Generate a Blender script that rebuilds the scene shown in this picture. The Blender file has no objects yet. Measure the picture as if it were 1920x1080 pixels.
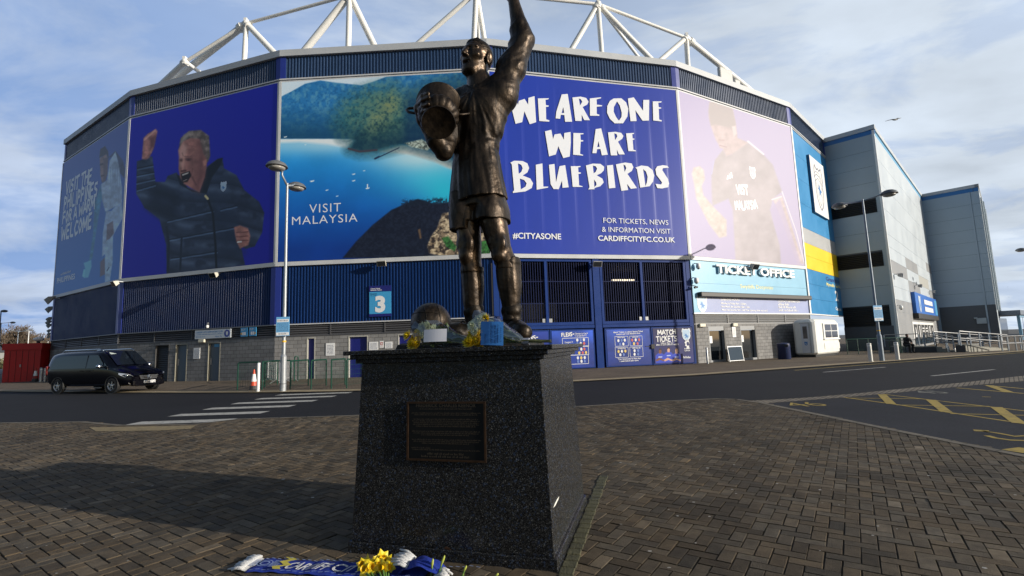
import bpy, bmesh, math, random
import numpy as np
from mathutils import Vector, Matrix
random.seed(7); RNG = np.random.default_rng(7)
C = bpy.context.scene.collection
S = bpy.context.scene
R = math.radians

# ---------------------------------------------------------------- camera, sky, sun, exposure
FPX, PITCH, ROLL, EYE = 917.2, R(6.765), R(1.952), 1.5
cam = bpy.data.cameras.new('camera'); cam.sensor_width = 36; cam.lens = FPX / 1920 * 36
cam.clip_start = .05; cam.clip_end = 6000
co = bpy.data.objects.new('camera', cam); C.objects.link(co); S.camera = co
co.matrix_world = Matrix.Translation((0, 0, EYE)) @ Matrix.Rotation(R(90) + PITCH, 4, 'X') @ Matrix.Rotation(-ROLL, 4, 'Z')
SUN_AZ, SUN_EL = R(-21), R(13.5)          # azimuth from +X, counter clockwise
sd = Vector((math.cos(SUN_EL) * math.cos(SUN_AZ), math.cos(SUN_EL) * math.sin(SUN_AZ), math.sin(SUN_EL)))
sl = bpy.data.lights.new('sun', 'SUN'); sl.energy = 5.0; sl.angle = R(.5); sl.color = (1, .93, .82)
so = bpy.data.objects.new('sun', sl); C.objects.link(so)
so.rotation_euler = sd.to_track_quat('Z', 'Y').to_euler(); so.location = (40, -20, 60)
S.view_settings.view_transform = 'Standard'; S.view_settings.look = 'None'
S.view_settings.exposure = 0.0; S.view_settings.gamma = 1
SKY_STRENGTH = .1

def make_world():
    w = bpy.data.worlds.new('World'); S.world = w; w.use_nodes = True
    nt = w.node_tree; n = nt.nodes; n.clear(); L = nt.links.new
    out = n.new('ShaderNodeOutputWorld'); bg = n.new('ShaderNodeBackground'); bg.inputs[1].default_value = SKY_STRENGTH
    L(bg.outputs[0], out.inputs[0])
    sky = n.new('ShaderNodeTexSky'); sky.sky_type = 'NISHITA'; sky.sun_disc = False
    sky.sun_elevation = SUN_EL; sky.sun_rotation = R(90) - SUN_AZ
    sky.air_density = 1.0; sky.dust_density = 1.2; sky.ozone_density = 2.0
    tc = n.new('ShaderNodeTexCoord'); sep = n.new('ShaderNodeSeparateXYZ'); L(tc.outputs['Generated'], sep.inputs[0])
    add = n.new('ShaderNodeMath'); add.operation = 'ADD'; add.inputs[1].default_value = .16; L(sep.outputs[2], add.inputs[0])
    mx = n.new('ShaderNodeMath'); mx.operation = 'MAXIMUM'; mx.inputs[1].default_value = .05; L(add.outputs[0], mx.inputs[0])
    dv = n.new('ShaderNodeVectorMath'); dv.operation = 'DIVIDE'; L(tc.outputs['Generated'], dv.inputs[0])
    cmb = n.new('ShaderNodeCombineXYZ'); L(mx.outputs[0], cmb.inputs[0]); L(mx.outputs[0], cmb.inputs[1]); cmb.inputs[2].default_value = 1
    L(cmb.outputs[0], dv.inputs[1])
    mp = n.new('ShaderNodeMapping'); mp.inputs['Rotation'].default_value = (0, 0, R(28)); mp.inputs['Scale'].default_value = (.72, 1.1, .3)
    mp.inputs['Location'].default_value = (.35, .2, 0); L(dv.outputs[0], mp.inputs[0])
    nz = n.new('ShaderNodeTexNoise'); nz.inputs['Scale'].default_value = 1.7; nz.inputs['Detail'].default_value = 9; nz.inputs['Roughness'].default_value = .56
    nz.inputs['Distortion'].default_value = .5; L(mp.outputs[0], nz.inputs[0])
    cr = n.new('ShaderNodeValToRGB'); cr.color_ramp.elements[0].position = .42; cr.color_ramp.elements[0].color = (.22, .22, .22, 1)
    cr.color_ramp.elements[1].position = .60; cr.color_ramp.elements[1].color = (.93, .93, .93, 1); L(nz.outputs[0], cr.inputs[0])
    # cloud: brighter towards the right (nearer the sun), thinning out to clear blue overhead and behind
    dt = n.new('ShaderNodeVectorMath'); dt.operation = 'DOT_PRODUCT'; dt.inputs[1].default_value = (.8, .25, .3); L(tc.outputs['Generated'], dt.inputs[0])
    def mrange(x, a, b, c, d):
        m = n.new('ShaderNodeMapRange'); m.inputs[1].default_value = a; m.inputs[2].default_value = b; m.inputs[3].default_value = c; m.inputs[4].default_value = d; L(x, m.inputs[0]); return m.outputs[0]
    def mul(a, b):
        m = n.new('ShaderNodeMath'); m.operation = 'MULTIPLY'; L(a, m.inputs[0]); L(b, m.inputs[1]); return m.outputs[0]
    cc = n.new('ShaderNodeMix'); cc.data_type = 'RGBA'; cc.inputs[6].default_value = (5.6, 6.6, 8.4, 1); cc.inputs[7].default_value = (7.2, 8.1, 9.2, 1)
    L(mrange(dt.outputs['Value'], -.35, .8, 0, 1), cc.inputs[0])
    n2 = n.new('ShaderNodeTexNoise'); n2.inputs['Scale'].default_value = 2.6; n2.inputs['Detail'].default_value = 5; L(mp.outputs[0], n2.inputs[0])
    sc = n.new('ShaderNodeVectorMath'); sc.operation = 'SCALE'; L(cc.outputs[2], sc.inputs[0]); L(mrange(n2.outputs[0], .3, .7, .78, 1.1), sc.inputs['Scale'])
    fade = mul(mrange(sep.outputs[2], .52, .85, 1, .03), mrange(sep.outputs[1], -.30, .25, .06, 1))
    inner = n.new('ShaderNodeMix'); inner.data_type = 'RGBA'; fa = n.new('ShaderNodeMath'); fa.operation = 'ADD'; fa.use_clamp = True; L(cr.outputs[0], fa.inputs[0]); L(mrange(dt.outputs['Value'], -.3, .7, .04, .52), fa.inputs[1]); L(fa.outputs[0], inner.inputs[0]); inner.inputs[6].default_value = (1.7, 3.3, 6.8, 1); L(sc.outputs[0], inner.inputs[7])
    mix = n.new('ShaderNodeMix'); mix.data_type = 'RGBA'; L(fade, mix.inputs[0]); L(sky.outputs[0], mix.inputs[6]); L(inner.outputs[2], mix.inputs[7])
    L(mix.outputs[2], bg.inputs[0])
make_world()

# ---------------------------------------------------------------- measuring helpers (photograph pixel -> place in the world)
def ray(px, py):
    x2, y2 = (px - 960) / FPX, (540 - py) / FPX
    c, s = math.cos(ROLL), math.sin(ROLL); x, y = x2 * c + y2 * s, -x2 * s + y2 * c
    c, s = math.cos(PITCH), math.sin(PITCH)
    return Vector((x, c - y * s, s + y * c))
EYEV = Vector((0, 0, EYE))
def G(px, py, z=0.0):
    r = ray(px, py); return EYEV + r * ((z - EYE) / r.z)
def J(px, py, dy=0.0, Y=4.282):
    r = ray(px, py); return EYEV + r * ((Y + dy) / r.y)
def VH(px, py, base):
    r = ray(px, py); return (EYEV + r * (math.hypot(base[0], base[1]) / math.hypot(r.x, r.y))).z
def project(P):
    X, Y, Z = P[..., 0], P[..., 1], P[..., 2] - EYE
    c, s = math.cos(PITCH), math.sin(PITCH); d = Y * c + Z * s; u = -Y * s + Z * c; x = X / d; y = u / d
    c, s = math.cos(ROLL), math.sin(ROLL)
    return 960 + FPX * (x * c - y * s), 540 - FPX * (x * s + y * c)

class Frame:
    """a flat plane in the world: origin, U along, V up, N out"""
    def __init__(s, o, U, V=(0, 0, 1), L=0):
        s.o = Vector(o); s.U = Vector(U).normalized(); s.V = Vector(V).normalized(); s.N = s.U.cross(s.V).normalized(); s.L = L
    def uv(s, px, py, off=0):
        r = ray(px, py); t = ((s.o + s.N * off) - EYEV).dot(s.N) / r.dot(s.N); p = EYEV + r * t - s.o
        return p.dot(s.U), p.dot(s.V)
    def pt(s, u, v, off=0): return s.o + s.U * u + s.V * v + s.N * off

# ---------------------------------------------------------------- materials
MATS = {}
def srgb(*c):
    c = [x / 255 for x in c]; return tuple(x / 12.92 if x <= .04045 else ((x + .055) / 1.055) ** 2.4 for x in c)
def mat(name, col, rough=.6, metal=0, var=.0, scale=3.0, bump=0, bscale=60, spec=.5, coord='Object', coat=0):
    if name in MATS: return MATS[name]
    m = bpy.data.materials.new(name); m.use_nodes = True; MATS[name] = m
    nt = m.node_tree; b = nt.nodes['Principled BSDF']; L = nt.links.new
    b.inputs['Base Color'].default_value = (*col, 1); b.inputs['Roughness'].default_value = rough; b.inputs['Metallic'].default_value = metal
    b.inputs['Specular IOR Level'].default_value = spec; b.inputs['Coat Weight'].default_value = coat; b.inputs['Coat Roughness'].default_value = .08
    if var or bump:
        tc = nt.nodes.new('ShaderNodeTexCoord')
    if var:
        nz = nt.nodes.new('ShaderNodeTexNoise'); nz.inputs['Scale'].default_value = scale; nz.inputs['Detail'].default_value = 6; nz.inputs['Roughness'].default_value = .65
        L(tc.outputs[coord], nz.inputs[0])
        mr = nt.nodes.new('ShaderNodeMapRange'); mr.inputs[1].default_value = .3; mr.inputs[2].default_value = .7
        mr.inputs[3].default_value = 1 - var; mr.inputs[4].default_value = 1 + var; L(nz.outputs[0], mr.inputs[0])
        sc = nt.nodes.new('ShaderNodeVectorMath'); sc.operation = 'SCALE'; sc.inputs[0].default_value = col; L(mr.outputs[0], sc.inputs['Scale'])
        L(sc.outputs[0], b.inputs['Base Color'])
        m2 = nt.nodes.new('ShaderNodeMapRange'); m2.inputs[1].default_value = .3; m2.inputs[2].default_value = .7
        m2.inputs[3].default_value = max(.03, rough * .8); m2.inputs[4].default_value = min(1, rough * 1.2); L(nz.outputs[0], m2.inputs[0]); L(m2.outputs[0], b.inputs['Roughness'])
    if bump:
        n2 = nt.nodes.new('ShaderNodeTexNoise'); n2.inputs['Scale'].default_value = bscale; n2.inputs['Detail'].default_value = 4; L(tc.outputs[coord], n2.inputs[0])
        bp = nt.nodes.new('ShaderNodeBump'); bp.inputs['Strength'].default_value = bump; bp.inputs['Distance'].default_value = .02
        L(n2.outputs[0], bp.inputs['Height']); L(bp.outputs[0], b.inputs['Normal'])
    return m
def mat_attr(name, rough=.5, spec=.5, bump=0, bscale=80, mul_noise=0, nscale=8, coat=0):
    m = mat(name, (.5, .5, .5), rough, spec=spec, bump=bump, bscale=bscale, coat=coat)
    nt = m.node_tree; b = nt.nodes['Principled BSDF']; L = nt.links.new
    a = nt.nodes.new('ShaderNodeAttribute'); a.attribute_name = 'Col'
    if mul_noise:
        tc = nt.nodes.new('ShaderNodeTexCoord'); nz = nt.nodes.new('ShaderNodeTexNoise'); nz.inputs['Scale'].default_value = nscale; nz.inputs['Detail'].default_value = 8; nz.inputs['Roughness'].default_value = .7
        L(tc.outputs['Object'], nz.inputs[0])
        mr = nt.nodes.new('ShaderNodeMapRange'); mr.inputs[1].default_value = .25; mr.inputs[2].default_value = .75; mr.inputs[3].default_value = 1 - mul_noise; mr.inputs[4].default_value = 1 + mul_noise
        L(nz.outputs[0], mr.inputs[0]); sc = nt.nodes.new('ShaderNodeVectorMath'); sc.operation = 'SCALE'; L(a.outputs['Color'], sc.inputs[0]); L(mr.outputs[0], sc.inputs['Scale'])
        L(sc.outputs[0], b.inputs['Base Color'])
    else: L(a.outputs['Color'], b.inputs['Base Color'])
    return m

# ---------------------------------------------------------------- mesh helpers
WM = {}
def tag(o, label=None, cat=None, group=None, kind=None):
    if label: o['label'] = label
    if cat: o['category'] = cat
    if group: o['group'] = group
    if kind: o['kind'] = kind
    return o
def thing(name, label, cat, loc=(0, 0, 0), rz=0, group=None):
    o = bpy.data.objects.new(name, None); C.objects.link(o); o.empty_display_size = .2
    o.location = loc; o.rotation_euler = (0, 0, rz)
    WM[o.name] = Matrix.Translation(loc) @ Matrix.Rotation(rz, 4, 'Z')
    return tag(o, label, cat, group)
class MB:
    """collects shapes; build() links them as one mesh object"""
    def __init__(s): s.v = []; s.f = []
    def add(s, vs, fs):
        n = len(s.v); s.v += [tuple(v) for v in vs]; s.f += [tuple(i + n for i in f) for f in fs]; return s
    def box(s, c, size, M=None, rz=0):
        x, y, z = [k / 2 for k in size]; c = Vector(c); Q = Matrix.Rotation(rz, 3, 'Z') if M is None else M
        vs = [c + Q @ Vector((a * x, b * y, d * z)) for a, b, d in ((-1,-1,-1),(1,-1,-1),(1,1,-1),(-1,1,-1),(-1,-1,1),(1,-1,1),(1,1,1),(-1,1,1))]
        return s.add(vs, [(0,3,2,1),(4,5,6,7),(0,1,5,4),(1,2,6,5),(2,3,7,6),(3,0,4,7)])
    def fbox(s, F, u0, u1, v0, v1, o0, o1):
        vs = [F.pt(u, v, o) for u, v, o in ((u0,v0,o0),(u1,v0,o0),(u1,v0,o1),(u0,v0,o1),(u0,v1,o0),(u1,v1,o0),(u1,v1,o1),(u0,v1,o1))]
        return s.add(vs, [(0,1,2,3),(7,6,5,4),(0,4,5,1),(1,5,6,2),(2,6,7,3),(3,7,4,0)])
    def fpoly(s, F, pts, o0, o1):
        n = len(pts); vs = [F.pt(u, v, o0) for u, v in pts] + [F.pt(u, v, o1) for u, v in pts]
        return s.add(vs, [tuple(range(n, 2 * n)), tuple(reversed(range(n)))] + [(i, (i + 1) % n, n + (i + 1) % n, n + i) for i in range(n)])
    def tube(s, p0, p1, r0, r1=None, n=10, caps=True):
        p0, p1 = Vector(p0), Vector(p1); r1 = r0 if r1 is None else r1; d = (p1 - p0).normalized()
        a = d.orthogonal().normalized(); b = d.cross(a); vs = []
        for p, r in ((p0, r0), (p1, r1)):
            vs += [p + (a * math.cos(t) + b * math.sin(t)) * r for t in [2 * math.pi * i / n for i in range(n)]]
        fs = [(i, (i + 1) % n, n + (i + 1) % n, n + i) for i in range(n)]
        if caps: fs += [tuple(reversed(range(n))), tuple(range(n, 2 * n))]
        return s.add(vs, fs)
    def path(s, pts, r, n=8):
        pts = [Vector(p) for p in pts]; m = len(pts); rs = r if isinstance(r, (list, tuple)) else [r] * m; vs = []; prev = None
        for i, p in enumerate(pts):
            d = (pts[min(i + 1, m - 1)] - pts[max(i - 1, 0)]).normalized()
            a = d.orthogonal().normalized() if prev is None else (prev - d * prev.dot(d)).normalized()
            prev = a; b = d.cross(a)
            vs += [p + (a * math.cos(t) + b * math.sin(t)) * rs[i] for t in [2 * math.pi * k / n for k in range(n)]]
        fs = [(i * n + k, i * n + (k + 1) % n, (i + 1) * n + (k + 1) % n, (i + 1) * n + k) for i in range(m - 1) for k in range(n)]
        fs += [tuple(reversed(range(n))), tuple(range((m - 1) * n, m * n))]
        return s.add(vs, fs)
    def lathe(s, o, prof, axis=(0, 0, 1), n=24, lobes=None):
        o = Vector(o); d = Vector(axis).normalized(); a = d.orthogonal().normalized(); b = d.cross(a); vs = []
        for k, (r, h) in enumerate(prof):
            for i in range(n):
                t = 2 * math.pi * i / n; rr = r * (1 + (lobes(t, h) if lobes else 0)); vs.append(o + d * h + (a * math.cos(t) + b * math.sin(t)) * rr)
        m = len(prof); fs = [(k * n + i, k * n + (i + 1) % n, (k + 1) * n + (i + 1) % n, (k + 1) * n + i) for k in range(m - 1) for i in range(n)]
        fs += [tuple(reversed(range(n))), tuple(range((m - 1) * n, m * n))]
        return s.add(vs, fs)
    def ball(s, c, r, n=10, m=7, Q=None):
        c = Vector(c); r = (r, r, r) if not isinstance(r, (tuple, list)) else r; vs = []
        for j in range(m + 1):
            p = math.pi * j / m
            for i in range(n):
                t = 2 * math.pi * i / n; v = Vector((r[0] * math.sin(p) * math.cos(t), r[1] * math.sin(p) * math.sin(t), -r[2] * math.cos(p)))
                vs.append(c + (Q @ v if Q else v))
        return s.add(vs, [(j * n + i, j * n + (i + 1) % n, (j + 1) * n + (i + 1) % n, (j + 1) * n + i) for j in range(m) for i in range(n)])
    def quad(s, a, b, c, d): return s.add([a, b, c, d], [(0, 1, 2, 3)])
    def build(s, name, m, parent=None, smooth=False, bevel=0, local=False, label=None):
        me = bpy.data.meshes.new(name); vs = s.v
        if parent is not None and not local:
            W = WM.get(parent.name)
            if W is None:
                W = Matrix.Identity(4)
            I = W.inverted(); vs = [I @ Vector(v) for v in vs]
        me.from_pydata([tuple(v) for v in vs], [], s.f); me.validate()
        if bevel or smooth is not False:
            pass
        me.materials.append(m)
        o = bpy.data.objects.new(name, me); C.objects.link(o)
        if parent is not None: o.parent = parent; WM[o.name] = WM.get(parent.name, Matrix.Identity(4))
        else: WM[o.name] = Matrix.Identity(4)
        if smooth:
            if smooth is True: me.polygons.foreach_set('use_smooth', [True] * len(me.polygons))
            else: me.shade_smooth_by_angle(angle=R(smooth)) if hasattr(me, 'shade_smooth_by_angle') else None
        if smooth and smooth is not True:
            try: me.set_sharp_from_angle(angle=R(smooth)); me.polygons.foreach_set('use_smooth', [True] * len(me.polygons))
            except Exception: pass
        if bevel:
            bv = o.modifiers.new('bevel', 'BEVEL'); bv.width = bevel; bv.segments = 2; bv.limit_method = 'ANGLE'; bv.angle_limit = R(40)
        if label: o['label'] = label
        return o
def uvmap(o, F):
    """UV in metres on the plane of frame F (object built in world or parented coordinates)"""
    me = o.data; W = WM[o.name]; uvl = me.uv_layers.new(name='UVMap')
    for l in me.loops:
        p = W @ me.vertices[l.vertex_index].co - F.o; uvl.data[l.index].uv = (p.dot(F.U), p.dot(F.V) )
def copy_tree(o, parent=None):
    c = o.copy(); C.objects.link(c)
    if parent: c.parent = parent
    for ch in list(o.children): copy_tree(ch, c)
    return c
def struct(name, mb, m, **k): return tag(mb.build(name, m, **k), kind='structure')

# text as flat mesh -------------------------------------------------------
def curve_mesh(cu):
    o = bpy.data.objects.new('tmp', cu); C.objects.link(o)
    me = bpy.data.meshes.new_from_object(o.evaluated_get(bpy.context.evaluated_depsgraph_get()))
    bpy.data.objects.remove(o); bpy.data.curves.remove(cu); return me
def text_verts(s, bold=0.0, spacing=1.0):
    cu = bpy.data.curves.new('txt', 'FONT'); cu.body = s; cu.size = 1; cu.offset = bold; cu.resolution_u = 3; cu.space_character = spacing; cu.fill_mode = 'FRONT'
    me = curve_mesh(cu); v = np.array([x.co[:2] for x in me.vertices]).reshape(-1, 2); f = [tuple(p.vertices) for p in me.polygons]; bpy.data.meshes.remove(me)
    return v, f
def put_text(mb, F, s, p0, p1, h, off=.012, bold=0.0, depth=0, spacing=1.0, uvc=False):
    """text whose baseline runs p0 -> p1 (photo pixels, or plane coordinates if uvc) with capital height h"""
    v, f = text_verts(s, bold, spacing)
    if len(v) == 0: return mb
    if uvc: a, b, top = p0, p1, (p0[0], p0[1] + h)
    else: a, b, top = F.uv(*p0), F.uv(*p1), F.uv(p0[0], p0[1] - h)
    x0, x1 = v[:, 0].min(), v[:, 0].max(); t = (v[:, 0] - x0) / max(1e-6, x1 - x0); y = v[:, 1] / .73
    a, b = Vector(a), Vector(b); hh = (Vector(top) - a).length; n = Vector((-(b - a).y, (b - a).x)).normalized()
    if n.y < 0: n = -n
    pts = [a + (b - a) * tt + n * (yy * hh) for tt, yy in zip(t, y)]
    if depth:
        N = len(pts); vs = [F.pt(q.x, q.y, off) for q in pts] + [F.pt(q.x, q.y, off + depth) for q in pts]
        e = {}
        for p in f:
            for i in range(len(p)):
                k = (p[i], p[(i + 1) % len(p)]); e[k] = 1
        side = [(k[0], k[1], k[1] + N, k[0] + N) for k in e if (k[1], k[0]) not in e]
        return mb.add(vs, [tuple(i + N for i in p) for p in f] + side)
    return mb.add([F.pt(q.x, q.y, off) for q in pts], f)
def put_marks(mb, F, a, b, h, off=.012, seed=None):
    """writing too small to read: rows of letter-sized strokes grouped in words, between two plane points"""
    a, b = Vector(a), Vector(b); d = (b - a); L = d.length; d /= L; n = Vector((-d.y, d.x)); x = 0
    rg = random.Random(seed if seed is not None else int(a.x * 1000 + a.y * 777))
    while x < L - h * .5:
        for _ in range(rg.randint(2, 8)):
            w = h * rg.choice((.2, .42, .5, .55)); hh = h * rg.choice((.66, .66, .7, 1, 1))
            if x + w > L: break
            q = [a + d * x, a + d * (x + w * .8), a + d * (x + w * .8) + n * hh, a + d * x + n * hh]
            mb.add([F.pt(k.x, k.y, off) for k in q], [(0, 1, 2, 3)]); x += w + h * .16
        x += h * .45
    return mb
def put_shape(mb, F, loops, off=.012, conv=None):
    """polygons with holes given as loops of plane coordinates (or photo pixels with conv)"""
    cu = bpy.data.curves.new('shp', 'CURVE'); cu.dimensions = '2D'; cu.fill_mode = 'BOTH'
    for lp in loops:
        if conv: lp = [F.uv(*conv(x, y)) for x, y in lp]
        sp = cu.splines.new('POLY'); sp.points.add(len(lp) - 1); sp.use_cyclic_u = True
        for q, (x, y) in zip(sp.points, lp): q.co = (x, y, 0, 1)
    me = curve_mesh(cu); vs = [F.pt(v.co.x, v.co.y, off) for v in me.vertices]; fs = [tuple(p.vertices) for p in me.polygons]; bpy.data.meshes.remove(me)
    return mb.add(vs, fs)

# prints: a fine grid of coloured vertices on a flat board ----------------
def hsh(ix, iy, seed):
    n = (ix * 374761393 + iy * 668265263 + seed * 974711) & 0x7fffffff
    n = ((n ^ (n >> 13)) * 1274126177) & 0x7fffffff
    return ((n ^ (n >> 16)) & 0xffff) / 65535.0
def vnoise(x, y, seed=0):
    ix = np.floor(x).astype(np.int64); iy = np.floor(y).astype(np.int64); fx = x - ix; fy = y - iy; fx = fx * fx * (3 - 2 * fx); fy = fy * fy * (3 - 2 * fy)
    a = hsh(ix, iy, seed); b = hsh(ix + 1, iy, seed); c = hsh(ix, iy + 1, seed); d = hsh(ix + 1, iy + 1, seed)
    return (a * (1 - fx) + b * fx) * (1 - fy) + (c * (1 - fx) + d * fx) * fy
def fbm(x, y, seed=0, o=4):
    t = 0; a = .5
    for k in range(o): t = t + a * vnoise(x * 2 ** k, y * 2 ** k, seed + k); a *= .5
    return t
class Print:
    def __init__(s, F, u0, u1, v0, v1, nu, nv, conv=lambda x, y: (x, y), inv=None):
        s.F, s.b, s.nu, s.nv = F, (u0, u1, v0, v1), nu, nv
        uu, vv = np.meshgrid(np.linspace(u0, u1, nu), np.linspace(v0, v1, nv)); s.uu, s.vv = uu.ravel(), vv.ravel()
        P = np.array(F.o)[None] + s.uu[:, None] * np.array(F.U)[None] + s.vv[:, None] * np.array(F.V)[None]
        x, y = project(P); s.x, s.y = inv(x, y) if inv else (x, y); s.col = np.zeros((nu * nv, 3))
    def fill(s, c): s.col[:] = c
    def cover(s, a, c):
        c = np.asarray(c, float); s.col += (c - s.col) * a[:, None]
    def mask(s, pts, soft=2.0):
        P = np.array(pts, float); x, y = s.x, s.y
        sel = (x > P[:, 0].min() - soft * 2) & (x < P[:, 0].max() + soft * 2) & (y > P[:, 1].min() - soft * 2) & (y < P[:, 1].max() + soft * 2)
        X, Y = x[sel], y[sel]; ins = np.zeros(len(X), bool); d2 = np.full(len(X), 1e9)
        for i in range(len(P)):
            a, b = P[i], P[(i + 1) % len(P)]; e = b - a; t = np.clip(((X - a[0]) * e[0] + (Y - a[1]) * e[1]) / (e @ e + 1e-9), 0, 1)
            d2 = np.minimum(d2, (X - a[0] - t * e[0]) ** 2 + (Y - a[1] - t * e[1]) ** 2)
            cnd = (a[1] > Y) != (b[1] > Y); xi = a[0] + (Y - a[1]) / (b[1] - a[1] + 1e-12) * e[0]; ins ^= cnd & (X < xi)
        d = np.sqrt(d2) * np.where(ins, 1, -1); m = np.zeros(len(x)); m[sel] = np.clip(d / (2 * soft) + .5, 0, 1); return m
    def poly(s, pts, c, soft=2.0, a=1.0, noise=0, ns=.05, seed=0):
        m = s.mask(pts, soft) * a
        if noise:
            k = 1 + noise * (fbm(s.x * ns, s.y * ns, seed) * 2 - 1); s.col += (np.asarray(c, float)[None] * k[:, None] - s.col) * m[:, None]
        else: s.cover(m, c)
    def line(s, pts, w, c, a=1.0):
        d = np.full(len(s.x), 1e9)
        for p, q in zip(pts[:-1], pts[1:]):
            e = (q[0] - p[0], q[1] - p[1]); t = np.clip(((s.x - p[0]) * e[0] + (s.y - p[1]) * e[1]) / (e[0] ** 2 + e[1] ** 2 + 1e-9), 0, 1)
            d = np.minimum(d, np.hypot(s.x - p[0] - t * e[0], s.y - p[1] - t * e[1]))
        s.cover(np.clip(1 - (d - w / 2) / max(1, w * .4), 0, 1) * a, c)
    def blob(s, x, y, rx, ry, c, a=1.0, p=1.0):
        d = ((s.x - x) / rx) ** 2 + ((s.y - y) / ry) ** 2; s.cover(np.exp(-d * p) * a, c)
    def build(s, name, m, parent, off=.0, thick=.05, gain=1.0):
        F = s.F; nu, nv = s.nu, s.nv; W = WM[parent.name].inverted() if parent else Matrix.Identity(4)
        P = np.array(F.o + F.N * (off + thick))[None] + s.uu[:, None] * np.array(F.U)[None] + s.vv[:, None] * np.array(F.V)[None]
        u0, u1, v0, v1 = s.b; back = np.array([F.pt(u, v, off) for u, v in ((u0, v0), (u1, v0), (u1, v1), (u0, v1))])
        P = np.vstack([P, back]); Wn = np.array(W); P = P @ Wn[:3, :3].T + Wn[:3, 3]
        i = np.arange(nu * nv).reshape(nv, nu); q = np.stack([i[:-1, :-1], i[:-1, 1:], i[1:, 1:], i[1:, :-1]], -1).reshape(-1, 4)
        n = nu * nv; ce = [i[0, 0], i[0, -1], i[-1, -1], i[-1, 0]]
        ex = [[n + k, n + (k + 1) % 4, int(ce[(k + 1) % 4]), int(ce[k])] for k in range(4)] + [[n + 3, n + 2, n + 1, n]]
        faces = np.vstack([q, np.array(ex)])
        me = np_mesh(name, P, faces)
        c = np.clip(np.vstack([s.col, np.tile(s.col.mean(0), (4, 1))]) / 255, 0, 1); lin = np.clip(np.where(c <= .04045, c / 12.92, ((c + .055) / 1.055) ** 2.4) * gain, 0, .9)
        set_col(me, lin); me.materials.append(m); o = bpy.data.objects.new(name, me); C.objects.link(o)
        if parent: o.parent = parent
        WM[o.name] = WM[parent.name] if parent else Matrix.Identity(4)
        return o
def np_mesh(name, V, Fq):
    me = bpy.data.meshes.new(name); me.vertices.add(len(V)); me.vertices.foreach_set('co', np.ascontiguousarray(V, np.float32).ravel())
    k = Fq.shape[1]; me.loops.add(Fq.size); me.loops.foreach_set('vertex_index', np.ascontiguousarray(Fq, np.int32).ravel())
    me.polygons.add(len(Fq)); me.polygons.foreach_set('loop_start', np.arange(0, Fq.size, k, dtype=np.int32)); me.polygons.foreach_set('use_smooth', np.zeros(len(Fq), bool)); me.update(calc_edges=True); return me
def set_col(me, lin):
    a = me.color_attributes.new('Col', 'FLOAT_COLOR', 'POINT'); a.data.foreach_set('color', np.hstack([lin, np.ones((len(lin), 1))]).astype(np.float32).ravel())

# club crest (shield with a bird) on any plane ----------------------------
SHIELD = [(-.30, .50), (-.12, .42), (.0, .46), (.12, .42), (.30, .50), (.36, .40), (.40, .22), (.34, .16), (.36, -.1), (.30, -.28), (.16, -.42), (0, -.5), (-.16, -.42), (-.30, -.28), (-.36, -.1), (-.34, .16), (-.40, .22), (-.36, .40)]
BIRD = [(-.14, .16), (-.06, .02), (-.02, .12), (.06, -.02), (.18, -.06), (.08, -.1), (.12, -.2), (.02, -.12), (-.08, -.2), (-.04, -.06), (-.16, -.02), (-.08, .02)]
def crest(F, uv, h, parent, off, cw, ci, cb, wr=1.0, name='crest'):
    P = lambda pts, k: [(uv[0] + x * h * k * wr, uv[1] + y * h * k) for x, y in pts]
    o = put_shape(MB(), F, [P(SHIELD, 1)], off).build(name, cw, parent)
    put_shape(MB(), F, [P(SHIELD, .82)], off + .004).build('shield_field', ci, o)
    put_shape(MB(), F, [[(uv[0] + x * h * 1.25 * wr, uv[1] + y * h * 1.25 - .04 * h) for x, y in BIRD]], off + .008).build('bird', cb, o)
    return o
# ================================================================ the ground
def flat(name, pts, z, m, kind='structure'):
    mb = MB(); mb.add([(p[0], p[1], z) for p in pts], [tuple(range(len(pts)))])
    o = mb.build(name, m); me = o.data
    bm = bmesh.new(); bm.from_mesh(me); bmesh.ops.triangulate(bm, faces=bm.faces[:])
    for f in bm.faces:
        if f.normal.z < 0: f.normal_flip()
    bm.to_mesh(me); bm.free(); o['kind'] = kind; return o
def ribbon(mb, pts, w, z, side=0):
    """strip of width w along ground points; side 0 centred, 1 to the left, -1 to the right"""
    pts = [Vector((p[0], p[1], 0)) for p in pts]; n = len(pts); vs = []
    for i, p in enumerate(pts):
        d = (pts[min(i + 1, n - 1)] - pts[max(i - 1, 0)]).normalized(); q = Vector((-d.y, d.x, 0))
        a, b = (w / 2, -w / 2) if side == 0 else ((w, 0) if side > 0 else (0, -w))
        vs += [p + q * b + Vector((0, 0, z)), p + q * a + Vector((0, 0, z))]
    return mb.add(vs, [(2 * i, 2 * i + 2, 2 * i + 3, 2 * i + 1) for i in range(n - 1)])

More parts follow.
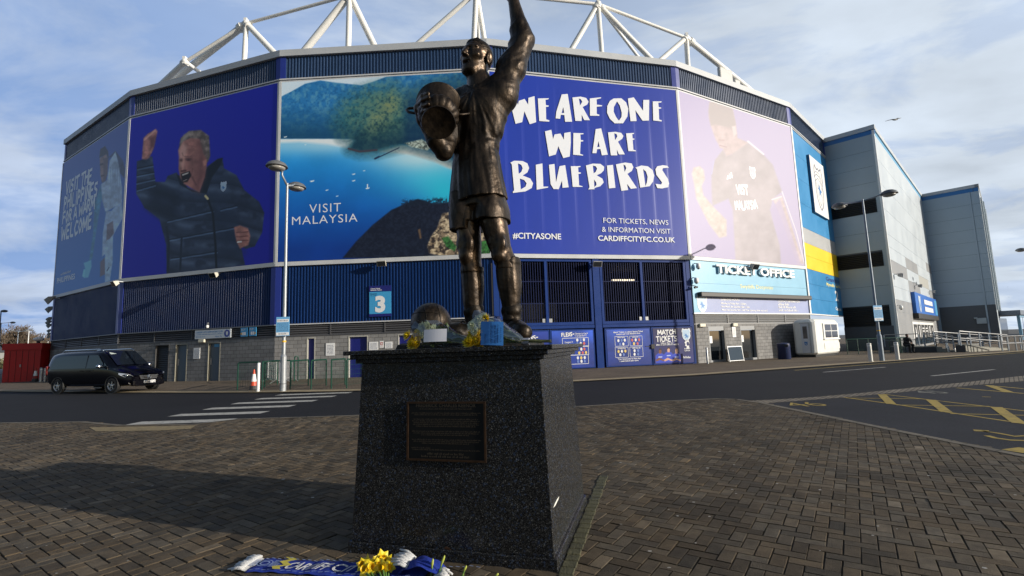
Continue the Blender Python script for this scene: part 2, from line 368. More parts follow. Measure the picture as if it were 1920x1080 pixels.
def asphalt(name, col, patch=.16):
    m = mat(name, col, .85, spec=.18); nt = m.node_tree; L = nt.links.new; b = nt.nodes['Principled BSDF']
    tc = nt.nodes.new('ShaderNodeTexCoord')
    def nz(sc, d, r=.6):
        k = nt.nodes.new('ShaderNodeTexNoise'); k.inputs['Scale'].default_value = sc; k.inputs['Detail'].default_value = d; k.inputs['Roughness'].default_value = r; L(tc.outputs['Object'], k.inputs[0]); return k.outputs[0]
    def mr(x, lo, hi, a=.3, c=.7):
        k = nt.nodes.new('ShaderNodeMapRange'); k.inputs[1].default_value = a; k.inputs[2].default_value = c; k.inputs[3].default_value = lo; k.inputs[4].default_value = hi; L(x, k.inputs[0]); return k.outputs[0]
    def mul(x, y):
        k = nt.nodes.new('ShaderNodeMath'); k.operation = 'MULTIPLY'; L(x, k.inputs[0]); L(y, k.inputs[1]); return k.outputs[0]
    f = mul(mul(mr(nz(.35, 5), 1 - patch, 1 + patch), mr(nz(22, 4, .8), .72, 1.3)), mr(nz(140, 2), .75, 1.35))
    sc = nt.nodes.new('ShaderNodeVectorMath'); sc.operation = 'SCALE'; sc.inputs[0].default_value = col; L(f, sc.inputs['Scale']); L(sc.outputs[0], b.inputs['Base Color'])
    bp = nt.nodes.new('ShaderNodeBump'); bp.inputs['Strength'].default_value = .5; bp.inputs['Distance'].default_value = .01; L(nz(160, 2), bp.inputs['Height']); L(bp.outputs[0], b.inputs['Normal'])
    return m
def brickmat(name, c1, c2, cm, bw, bh, mortar=.012, rough=.9, var=.15, uv=True, rot=0, off=.5, vs=2.0, bump=.3):
    m = mat(name, c1, rough, spec=.3); nt = m.node_tree; L = nt.links.new; b = nt.nodes['Principled BSDF']
    tc = nt.nodes.new('ShaderNodeTexCoord'); mp = nt.nodes.new('ShaderNodeMapping'); mp.inputs['Rotation'].default_value = (0, 0, rot); L(tc.outputs['UV' if uv else 'Object'], mp.inputs[0])
    br = nt.nodes.new('ShaderNodeTexBrick'); br.inputs['Scale'].default_value = 1; br.inputs['Brick Width'].default_value = bw; br.inputs['Row Height'].default_value = bh
    br.inputs['Mortar Size'].default_value = mortar; br.inputs['Mortar Smooth'].default_value = .2; br.offset = off
    br.inputs[1].default_value = (*c1, 1); br.inputs[2].default_value = (*c2, 1); br.inputs[3].default_value = (*cm, 1); L(mp.outputs[0], br.inputs[0])
    nz = nt.nodes.new('ShaderNodeTexNoise'); nz.inputs['Scale'].default_value = vs; nz.inputs['Detail'].default_value = 8; nz.inputs['Roughness'].default_value = .7; L(tc.outputs['Object'], nz.inputs[0])
    mr = nt.nodes.new('ShaderNodeMapRange'); mr.inputs[1].default_value = .3; mr.inputs[2].default_value = .7; mr.inputs[3].default_value = 1 - var; mr.inputs[4].default_value = 1 + var; L(nz.outputs[0], mr.inputs[0])
    sc = nt.nodes.new('ShaderNodeVectorMath'); sc.operation = 'SCALE'; L(br.outputs[0], sc.inputs[0]); L(mr.outputs[0], sc.inputs['Scale']); L(sc.outputs[0], b.inputs['Base Color'])
    bp = nt.nodes.new('ShaderNodeBump'); bp.inputs['Strength'].default_value = bump; bp.inputs['Distance'].default_value = .01; bp.invert = True; L(br.outputs['Fac'], bp.inputs['Height']); L(bp.outputs[0], b.inputs['Normal'])
    return m
M_ASPH = asphalt('asphalt', (.0195, .0195, .022)); M_ASPH2 = asphalt('car_park_asphalt', (.031, .032, .038), .22)
M_GROUND = mat('outer_ground', (.075, .072, .066), .9, var=.3, scale=.08)
flat('ground', [(-2500, -600), (2500, -600), (2500, 3500), (-2500, 3500)], -.03, M_GROUND)
kerb_px = [(0, 735), (170, 737), (340, 737.5), (500, 737), (640, 735), (850, 728), (1080, 716.5), (1300, 705), (1400, 698), (1500, 690.5), (1700, 676), (1920, 659.5)]
OUT = [Vector((-60, 40, 0)), Vector((-42, 32.2, 0))] + [G(*p) for p in kerb_px] + [Vector((60, 48, 0)), Vector((110, 78, 0))]
inn_px = [(0, 795), (160, 793), (230, 799.5), (367, 797.5), (447, 788), (640, 782), (860, 774), (1090, 764), (1250, 754), (1345, 749.5), (1385, 751)]
INN = [Vector((-60, 31, 0)), Vector((-40, 23.5, 0)), Vector((-20, 15.2, 0))] + [G(*p) for p in inn_px]
car_px = [(1430, 757.5), (1678, 809), (1880, 849.5), (1920, 857.5)]
CAR = [G(*p) for p in car_px]; CAR.append(CAR[-1] + (CAR[-1] - CAR[0]) * 1.9)
flat('road', [(p.x, p.y) for p in OUT] + [(110, 20), (40, -30), (CAR[-1].x, -30), (-60, -30)], 0, M_ASPH)
pts = [(p.x, p.y) for p in OUT] + [(140, 200), (-120, 200)]
M_PAVE = brickmat('pavement_blocks', (.15, .112, .076), (.18, .138, .096), (.06, .05, .035), .2, .1, .008, uv=False, rot=R(25), var=.25, vs=.6)
flat('pavement', pts, .03, M_PAVE)
M_BUFF = mat('buff_kerb', (.34, .265, .155), .9, var=.2, scale=2.2, bump=.2)
kb = MB(); ribbon(kb, OUT, .75, .034, 1); struct('kerb', kb, M_BUFF)
M_YEL = mat('yellow_road_paint', (.50, .37, .07), .8, var=.45, scale=7, bump=.1)
def paintmat(name, col, under, thr=.46, sc=5):
    m = mat(name, col, .8); nt = m.node_tree; L = nt.links.new; b = nt.nodes['Principled BSDF']; tc = nt.nodes.new('ShaderNodeTexCoord')
    nz = nt.nodes.new('ShaderNodeTexNoise'); nz.inputs['Scale'].default_value = sc; nz.inputs['Detail'].default_value = 9; nz.inputs['Roughness'].default_value = .78; L(tc.outputs['Object'], nz.inputs[0])
    cr = nt.nodes.new('ShaderNodeValToRGB'); cr.color_ramp.elements[0].position = thr - .1; cr.color_ramp.elements[0].color = (*under, 1); cr.color_ramp.elements[1].position = thr + .05; cr.color_ramp.elements[1].color = (*col, 1)
    L(nz.outputs[0], cr.inputs[0]); L(cr.outputs[0], b.inputs['Base Color']); return m
M_ZEB = paintmat('worn_white_paint', (.47, .45, .40), (.07, .07, .066), .44); M_YELW = paintmat('worn_yellow_paint', (.40, .28, .045), (.09, .075, .04), .44, 4)
M_FADE = paintmat('faded_paint', (.25, .24, .19), (.07, .07, .07), .5, 5)
zb = MB()
for k in range(6):
    y0 = 11.50 + 1.322 * k; x0 = -9.0 + .045 * k; x1 = -6.68 + .12 * k; sk = -.02
    zb.add([(x0, y0, .004), (x1, y0 + sk, .004), (x1 + .02, y0 + .48 + sk, .004), (x0 + .02, y0 + .48, .004)], [(0, 1, 2, 3)])
struct('zebra_crossing', zb, M_ZEB)
wl = MB()
for a, b in (((1544, 698), (1660, 688.5)), ((1747, 705), (1864, 693)), ((1940, 684), (2080, 671))): ribbon(wl, [G(*a), G(*b)], .13, .004)
struct('lane_dashes', wl, M_ZEB)
yl = MB(); ribbon(yl, [G(1490, 694.5), G(1560, 689), G(1700, 678.3), G(1800, 670.3), G(1920, 661), Vector((60, 47.5, 0))], .14, .004); struct('yellow_edge_line', yl, M_YELW)
tac = MB(); tp = [(167, 801.5), (230, 800.5), (367, 798), (358, 804), (300, 807.5), (180, 809)]
flat('tactile_paving', [tuple(G(*p, .03))[:2] for p in tp], .0345, mat('tactile_buff', (.25, .19, .095), .9, var=.3, scale=9, bump=.8, bscale=35))
# car park with yellow bays
z8 = lambda x, y: (1380 + x / 3.556, 640 + y / 3.556)
far = [(1585, 745), (1750, 729.5), (1920, 714.5)]
cp = [G(*p) for p in car_px[:1]] + [G(1510, 750.5)] + [G(*p) for p in far] + [Vector((30, 25, 0)), Vector((60, 30, 0)), Vector((60, -20, 0)), Vector((CAR[-1].x, -20, 0))] + [CAR[3], CAR[2], CAR[1]]
flat('car_park', [(p.x, p.y) for p in cp], .005, M_ASPH2)
up = [(1392, 752.6), (1470, 749), (1535, 744.6), (1620, 737), (1700, 728.7), (1800, 718.5), (1920, 705)]
lo = [(1428, 757.2), (1510, 751.5), (1585, 745.5), (1680, 737), (1750, 730), (1830, 722.5), (1920, 714.8)]
st = [G(*p) for p in up] + [Vector((31, 27, 0)), Vector((32, 26, 0))] + [G(*p) for p in reversed(lo)]
flat('setts_strip', [(p.x, p.y) for p in st], .010, brickmat('setts', (.26, .22, .16), (.18, .15, .115), (.05, .045, .04), .2, .1, .012, uv=False, rot=R(-45), var=.3, vs=1.5, bump=.8))
ym = MB()
def gl(mb, pts, w, z=.009): ribbon(mb, [G(*z8(*p)) for p in pts], w, z)
gl(ym, [(710, 374), (1080, 425), (1440, 480), (1920, 552), (2200, 596)], .075); gl(ym, [(985, 355), (1290, 392), (1700, 440), (1920, 466), (2300, 508)], .07)
for a, b in (((972, 356), (1035, 420)), ((1300, 393), (1405, 475)), ((1735, 441), (1890, 550)), ((2180, 500), (2400, 620))): gl(ym, [a, b], .17, .010)
for a, b in (((735, 380), (1250, 386)), ((1070, 427), (1690, 436)), ((1430, 485), (1950, 497)), ((1640, 372), (1700, 374))): gl(ym, [a, b], .07, .0095)
gl(ym, [(1470, 312), (1920, 350)], .1); gl(ym, [(1690, 296), (1822, 342)], .17, .010); gl(ym, [(1660, 294), (1920, 318)], .1); gl(ym, [(1840, 737), (1960, 722)], .22)
# wheelchair badge, partly in the frame
gl(ym, [(1585, 597), (1690, 603)], .15); gl(ym, [(1640, 600), (1760, 618), (1860, 637), (1960, 632)], .07); gl(ym, [(1672, 632), (1730, 648), (1830, 662), (1960, 667), (2050, 650)], .08)
FG = Frame((0, 0, .009), (1, 0, 0), (0, 1, 0))
put_text(ym, Frame((0, 0, .009), (.985, .17, 0), (-.17, .985, 0)), '46', (1494, 762.5), (1557, 760.2), 7.5, 0, -.005)
struct('bay_markings', ym, M_YELW)
fm = MB(); put_text(fm, Frame((0, 0, .009), (.9, .43, 0), (-.43, .9, 0)), '45', (1735, 738), (1785, 737), 4.6, 0, .01); struct('faded_bay_number', fm, M_FADE)

# near paving: every block is a little bevelled brick laid in herringbone
def near_paving():
    poly = [(p.x, p.y) for p in INN[2:]] + [(p.x, p.y) for p in CAR] + [(CAR[-1].x, -5), (-20, -5)]
    flat('paving_bed', poly, .016, mat('paving_sand', (.016, .014, .009), .95, var=.5, scale=5))
    a = R(90 - 34.6); ca, sa = math.cos(a), math.sin(a); u = .1
    N = 330; gx, gy = np.meshgrid(np.arange(-N, N), np.arange(-N, N)); gx, gy = gx.ravel(), gy.ravel(); m = (gx - gy) % 4
    cx = np.concatenate([(gx[m == 0] + 1) * u, (gx[m == 3] + .5) * u]); cy = np.concatenate([(gy[m == 0] + .5) * u, (gy[m == 3] + 1) * u])
    hx = np.concatenate([np.full((m == 0).sum(), u), np.full((m == 3).sum(), u / 2)]); hy = np.concatenate([np.full((m == 0).sum(), u / 2), np.full((m == 3).sum(), u)])
    wx, wy = cx * ca - cy * sa, cx * sa + cy * ca
    P = np.array(poly); ins = np.zeros(len(wx), bool)
    for i in range(len(P)):
        p, q = P[i], P[(i + 1) % len(P)]; cnd = (p[1] > wy) != (q[1] > wy); ins ^= cnd & (wx < p[0] + (wy - p[1]) / (q[1] - p[1] + 1e-12) * (q[0] - p[0]))
    px, py = wx - PC.x, wy - PC.y; c, s = math.cos(-PA), math.sin(-PA); lx, ly = px * c - py * s, px * s + py * c
    ins &= ~((abs(lx) < PHX - .06) & (abs(ly) < PHY - .06))
    cx, cy, hx, hy, wx, wy = [k[ins] for k in (cx, cy, hx, hy, wx, wy)]; n = len(cx)
    zt = .030 + RNG.normal(0, .0012, n); tx, ty = RNG.normal(0, .0045, n), RNG.normal(0, .0045, n); g, b = .0032, .0032
    V = []; jit = RNG.normal(0, .0012, (n, 2))
    for inset, dz in ((g, -.014), (g + b * .25, -.0022), (g + b, 0)):
        for sx, sy in ((-1, -1), (1, -1), (1, 1), (-1, 1)):
            dx, dy = sx * (hx - inset), sy * (hy - inset); X, Y = cx + dx + jit[:, 0], cy + dy + jit[:, 1]
            V.append(np.stack([X * ca - Y * sa, X * sa + Y * ca, zt + dz + dx * tx + dy * ty], -1))
    V = np.stack(V, 1).reshape(-1, 3); base = (np.arange(n) * 12)[:, None, None]
    fq = [[8, 9, 10, 11]] + [[k, (k + 1) % 4, 4 + (k + 1) % 4, 4 + k] for k in range(4)] + [[4 + k, 4 + (k + 1) % 4, 8 + (k + 1) % 4, 8 + k] for k in range(4)]
    Fq = (base + np.array(fq)[None]).reshape(-1, 4)
    me = np_mesh('paving_blocks', V, Fq)
    t = RNG.random(n)[:, None]; v = np.exp(RNG.normal(0, .20, n))[:, None]
    big = (.62 + .8 * fbm(wx * .7, wy * .7, 3))[:, None] * (1 - .35 * np.clip((fbm(wx * 1.7, wy * 1.7, 8) - .56) * 7, 0, 1))[:, None]; dark = (RNG.random(n) < .07)[:, None] * .3
    col = (np.array([.098, .070, .040]) * (1 - t) + np.array([.088, .072, .051]) * t) * v * big * (1 - dark)
    set_col(me, np.repeat(col, 12, 0)); me.materials.append(mat_attr('block_paving', .85, .3, .5, 120, .45, 9))
    o = bpy.data.objects.new('paving_blocks', me); C.objects.link(o); o['kind'] = 'structure'
    # pale flecks of gum and grit
    k = MB()
    for i in range(800):
        x, y = RNG.uniform(-12, 6), RNG.uniform(2.4, 11.5); r = abs(RNG.normal(.006, .006)) + .004
        if abs(x + .3) < 1.1 and abs(y - 4.3) < 1: continue
        if x > 5.2 or (y > 11): continue
        a0 = RNG.uniform(0, 6); e = RNG.uniform(.4, 1)
        k.add([(x + r * math.cos(a0 + t) , y + r * e * math.sin(a0 + t), .0345) for t in (0, 1.2, 2.5, 3.8, 5)], [(0, 1, 2, 3, 4)])
    tag(k.build('grit_specks', mat('grit', (.42, .40, .36), .9)), kind='stuff')
PC = Vector((-.325, 4.282, 0)); PA = R(-15.96); PHX, PHY = .79, .7175
near_paving()
eb = MB(); ribbon(eb, [Vector((p.x, p.y, 0)) for p in INN[2:]], .13, .036, -1); ribbon(eb, [G(1385, 751)] + CAR, .13, .036, -1)
struct('edging', eb, brickmat('edging_stone', (.20, .17, .125), (.155, .135, .105), (.05, .045, .035), .4, .6, .01, uv=False, rot=R(70), var=.25, vs=2))
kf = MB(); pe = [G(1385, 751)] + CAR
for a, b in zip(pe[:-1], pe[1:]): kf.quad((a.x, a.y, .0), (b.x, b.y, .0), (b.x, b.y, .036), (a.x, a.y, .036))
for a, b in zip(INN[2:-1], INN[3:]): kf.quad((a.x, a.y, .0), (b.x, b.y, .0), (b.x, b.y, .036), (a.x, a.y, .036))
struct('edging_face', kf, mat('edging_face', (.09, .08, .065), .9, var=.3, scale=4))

# ================================================================ plinth
def granite():
    m = mat('blue_granite', (.02, .022, .03), .16, spec=.5); nt = m.node_tree; L = nt.links.new; b = nt.nodes['Principled BSDF']; tc = nt.nodes.new('ShaderNodeTexCoord')
    mp = nt.nodes.new('ShaderNodeMapping'); mp.inputs['Rotation'].default_value = (.6, .4, .7); L(tc.outputs['Object'], mp.inputs[0])
    def vor(s):
        v = nt.nodes.new('ShaderNodeTexVoronoi'); v.inputs['Scale'].default_value = s; L(mp.outputs[0], v.inputs['Vector']); return v
    def ramp(x, st):
        c = nt.nodes.new('ShaderNodeValToRGB'); e = c.color_ramp.elements; e[0].position, e[0].color = st[0][0], (*st[0][1], 1); e[1].position, e[1].color = st[-1][0], (*st[-1][1], 1)
        for p, q in st[1:-1]: k = e.new(p); k.color = (*q, 1)
        L(x, c.inputs[0]); return c.outputs[0]
    v1 = vor(230); s1 = nt.nodes.new('ShaderNodeSeparateColor'); L(v1.outputs['Color'], s1.inputs[0])
    base = ramp(s1.outputs[0], [(0, (.005, .005, .0055)), (.5, (.013, .013, .0135)), (.8, (.028, .028, .028)), (.955, (.055, .055, .053)), (1, (.17, .17, .16))])
    v2 = vor(85); s2 = nt.nodes.new('ShaderNodeSeparateColor'); L(v2.outputs['Color'], s2.inputs[0])
    blue = ramp(s2.outputs[1], [(0, (0, 0, 0)), (.86, (0, 0, 0)), (.9, (.005, .010, .024)), (1, (.016, .03, .06))])
    ad = nt.nodes.new('ShaderNodeMix'); ad.data_type = 'RGBA'; ad.blend_type = 'ADD'; ad.inputs[0].default_value = 1; L(base, ad.inputs[6]); L(blue, ad.inputs[7]); L(ad.outputs[2], b.inputs['Base Color'])
    rr = ramp(s1.outputs[2], [(0, (.1, .1, .1)), (.7, (.2, .2, .2)), (1, (.55, .55, .55))]); L(rr, b.inputs['Roughness'])
    # tilted mica flakes
    nm = nt.nodes.new('ShaderNodeVectorMath'); nm.operation = 'SUBTRACT'; L(v1.outputs['Color'], nm.inputs[0]); nm.inputs[1].default_value = (.5, .5, .5)
    sc = nt.nodes.new('ShaderNodeVectorMath'); sc.operation = 'SCALE'; L(nm.outputs[0], sc.inputs[0]); L(ramp(s2.outputs[0], [(0, (.04, .04, .04)), (.93, (.05, .05, .05)), (.94, (.5, .5, .5)), (1, (.7, .7, .7))]), sc.inputs['Scale'])
    ge = nt.nodes.new('ShaderNodeNewGeometry'); a2 = nt.nodes.new('ShaderNodeVectorMath'); a2.operation = 'ADD'; L(ge.outputs['Normal'], a2.inputs[0]); L(sc.outputs[0], a2.inputs[1])
    nn = nt.nodes.new('ShaderNodeVectorMath'); nn.operation = 'NORMALIZE'; L(a2.outputs[0], nn.inputs[0]); L(nn.outputs[0], b.inputs['Normal'])
    b.inputs['Coat Weight'].default_value = 0; b.inputs['Specular IOR Level'].default_value = .22
    return m
M_GRAN = granite()
PR = Matrix.Translation(PC) @ Matrix.Rotation(PA, 4, 'Z')
plinth = thing('plinth', 'dark blue speckled granite plinth under the bronze footballer, tapering upwards', 'plinth', PC, PA)
def frus(a, b, c, d, z0, z1):
    return MB().add([(-a, -b, z0), (a, -b, z0), (a, b, z0), (-a, b, z0), (-c, -d, z1), (c, -d, z1), (c, d, z1), (-c, d, z1)], [(0,3,2,1),(4,5,6,7),(0,1,5,4),(1,2,6,5),(2,3,7,6),(3,0,4,7)])
frus(PHX, PHY, PHX - .004, PHY - .004, .01, .105).build('base_step', M_GRAN, plinth, bevel=.006, local=True)
frus(.765, .700, .712, .652, .105, 1.405).build('shaft', M_GRAN, plinth, bevel=.005, local=True)
cp_ = frus(.748, .685, .748, .685, 1.405, 1.437); 
for q in (frus(.782, .712, .782, .712, 1.437, 1.470), frus(.820, .745, .820, .745, 1.470, 1.503)): cp_.add(q.v, q.f)
cp_.build('cap', M_GRAN, plinth, bevel=.004, local=True)
tl = math.atan2(.652 - .700, 1.3)
FV = Vector((0, -math.sin(tl), math.cos(tl))); Rz = Matrix.Rotation(PA, 3, 'Z')
FP = Frame(PR @ Vector((0, -.700, .105)), Rz @ Vector((1, 0, 0)), Rz @ FV)
ua, va = FP.uv(764, 862); ub, vb = FP.uv(911.5, 752.5)
M_BRZ_L = mat('plaque_bronze', (.06, .032, .017), .5, .7, var=.3, scale=20); M_BLK = mat('plaque_black', (.004, .004, .004), .5, spec=.25); M_LET = mat('plaque_letters', (.085, .065, .045), .5, .5)
plq = MB().fbox(FP, ua, ub, va, vb, .002, .012).build('plaque', M_BLK, plinth)
fr = MB()
for k in ((ua, ub, va, va + .014), (ua, ub, vb - .014, vb), (ua, ua + .014, va + .014, vb - .014), (ub - .014, ub, va + .014, vb - .014)): fr.fbox(FP, *k, .012, .019)
fr.build('plaque_frame', M_BRZ_L, plq); W_ = ub - ua; H_ = vb - va
le = MB(); q = lambda s, x0, x1, y, h, b=0: put_text(le, FP, s, (ua + W_ * x0, va + H_ * y), (ua + W_ * x1, va + H_ * y), h, .014, b, uvc=True)
q('FREDERICK CHARLES KEENOR', .12, .88, .905, .026, .012)
sm = lambda x0, x1, y, h: put_marks(le, FP, (ua + W_ * x0, va + H_ * y), (ua + W_ * x1, va + H_ * y), h, .014)
sm(.17, .83, .865, .009)
for y, x0, x1 in ((.795, .06, .95), (.765, .1, .9), (.69, .09, .91), (.66, .07, .93), (.63, .09, .91), (.60, .08, .92), (.57, .12, .88), (.485, .07, .93), (.455, .09, .92), (.425, .19, .8), (.345, .07, .94), (.315, .09, .92), (.285, .2, .8), (.205, .06, .32), (.175, .08, .93)): sm(x0, x1, y, .009)
sm(.27, .73, .105, .015); sm(.19, .81, .06, .015)
le.build('lettering', M_LET, plq)
# brown dead leaf and feather
lf = MB(); p = PR @ Vector((.0, 0, 0)); b0 = FP.uv(838, 1030)
for k in range(3):
    c_ = FP.pt(b0[0] + .008 * k, .003, .006); lf.add([c_ + FP.U * -.025, c_ + FP.U * -.005 + FP.N * .012 + Vector((0, 0, .012)), c_ + FP.U * .024 + FP.N * .004, c_ + FP.N * .004 + Vector((0, 0, .022 - .004 * k))], [(0, 1, 2), (0, 2, 3)])
tag(lf.build('dead_leaf', mat('dead_leaf', (.16, .07, .035), .9)), 'curled brown dead leaf on the step of the granite plinth', 'leaf')
FS = Frame(PR @ Vector((.765, 0, .105)), Rz @ Vector((0, 1, 0)), Rz @ Vector((-.04, 0, 1)))
a_, b_ = FS.uv(1036, 952), FS.uv(1047, 931); fe = MB()
d_ = (Vector(b_) - Vector(a_)); n_ = Vector((-d_.y, d_.x)).normalized()
fe.fpoly(FS, [tuple(Vector(a_) - n_ * .001), tuple(Vector(a_) + d_ * .35 - n_ * .009), tuple(Vector(a_) + d_ * .8 - n_ * .006), tuple(b_), tuple(Vector(a_) + d_ * .7 + n_ * .007), tuple(Vector(a_) + d_ * .3 + n_ * .006)], .003, .006)
tag(fe.build('feather', mat('white_feather', (.75, .73, .66), .8)), 'small white feather stuck to the sunlit side of the plinth', 'feather')
# mossy soldier course of blocks along the plinth's right side
mb = MB(); cols = []
for k in range(26):
    y = -.74 + k * .101; c_ = PR @ Vector((PHX + .055 + .004 * math.sin(k * 2.1), y - .15, .023)); mb.box(c_, (.098, .094, .026), rz=PA + R(RNG.normal(0, 1)))
struct('soldier_course', mb, mat('mossy_block', (.072, .068, .034), .95, var=.5, scale=9, bump=.5), bevel=.006)
# ================================================================ stadium
CN = [Vector(p) for p in ((-37.43, 39.67), (-26.12, 32.36), (-13.81, 28.37), (-1.07, 27.9), (11.42, 30.97), (22.63, 37.4), (30.04, 44.68))]
FF = []
for a, b in zip(CN[:-1], CN[1:]): FF.append(Frame((a.x, a.y, 0), (b.x - a.x, b.y - a.y, 0), L=(b - a).length))
def metal(name, col, rough=.42, var=.06, **k): return mat(name, col, rough, .0, var=var, scale=.8, **k)
M_CLAD = metal('blue_cladding', (.006, .028, .112), .36, spec=.18); M_FASC = metal('blue_fascia', (.028, .058, .128), .32, spec=.5)
M_CORN = metal('blue_corner_trim', (.018, .034, .24), .4); M_CAP = metal('pale_roof_edge', (.46, .48, .50), .5, .08)
M_TRIM = metal('silver_trim', (.55, .56, .57), .45, .1); M_LOUV = metal('dark_louvre', (.07, .07, .075), .5); M_LOUVB = mat('louvre_back', (.015, .015, .017), .8)
M_BLOCK = brickmat('grey_blockwork', (.26, .255, .25), (.20, .197, .195), (.085, .082, .08), .45, .225, .012, var=.18, vs=1.2, bump=.5)
M_GATE = metal('blue_gate', (.008, .036, .18), .4, spec=.2); M_GATEB = mat('dark_blue_bar', (.006, .014, .07), .5, spec=.2)
M_DOOR = metal('grey_blue_door', (.085, .12, .165), .45); M_DOORB = metal('deep_blue_door', (.010, .014, .16), .4)
M_WHITE = mat('white_paint', (.78, .78, .76), .45, var=.06, scale=3); M_STEEL = mat('galvanised', (.42, .43, .44), .42, .5, var=.15, scale=8)
M_DARK = mat('dark_interior', (.012, .013, .018), .8); M_GLASS = mat('dark_glass', (.018, .022, .026), .05, spec=.8); M_BLACK = mat('black_plastic', (.02, .02, .02), .45)
M_SIGNW = mat('sign_white', (.80, .80, .80), .4); M_SIGNB = mat('sign_sky_blue', (.06, .30, .58), .4); M_SIGND = mat('sign_navy', (.012, .016, .16), .4); M_INK = mat('sign_ink', (.02, .035, .10), .5); M_YELS = mat('sign_yellow', (.78, .72, .30), .45)
stad = thing('stadium', 'faceted blue stadium corner with ribbed fascia, banners and grey block base', 'stadium', (CN[3].x, CN[3].y, 0))
def ribs(mb, F, u0, u1, v0, v1, pitch, depth, off=0):
    prof = []; u = u0
    while u < u1 - 1e-6:
        for t, d in ((0, 0), (.52, 0), (.62, 1), (.90, 1)):
            if u + t * pitch < u1: prof.append((u + t * pitch, off + d * depth))
        u += pitch
    prof.append((u1, off)); n = len(prof)
    vs = [F.pt(u, v0, d) for u, d in prof] + [F.pt(u, v1, d) for u, d in prof]
    return mb.add(vs, [(i, i + 1, n + i + 1, n + i) for i in range(n - 1)])
def slats(mb, F, u0, u1, v0, v1, pitch, depth=.06, off=0):
    v = v0
    while v < v1 - pitch * .3:
        a, b = v, min(v + pitch * .75, v1); mb.add([F.pt(u, w, o) for w, o in ((a, off + depth), (b, off + .0)) for u in (u0, u1)], [(0, 1, 3, 2)])
        mb.add([F.pt(u, w, o) for w, o in ((a, off + depth), (a - .02, off + depth - .02)) for u in (u0, u1)], [(2, 3, 1, 0)]); v += pitch
    return mb
# openings along the block base: (facet, px left, px right at the door's foot, kind)
def facet_gap(i, doors, v0, v1, name='block_wall'):
    """block wall of facet i with door openings cut out as real gaps"""
    F = FF[i]; mb = MB(); u = 0
    for a, b, h in sorted(doors):
        mb.fbox(F, u, a, v0, v1, -.3, 0)
        if h < v1: mb.fbox(F, a, b, h, v1, -.3, 0)
        u = b
    mb.fbox(F, u, F.L, v0, v1, -.3, 0); o = mb.build(name, M_BLOCK, stad); uvmap(o, F); return o
dB = []; FB = FF[1]
for x0, x1, y in ((291, 317, 660), (329, 351, 660), (390, 413, 655)): dB.append((FB.uv(x0, y)[0], FB.uv(x1, y)[0], 2.33))
dC = []; FC = FF[2]
for x0, x1, y in ((575, 591, 650), (653, 690, 650), (746, 790, 650)): dC.append((FC.uv(x0, y)[0], FC.uv(x1, y)[0], 2.38))
dE = []; FE = FF[4]
for x0, x1, y in ((1330, 1362, 645), (1390, 1420, 645)): dE.append((FE.uv(x0, y)[0], FE.uv(x1, y)[0], 2.32))
for i, d in ((0, []), (1, dB), (2, dC), (4, dE)): facet_gap(i, d, 0, 2.45)
for i in (0, 1, 2, 4):
    F = FF[i]; MB().fbox(F, 0, F.L, 2.45, 3.14, -.3, -.08).build('louvre_backing', M_LOUVB, stad)
    mb = slats(MB(), F, .0, F.L, 2.52, 3.14, .125, .075, -.07); mb.fbox(F, 0, F.L, 2.452, 2.52, -.07, .02)
    for u in np.arange(.06, F.L, F.L / 4.02): mb.fbox(F, u, u + .06, 2.52, 3.14, -.07, .012)
    mb.build('louvre_band', M_LOUV if i != 4 else metal('grey_louvre', (.22, .22, .22), .5), stad)
for i in range(6):
    F = FF[i]
    ribs(MB(), F, .0, F.L, 18.28, 19.72, .196, .05, -.02).build('ribbed_fascia', M_FASC, stad)
    MB().fbox(F, 0, F.L, 18.2, 19.72, -.3, -.03).build('fascia_backing', M_FASC, stad)
    cpb = MB().fbox(F, -.02, F.L + .02, 19.72, 20.13, -.4, .17 ); cpb.build('roof_edge', M_CAP, stad)
    tb = MB().fbox(F, 0, F.L, 18.2, 18.28, -.02, .10).fbox(F, 0, F.L, 18.06, 18.14, -.02, .07).build('upper_trim', M_TRIM, stad)
    MB().fbox(F, 0, F.L, 3.14, 18.2, -.3, -.06).build('wall_backing', M_CLAD if i != 3 else M_CLAD, stad) if i != 3 else MB().fbox(F, 0, F.L, 6.5, 18.2, -.3, -.06).build('wall_backing', M_CLAD, stad)
    if i in (0, 1, 2):
        ribs(MB(), F, .30, F.L - .30, 3.2, 6.6, .182, .045, -.01).build('ribbed_cladding', M_CLAD, stad)
        MB().fbox(F, 0, F.L, 3.14, 3.2, -.06, .07).build('lower_trim', M_TRIM if i == 2 else metal('dull_trim', (.17, .18, .2), .5), stad)
    if i < 5:
        mb = MB().fbox(F, 0, F.L, 6.60, 6.84, -.06, .14); mb.build('banner_ledge', M_TRIM, stad)
cm_ = MB()
for i in range(7):
    a = FF[max(i - 1, 0)]; b = FF[min(i, 5)]; p = CN[i]
    for v0, v1 in (((3.2, 6.6),) if i in (0, 1, 2) else ()) + ((18.28, 19.72),):
        mb = MB()
        if i > 0: mb.fbox(a, a.L - .32, a.L + .015, v0, v1, -.05, .062)
        if i < 6: mb.fbox(b, -.015, .32, v0, v1, -.05, .060)
        mb.build('corner_trim', M_CORN, stad)
    if 0 < i < 6 or i == 0:
        mb = MB()
        if i > 0: mb.fbox(a, a.L - .11, a.L + .02, 6.84, 18.06, -.06, .12)
        if i < 6: mb.fbox(b, -.02, .11, 6.84, 18.06, -.06, .118)
        mb.build('banner_post', M_TRIM, stad)
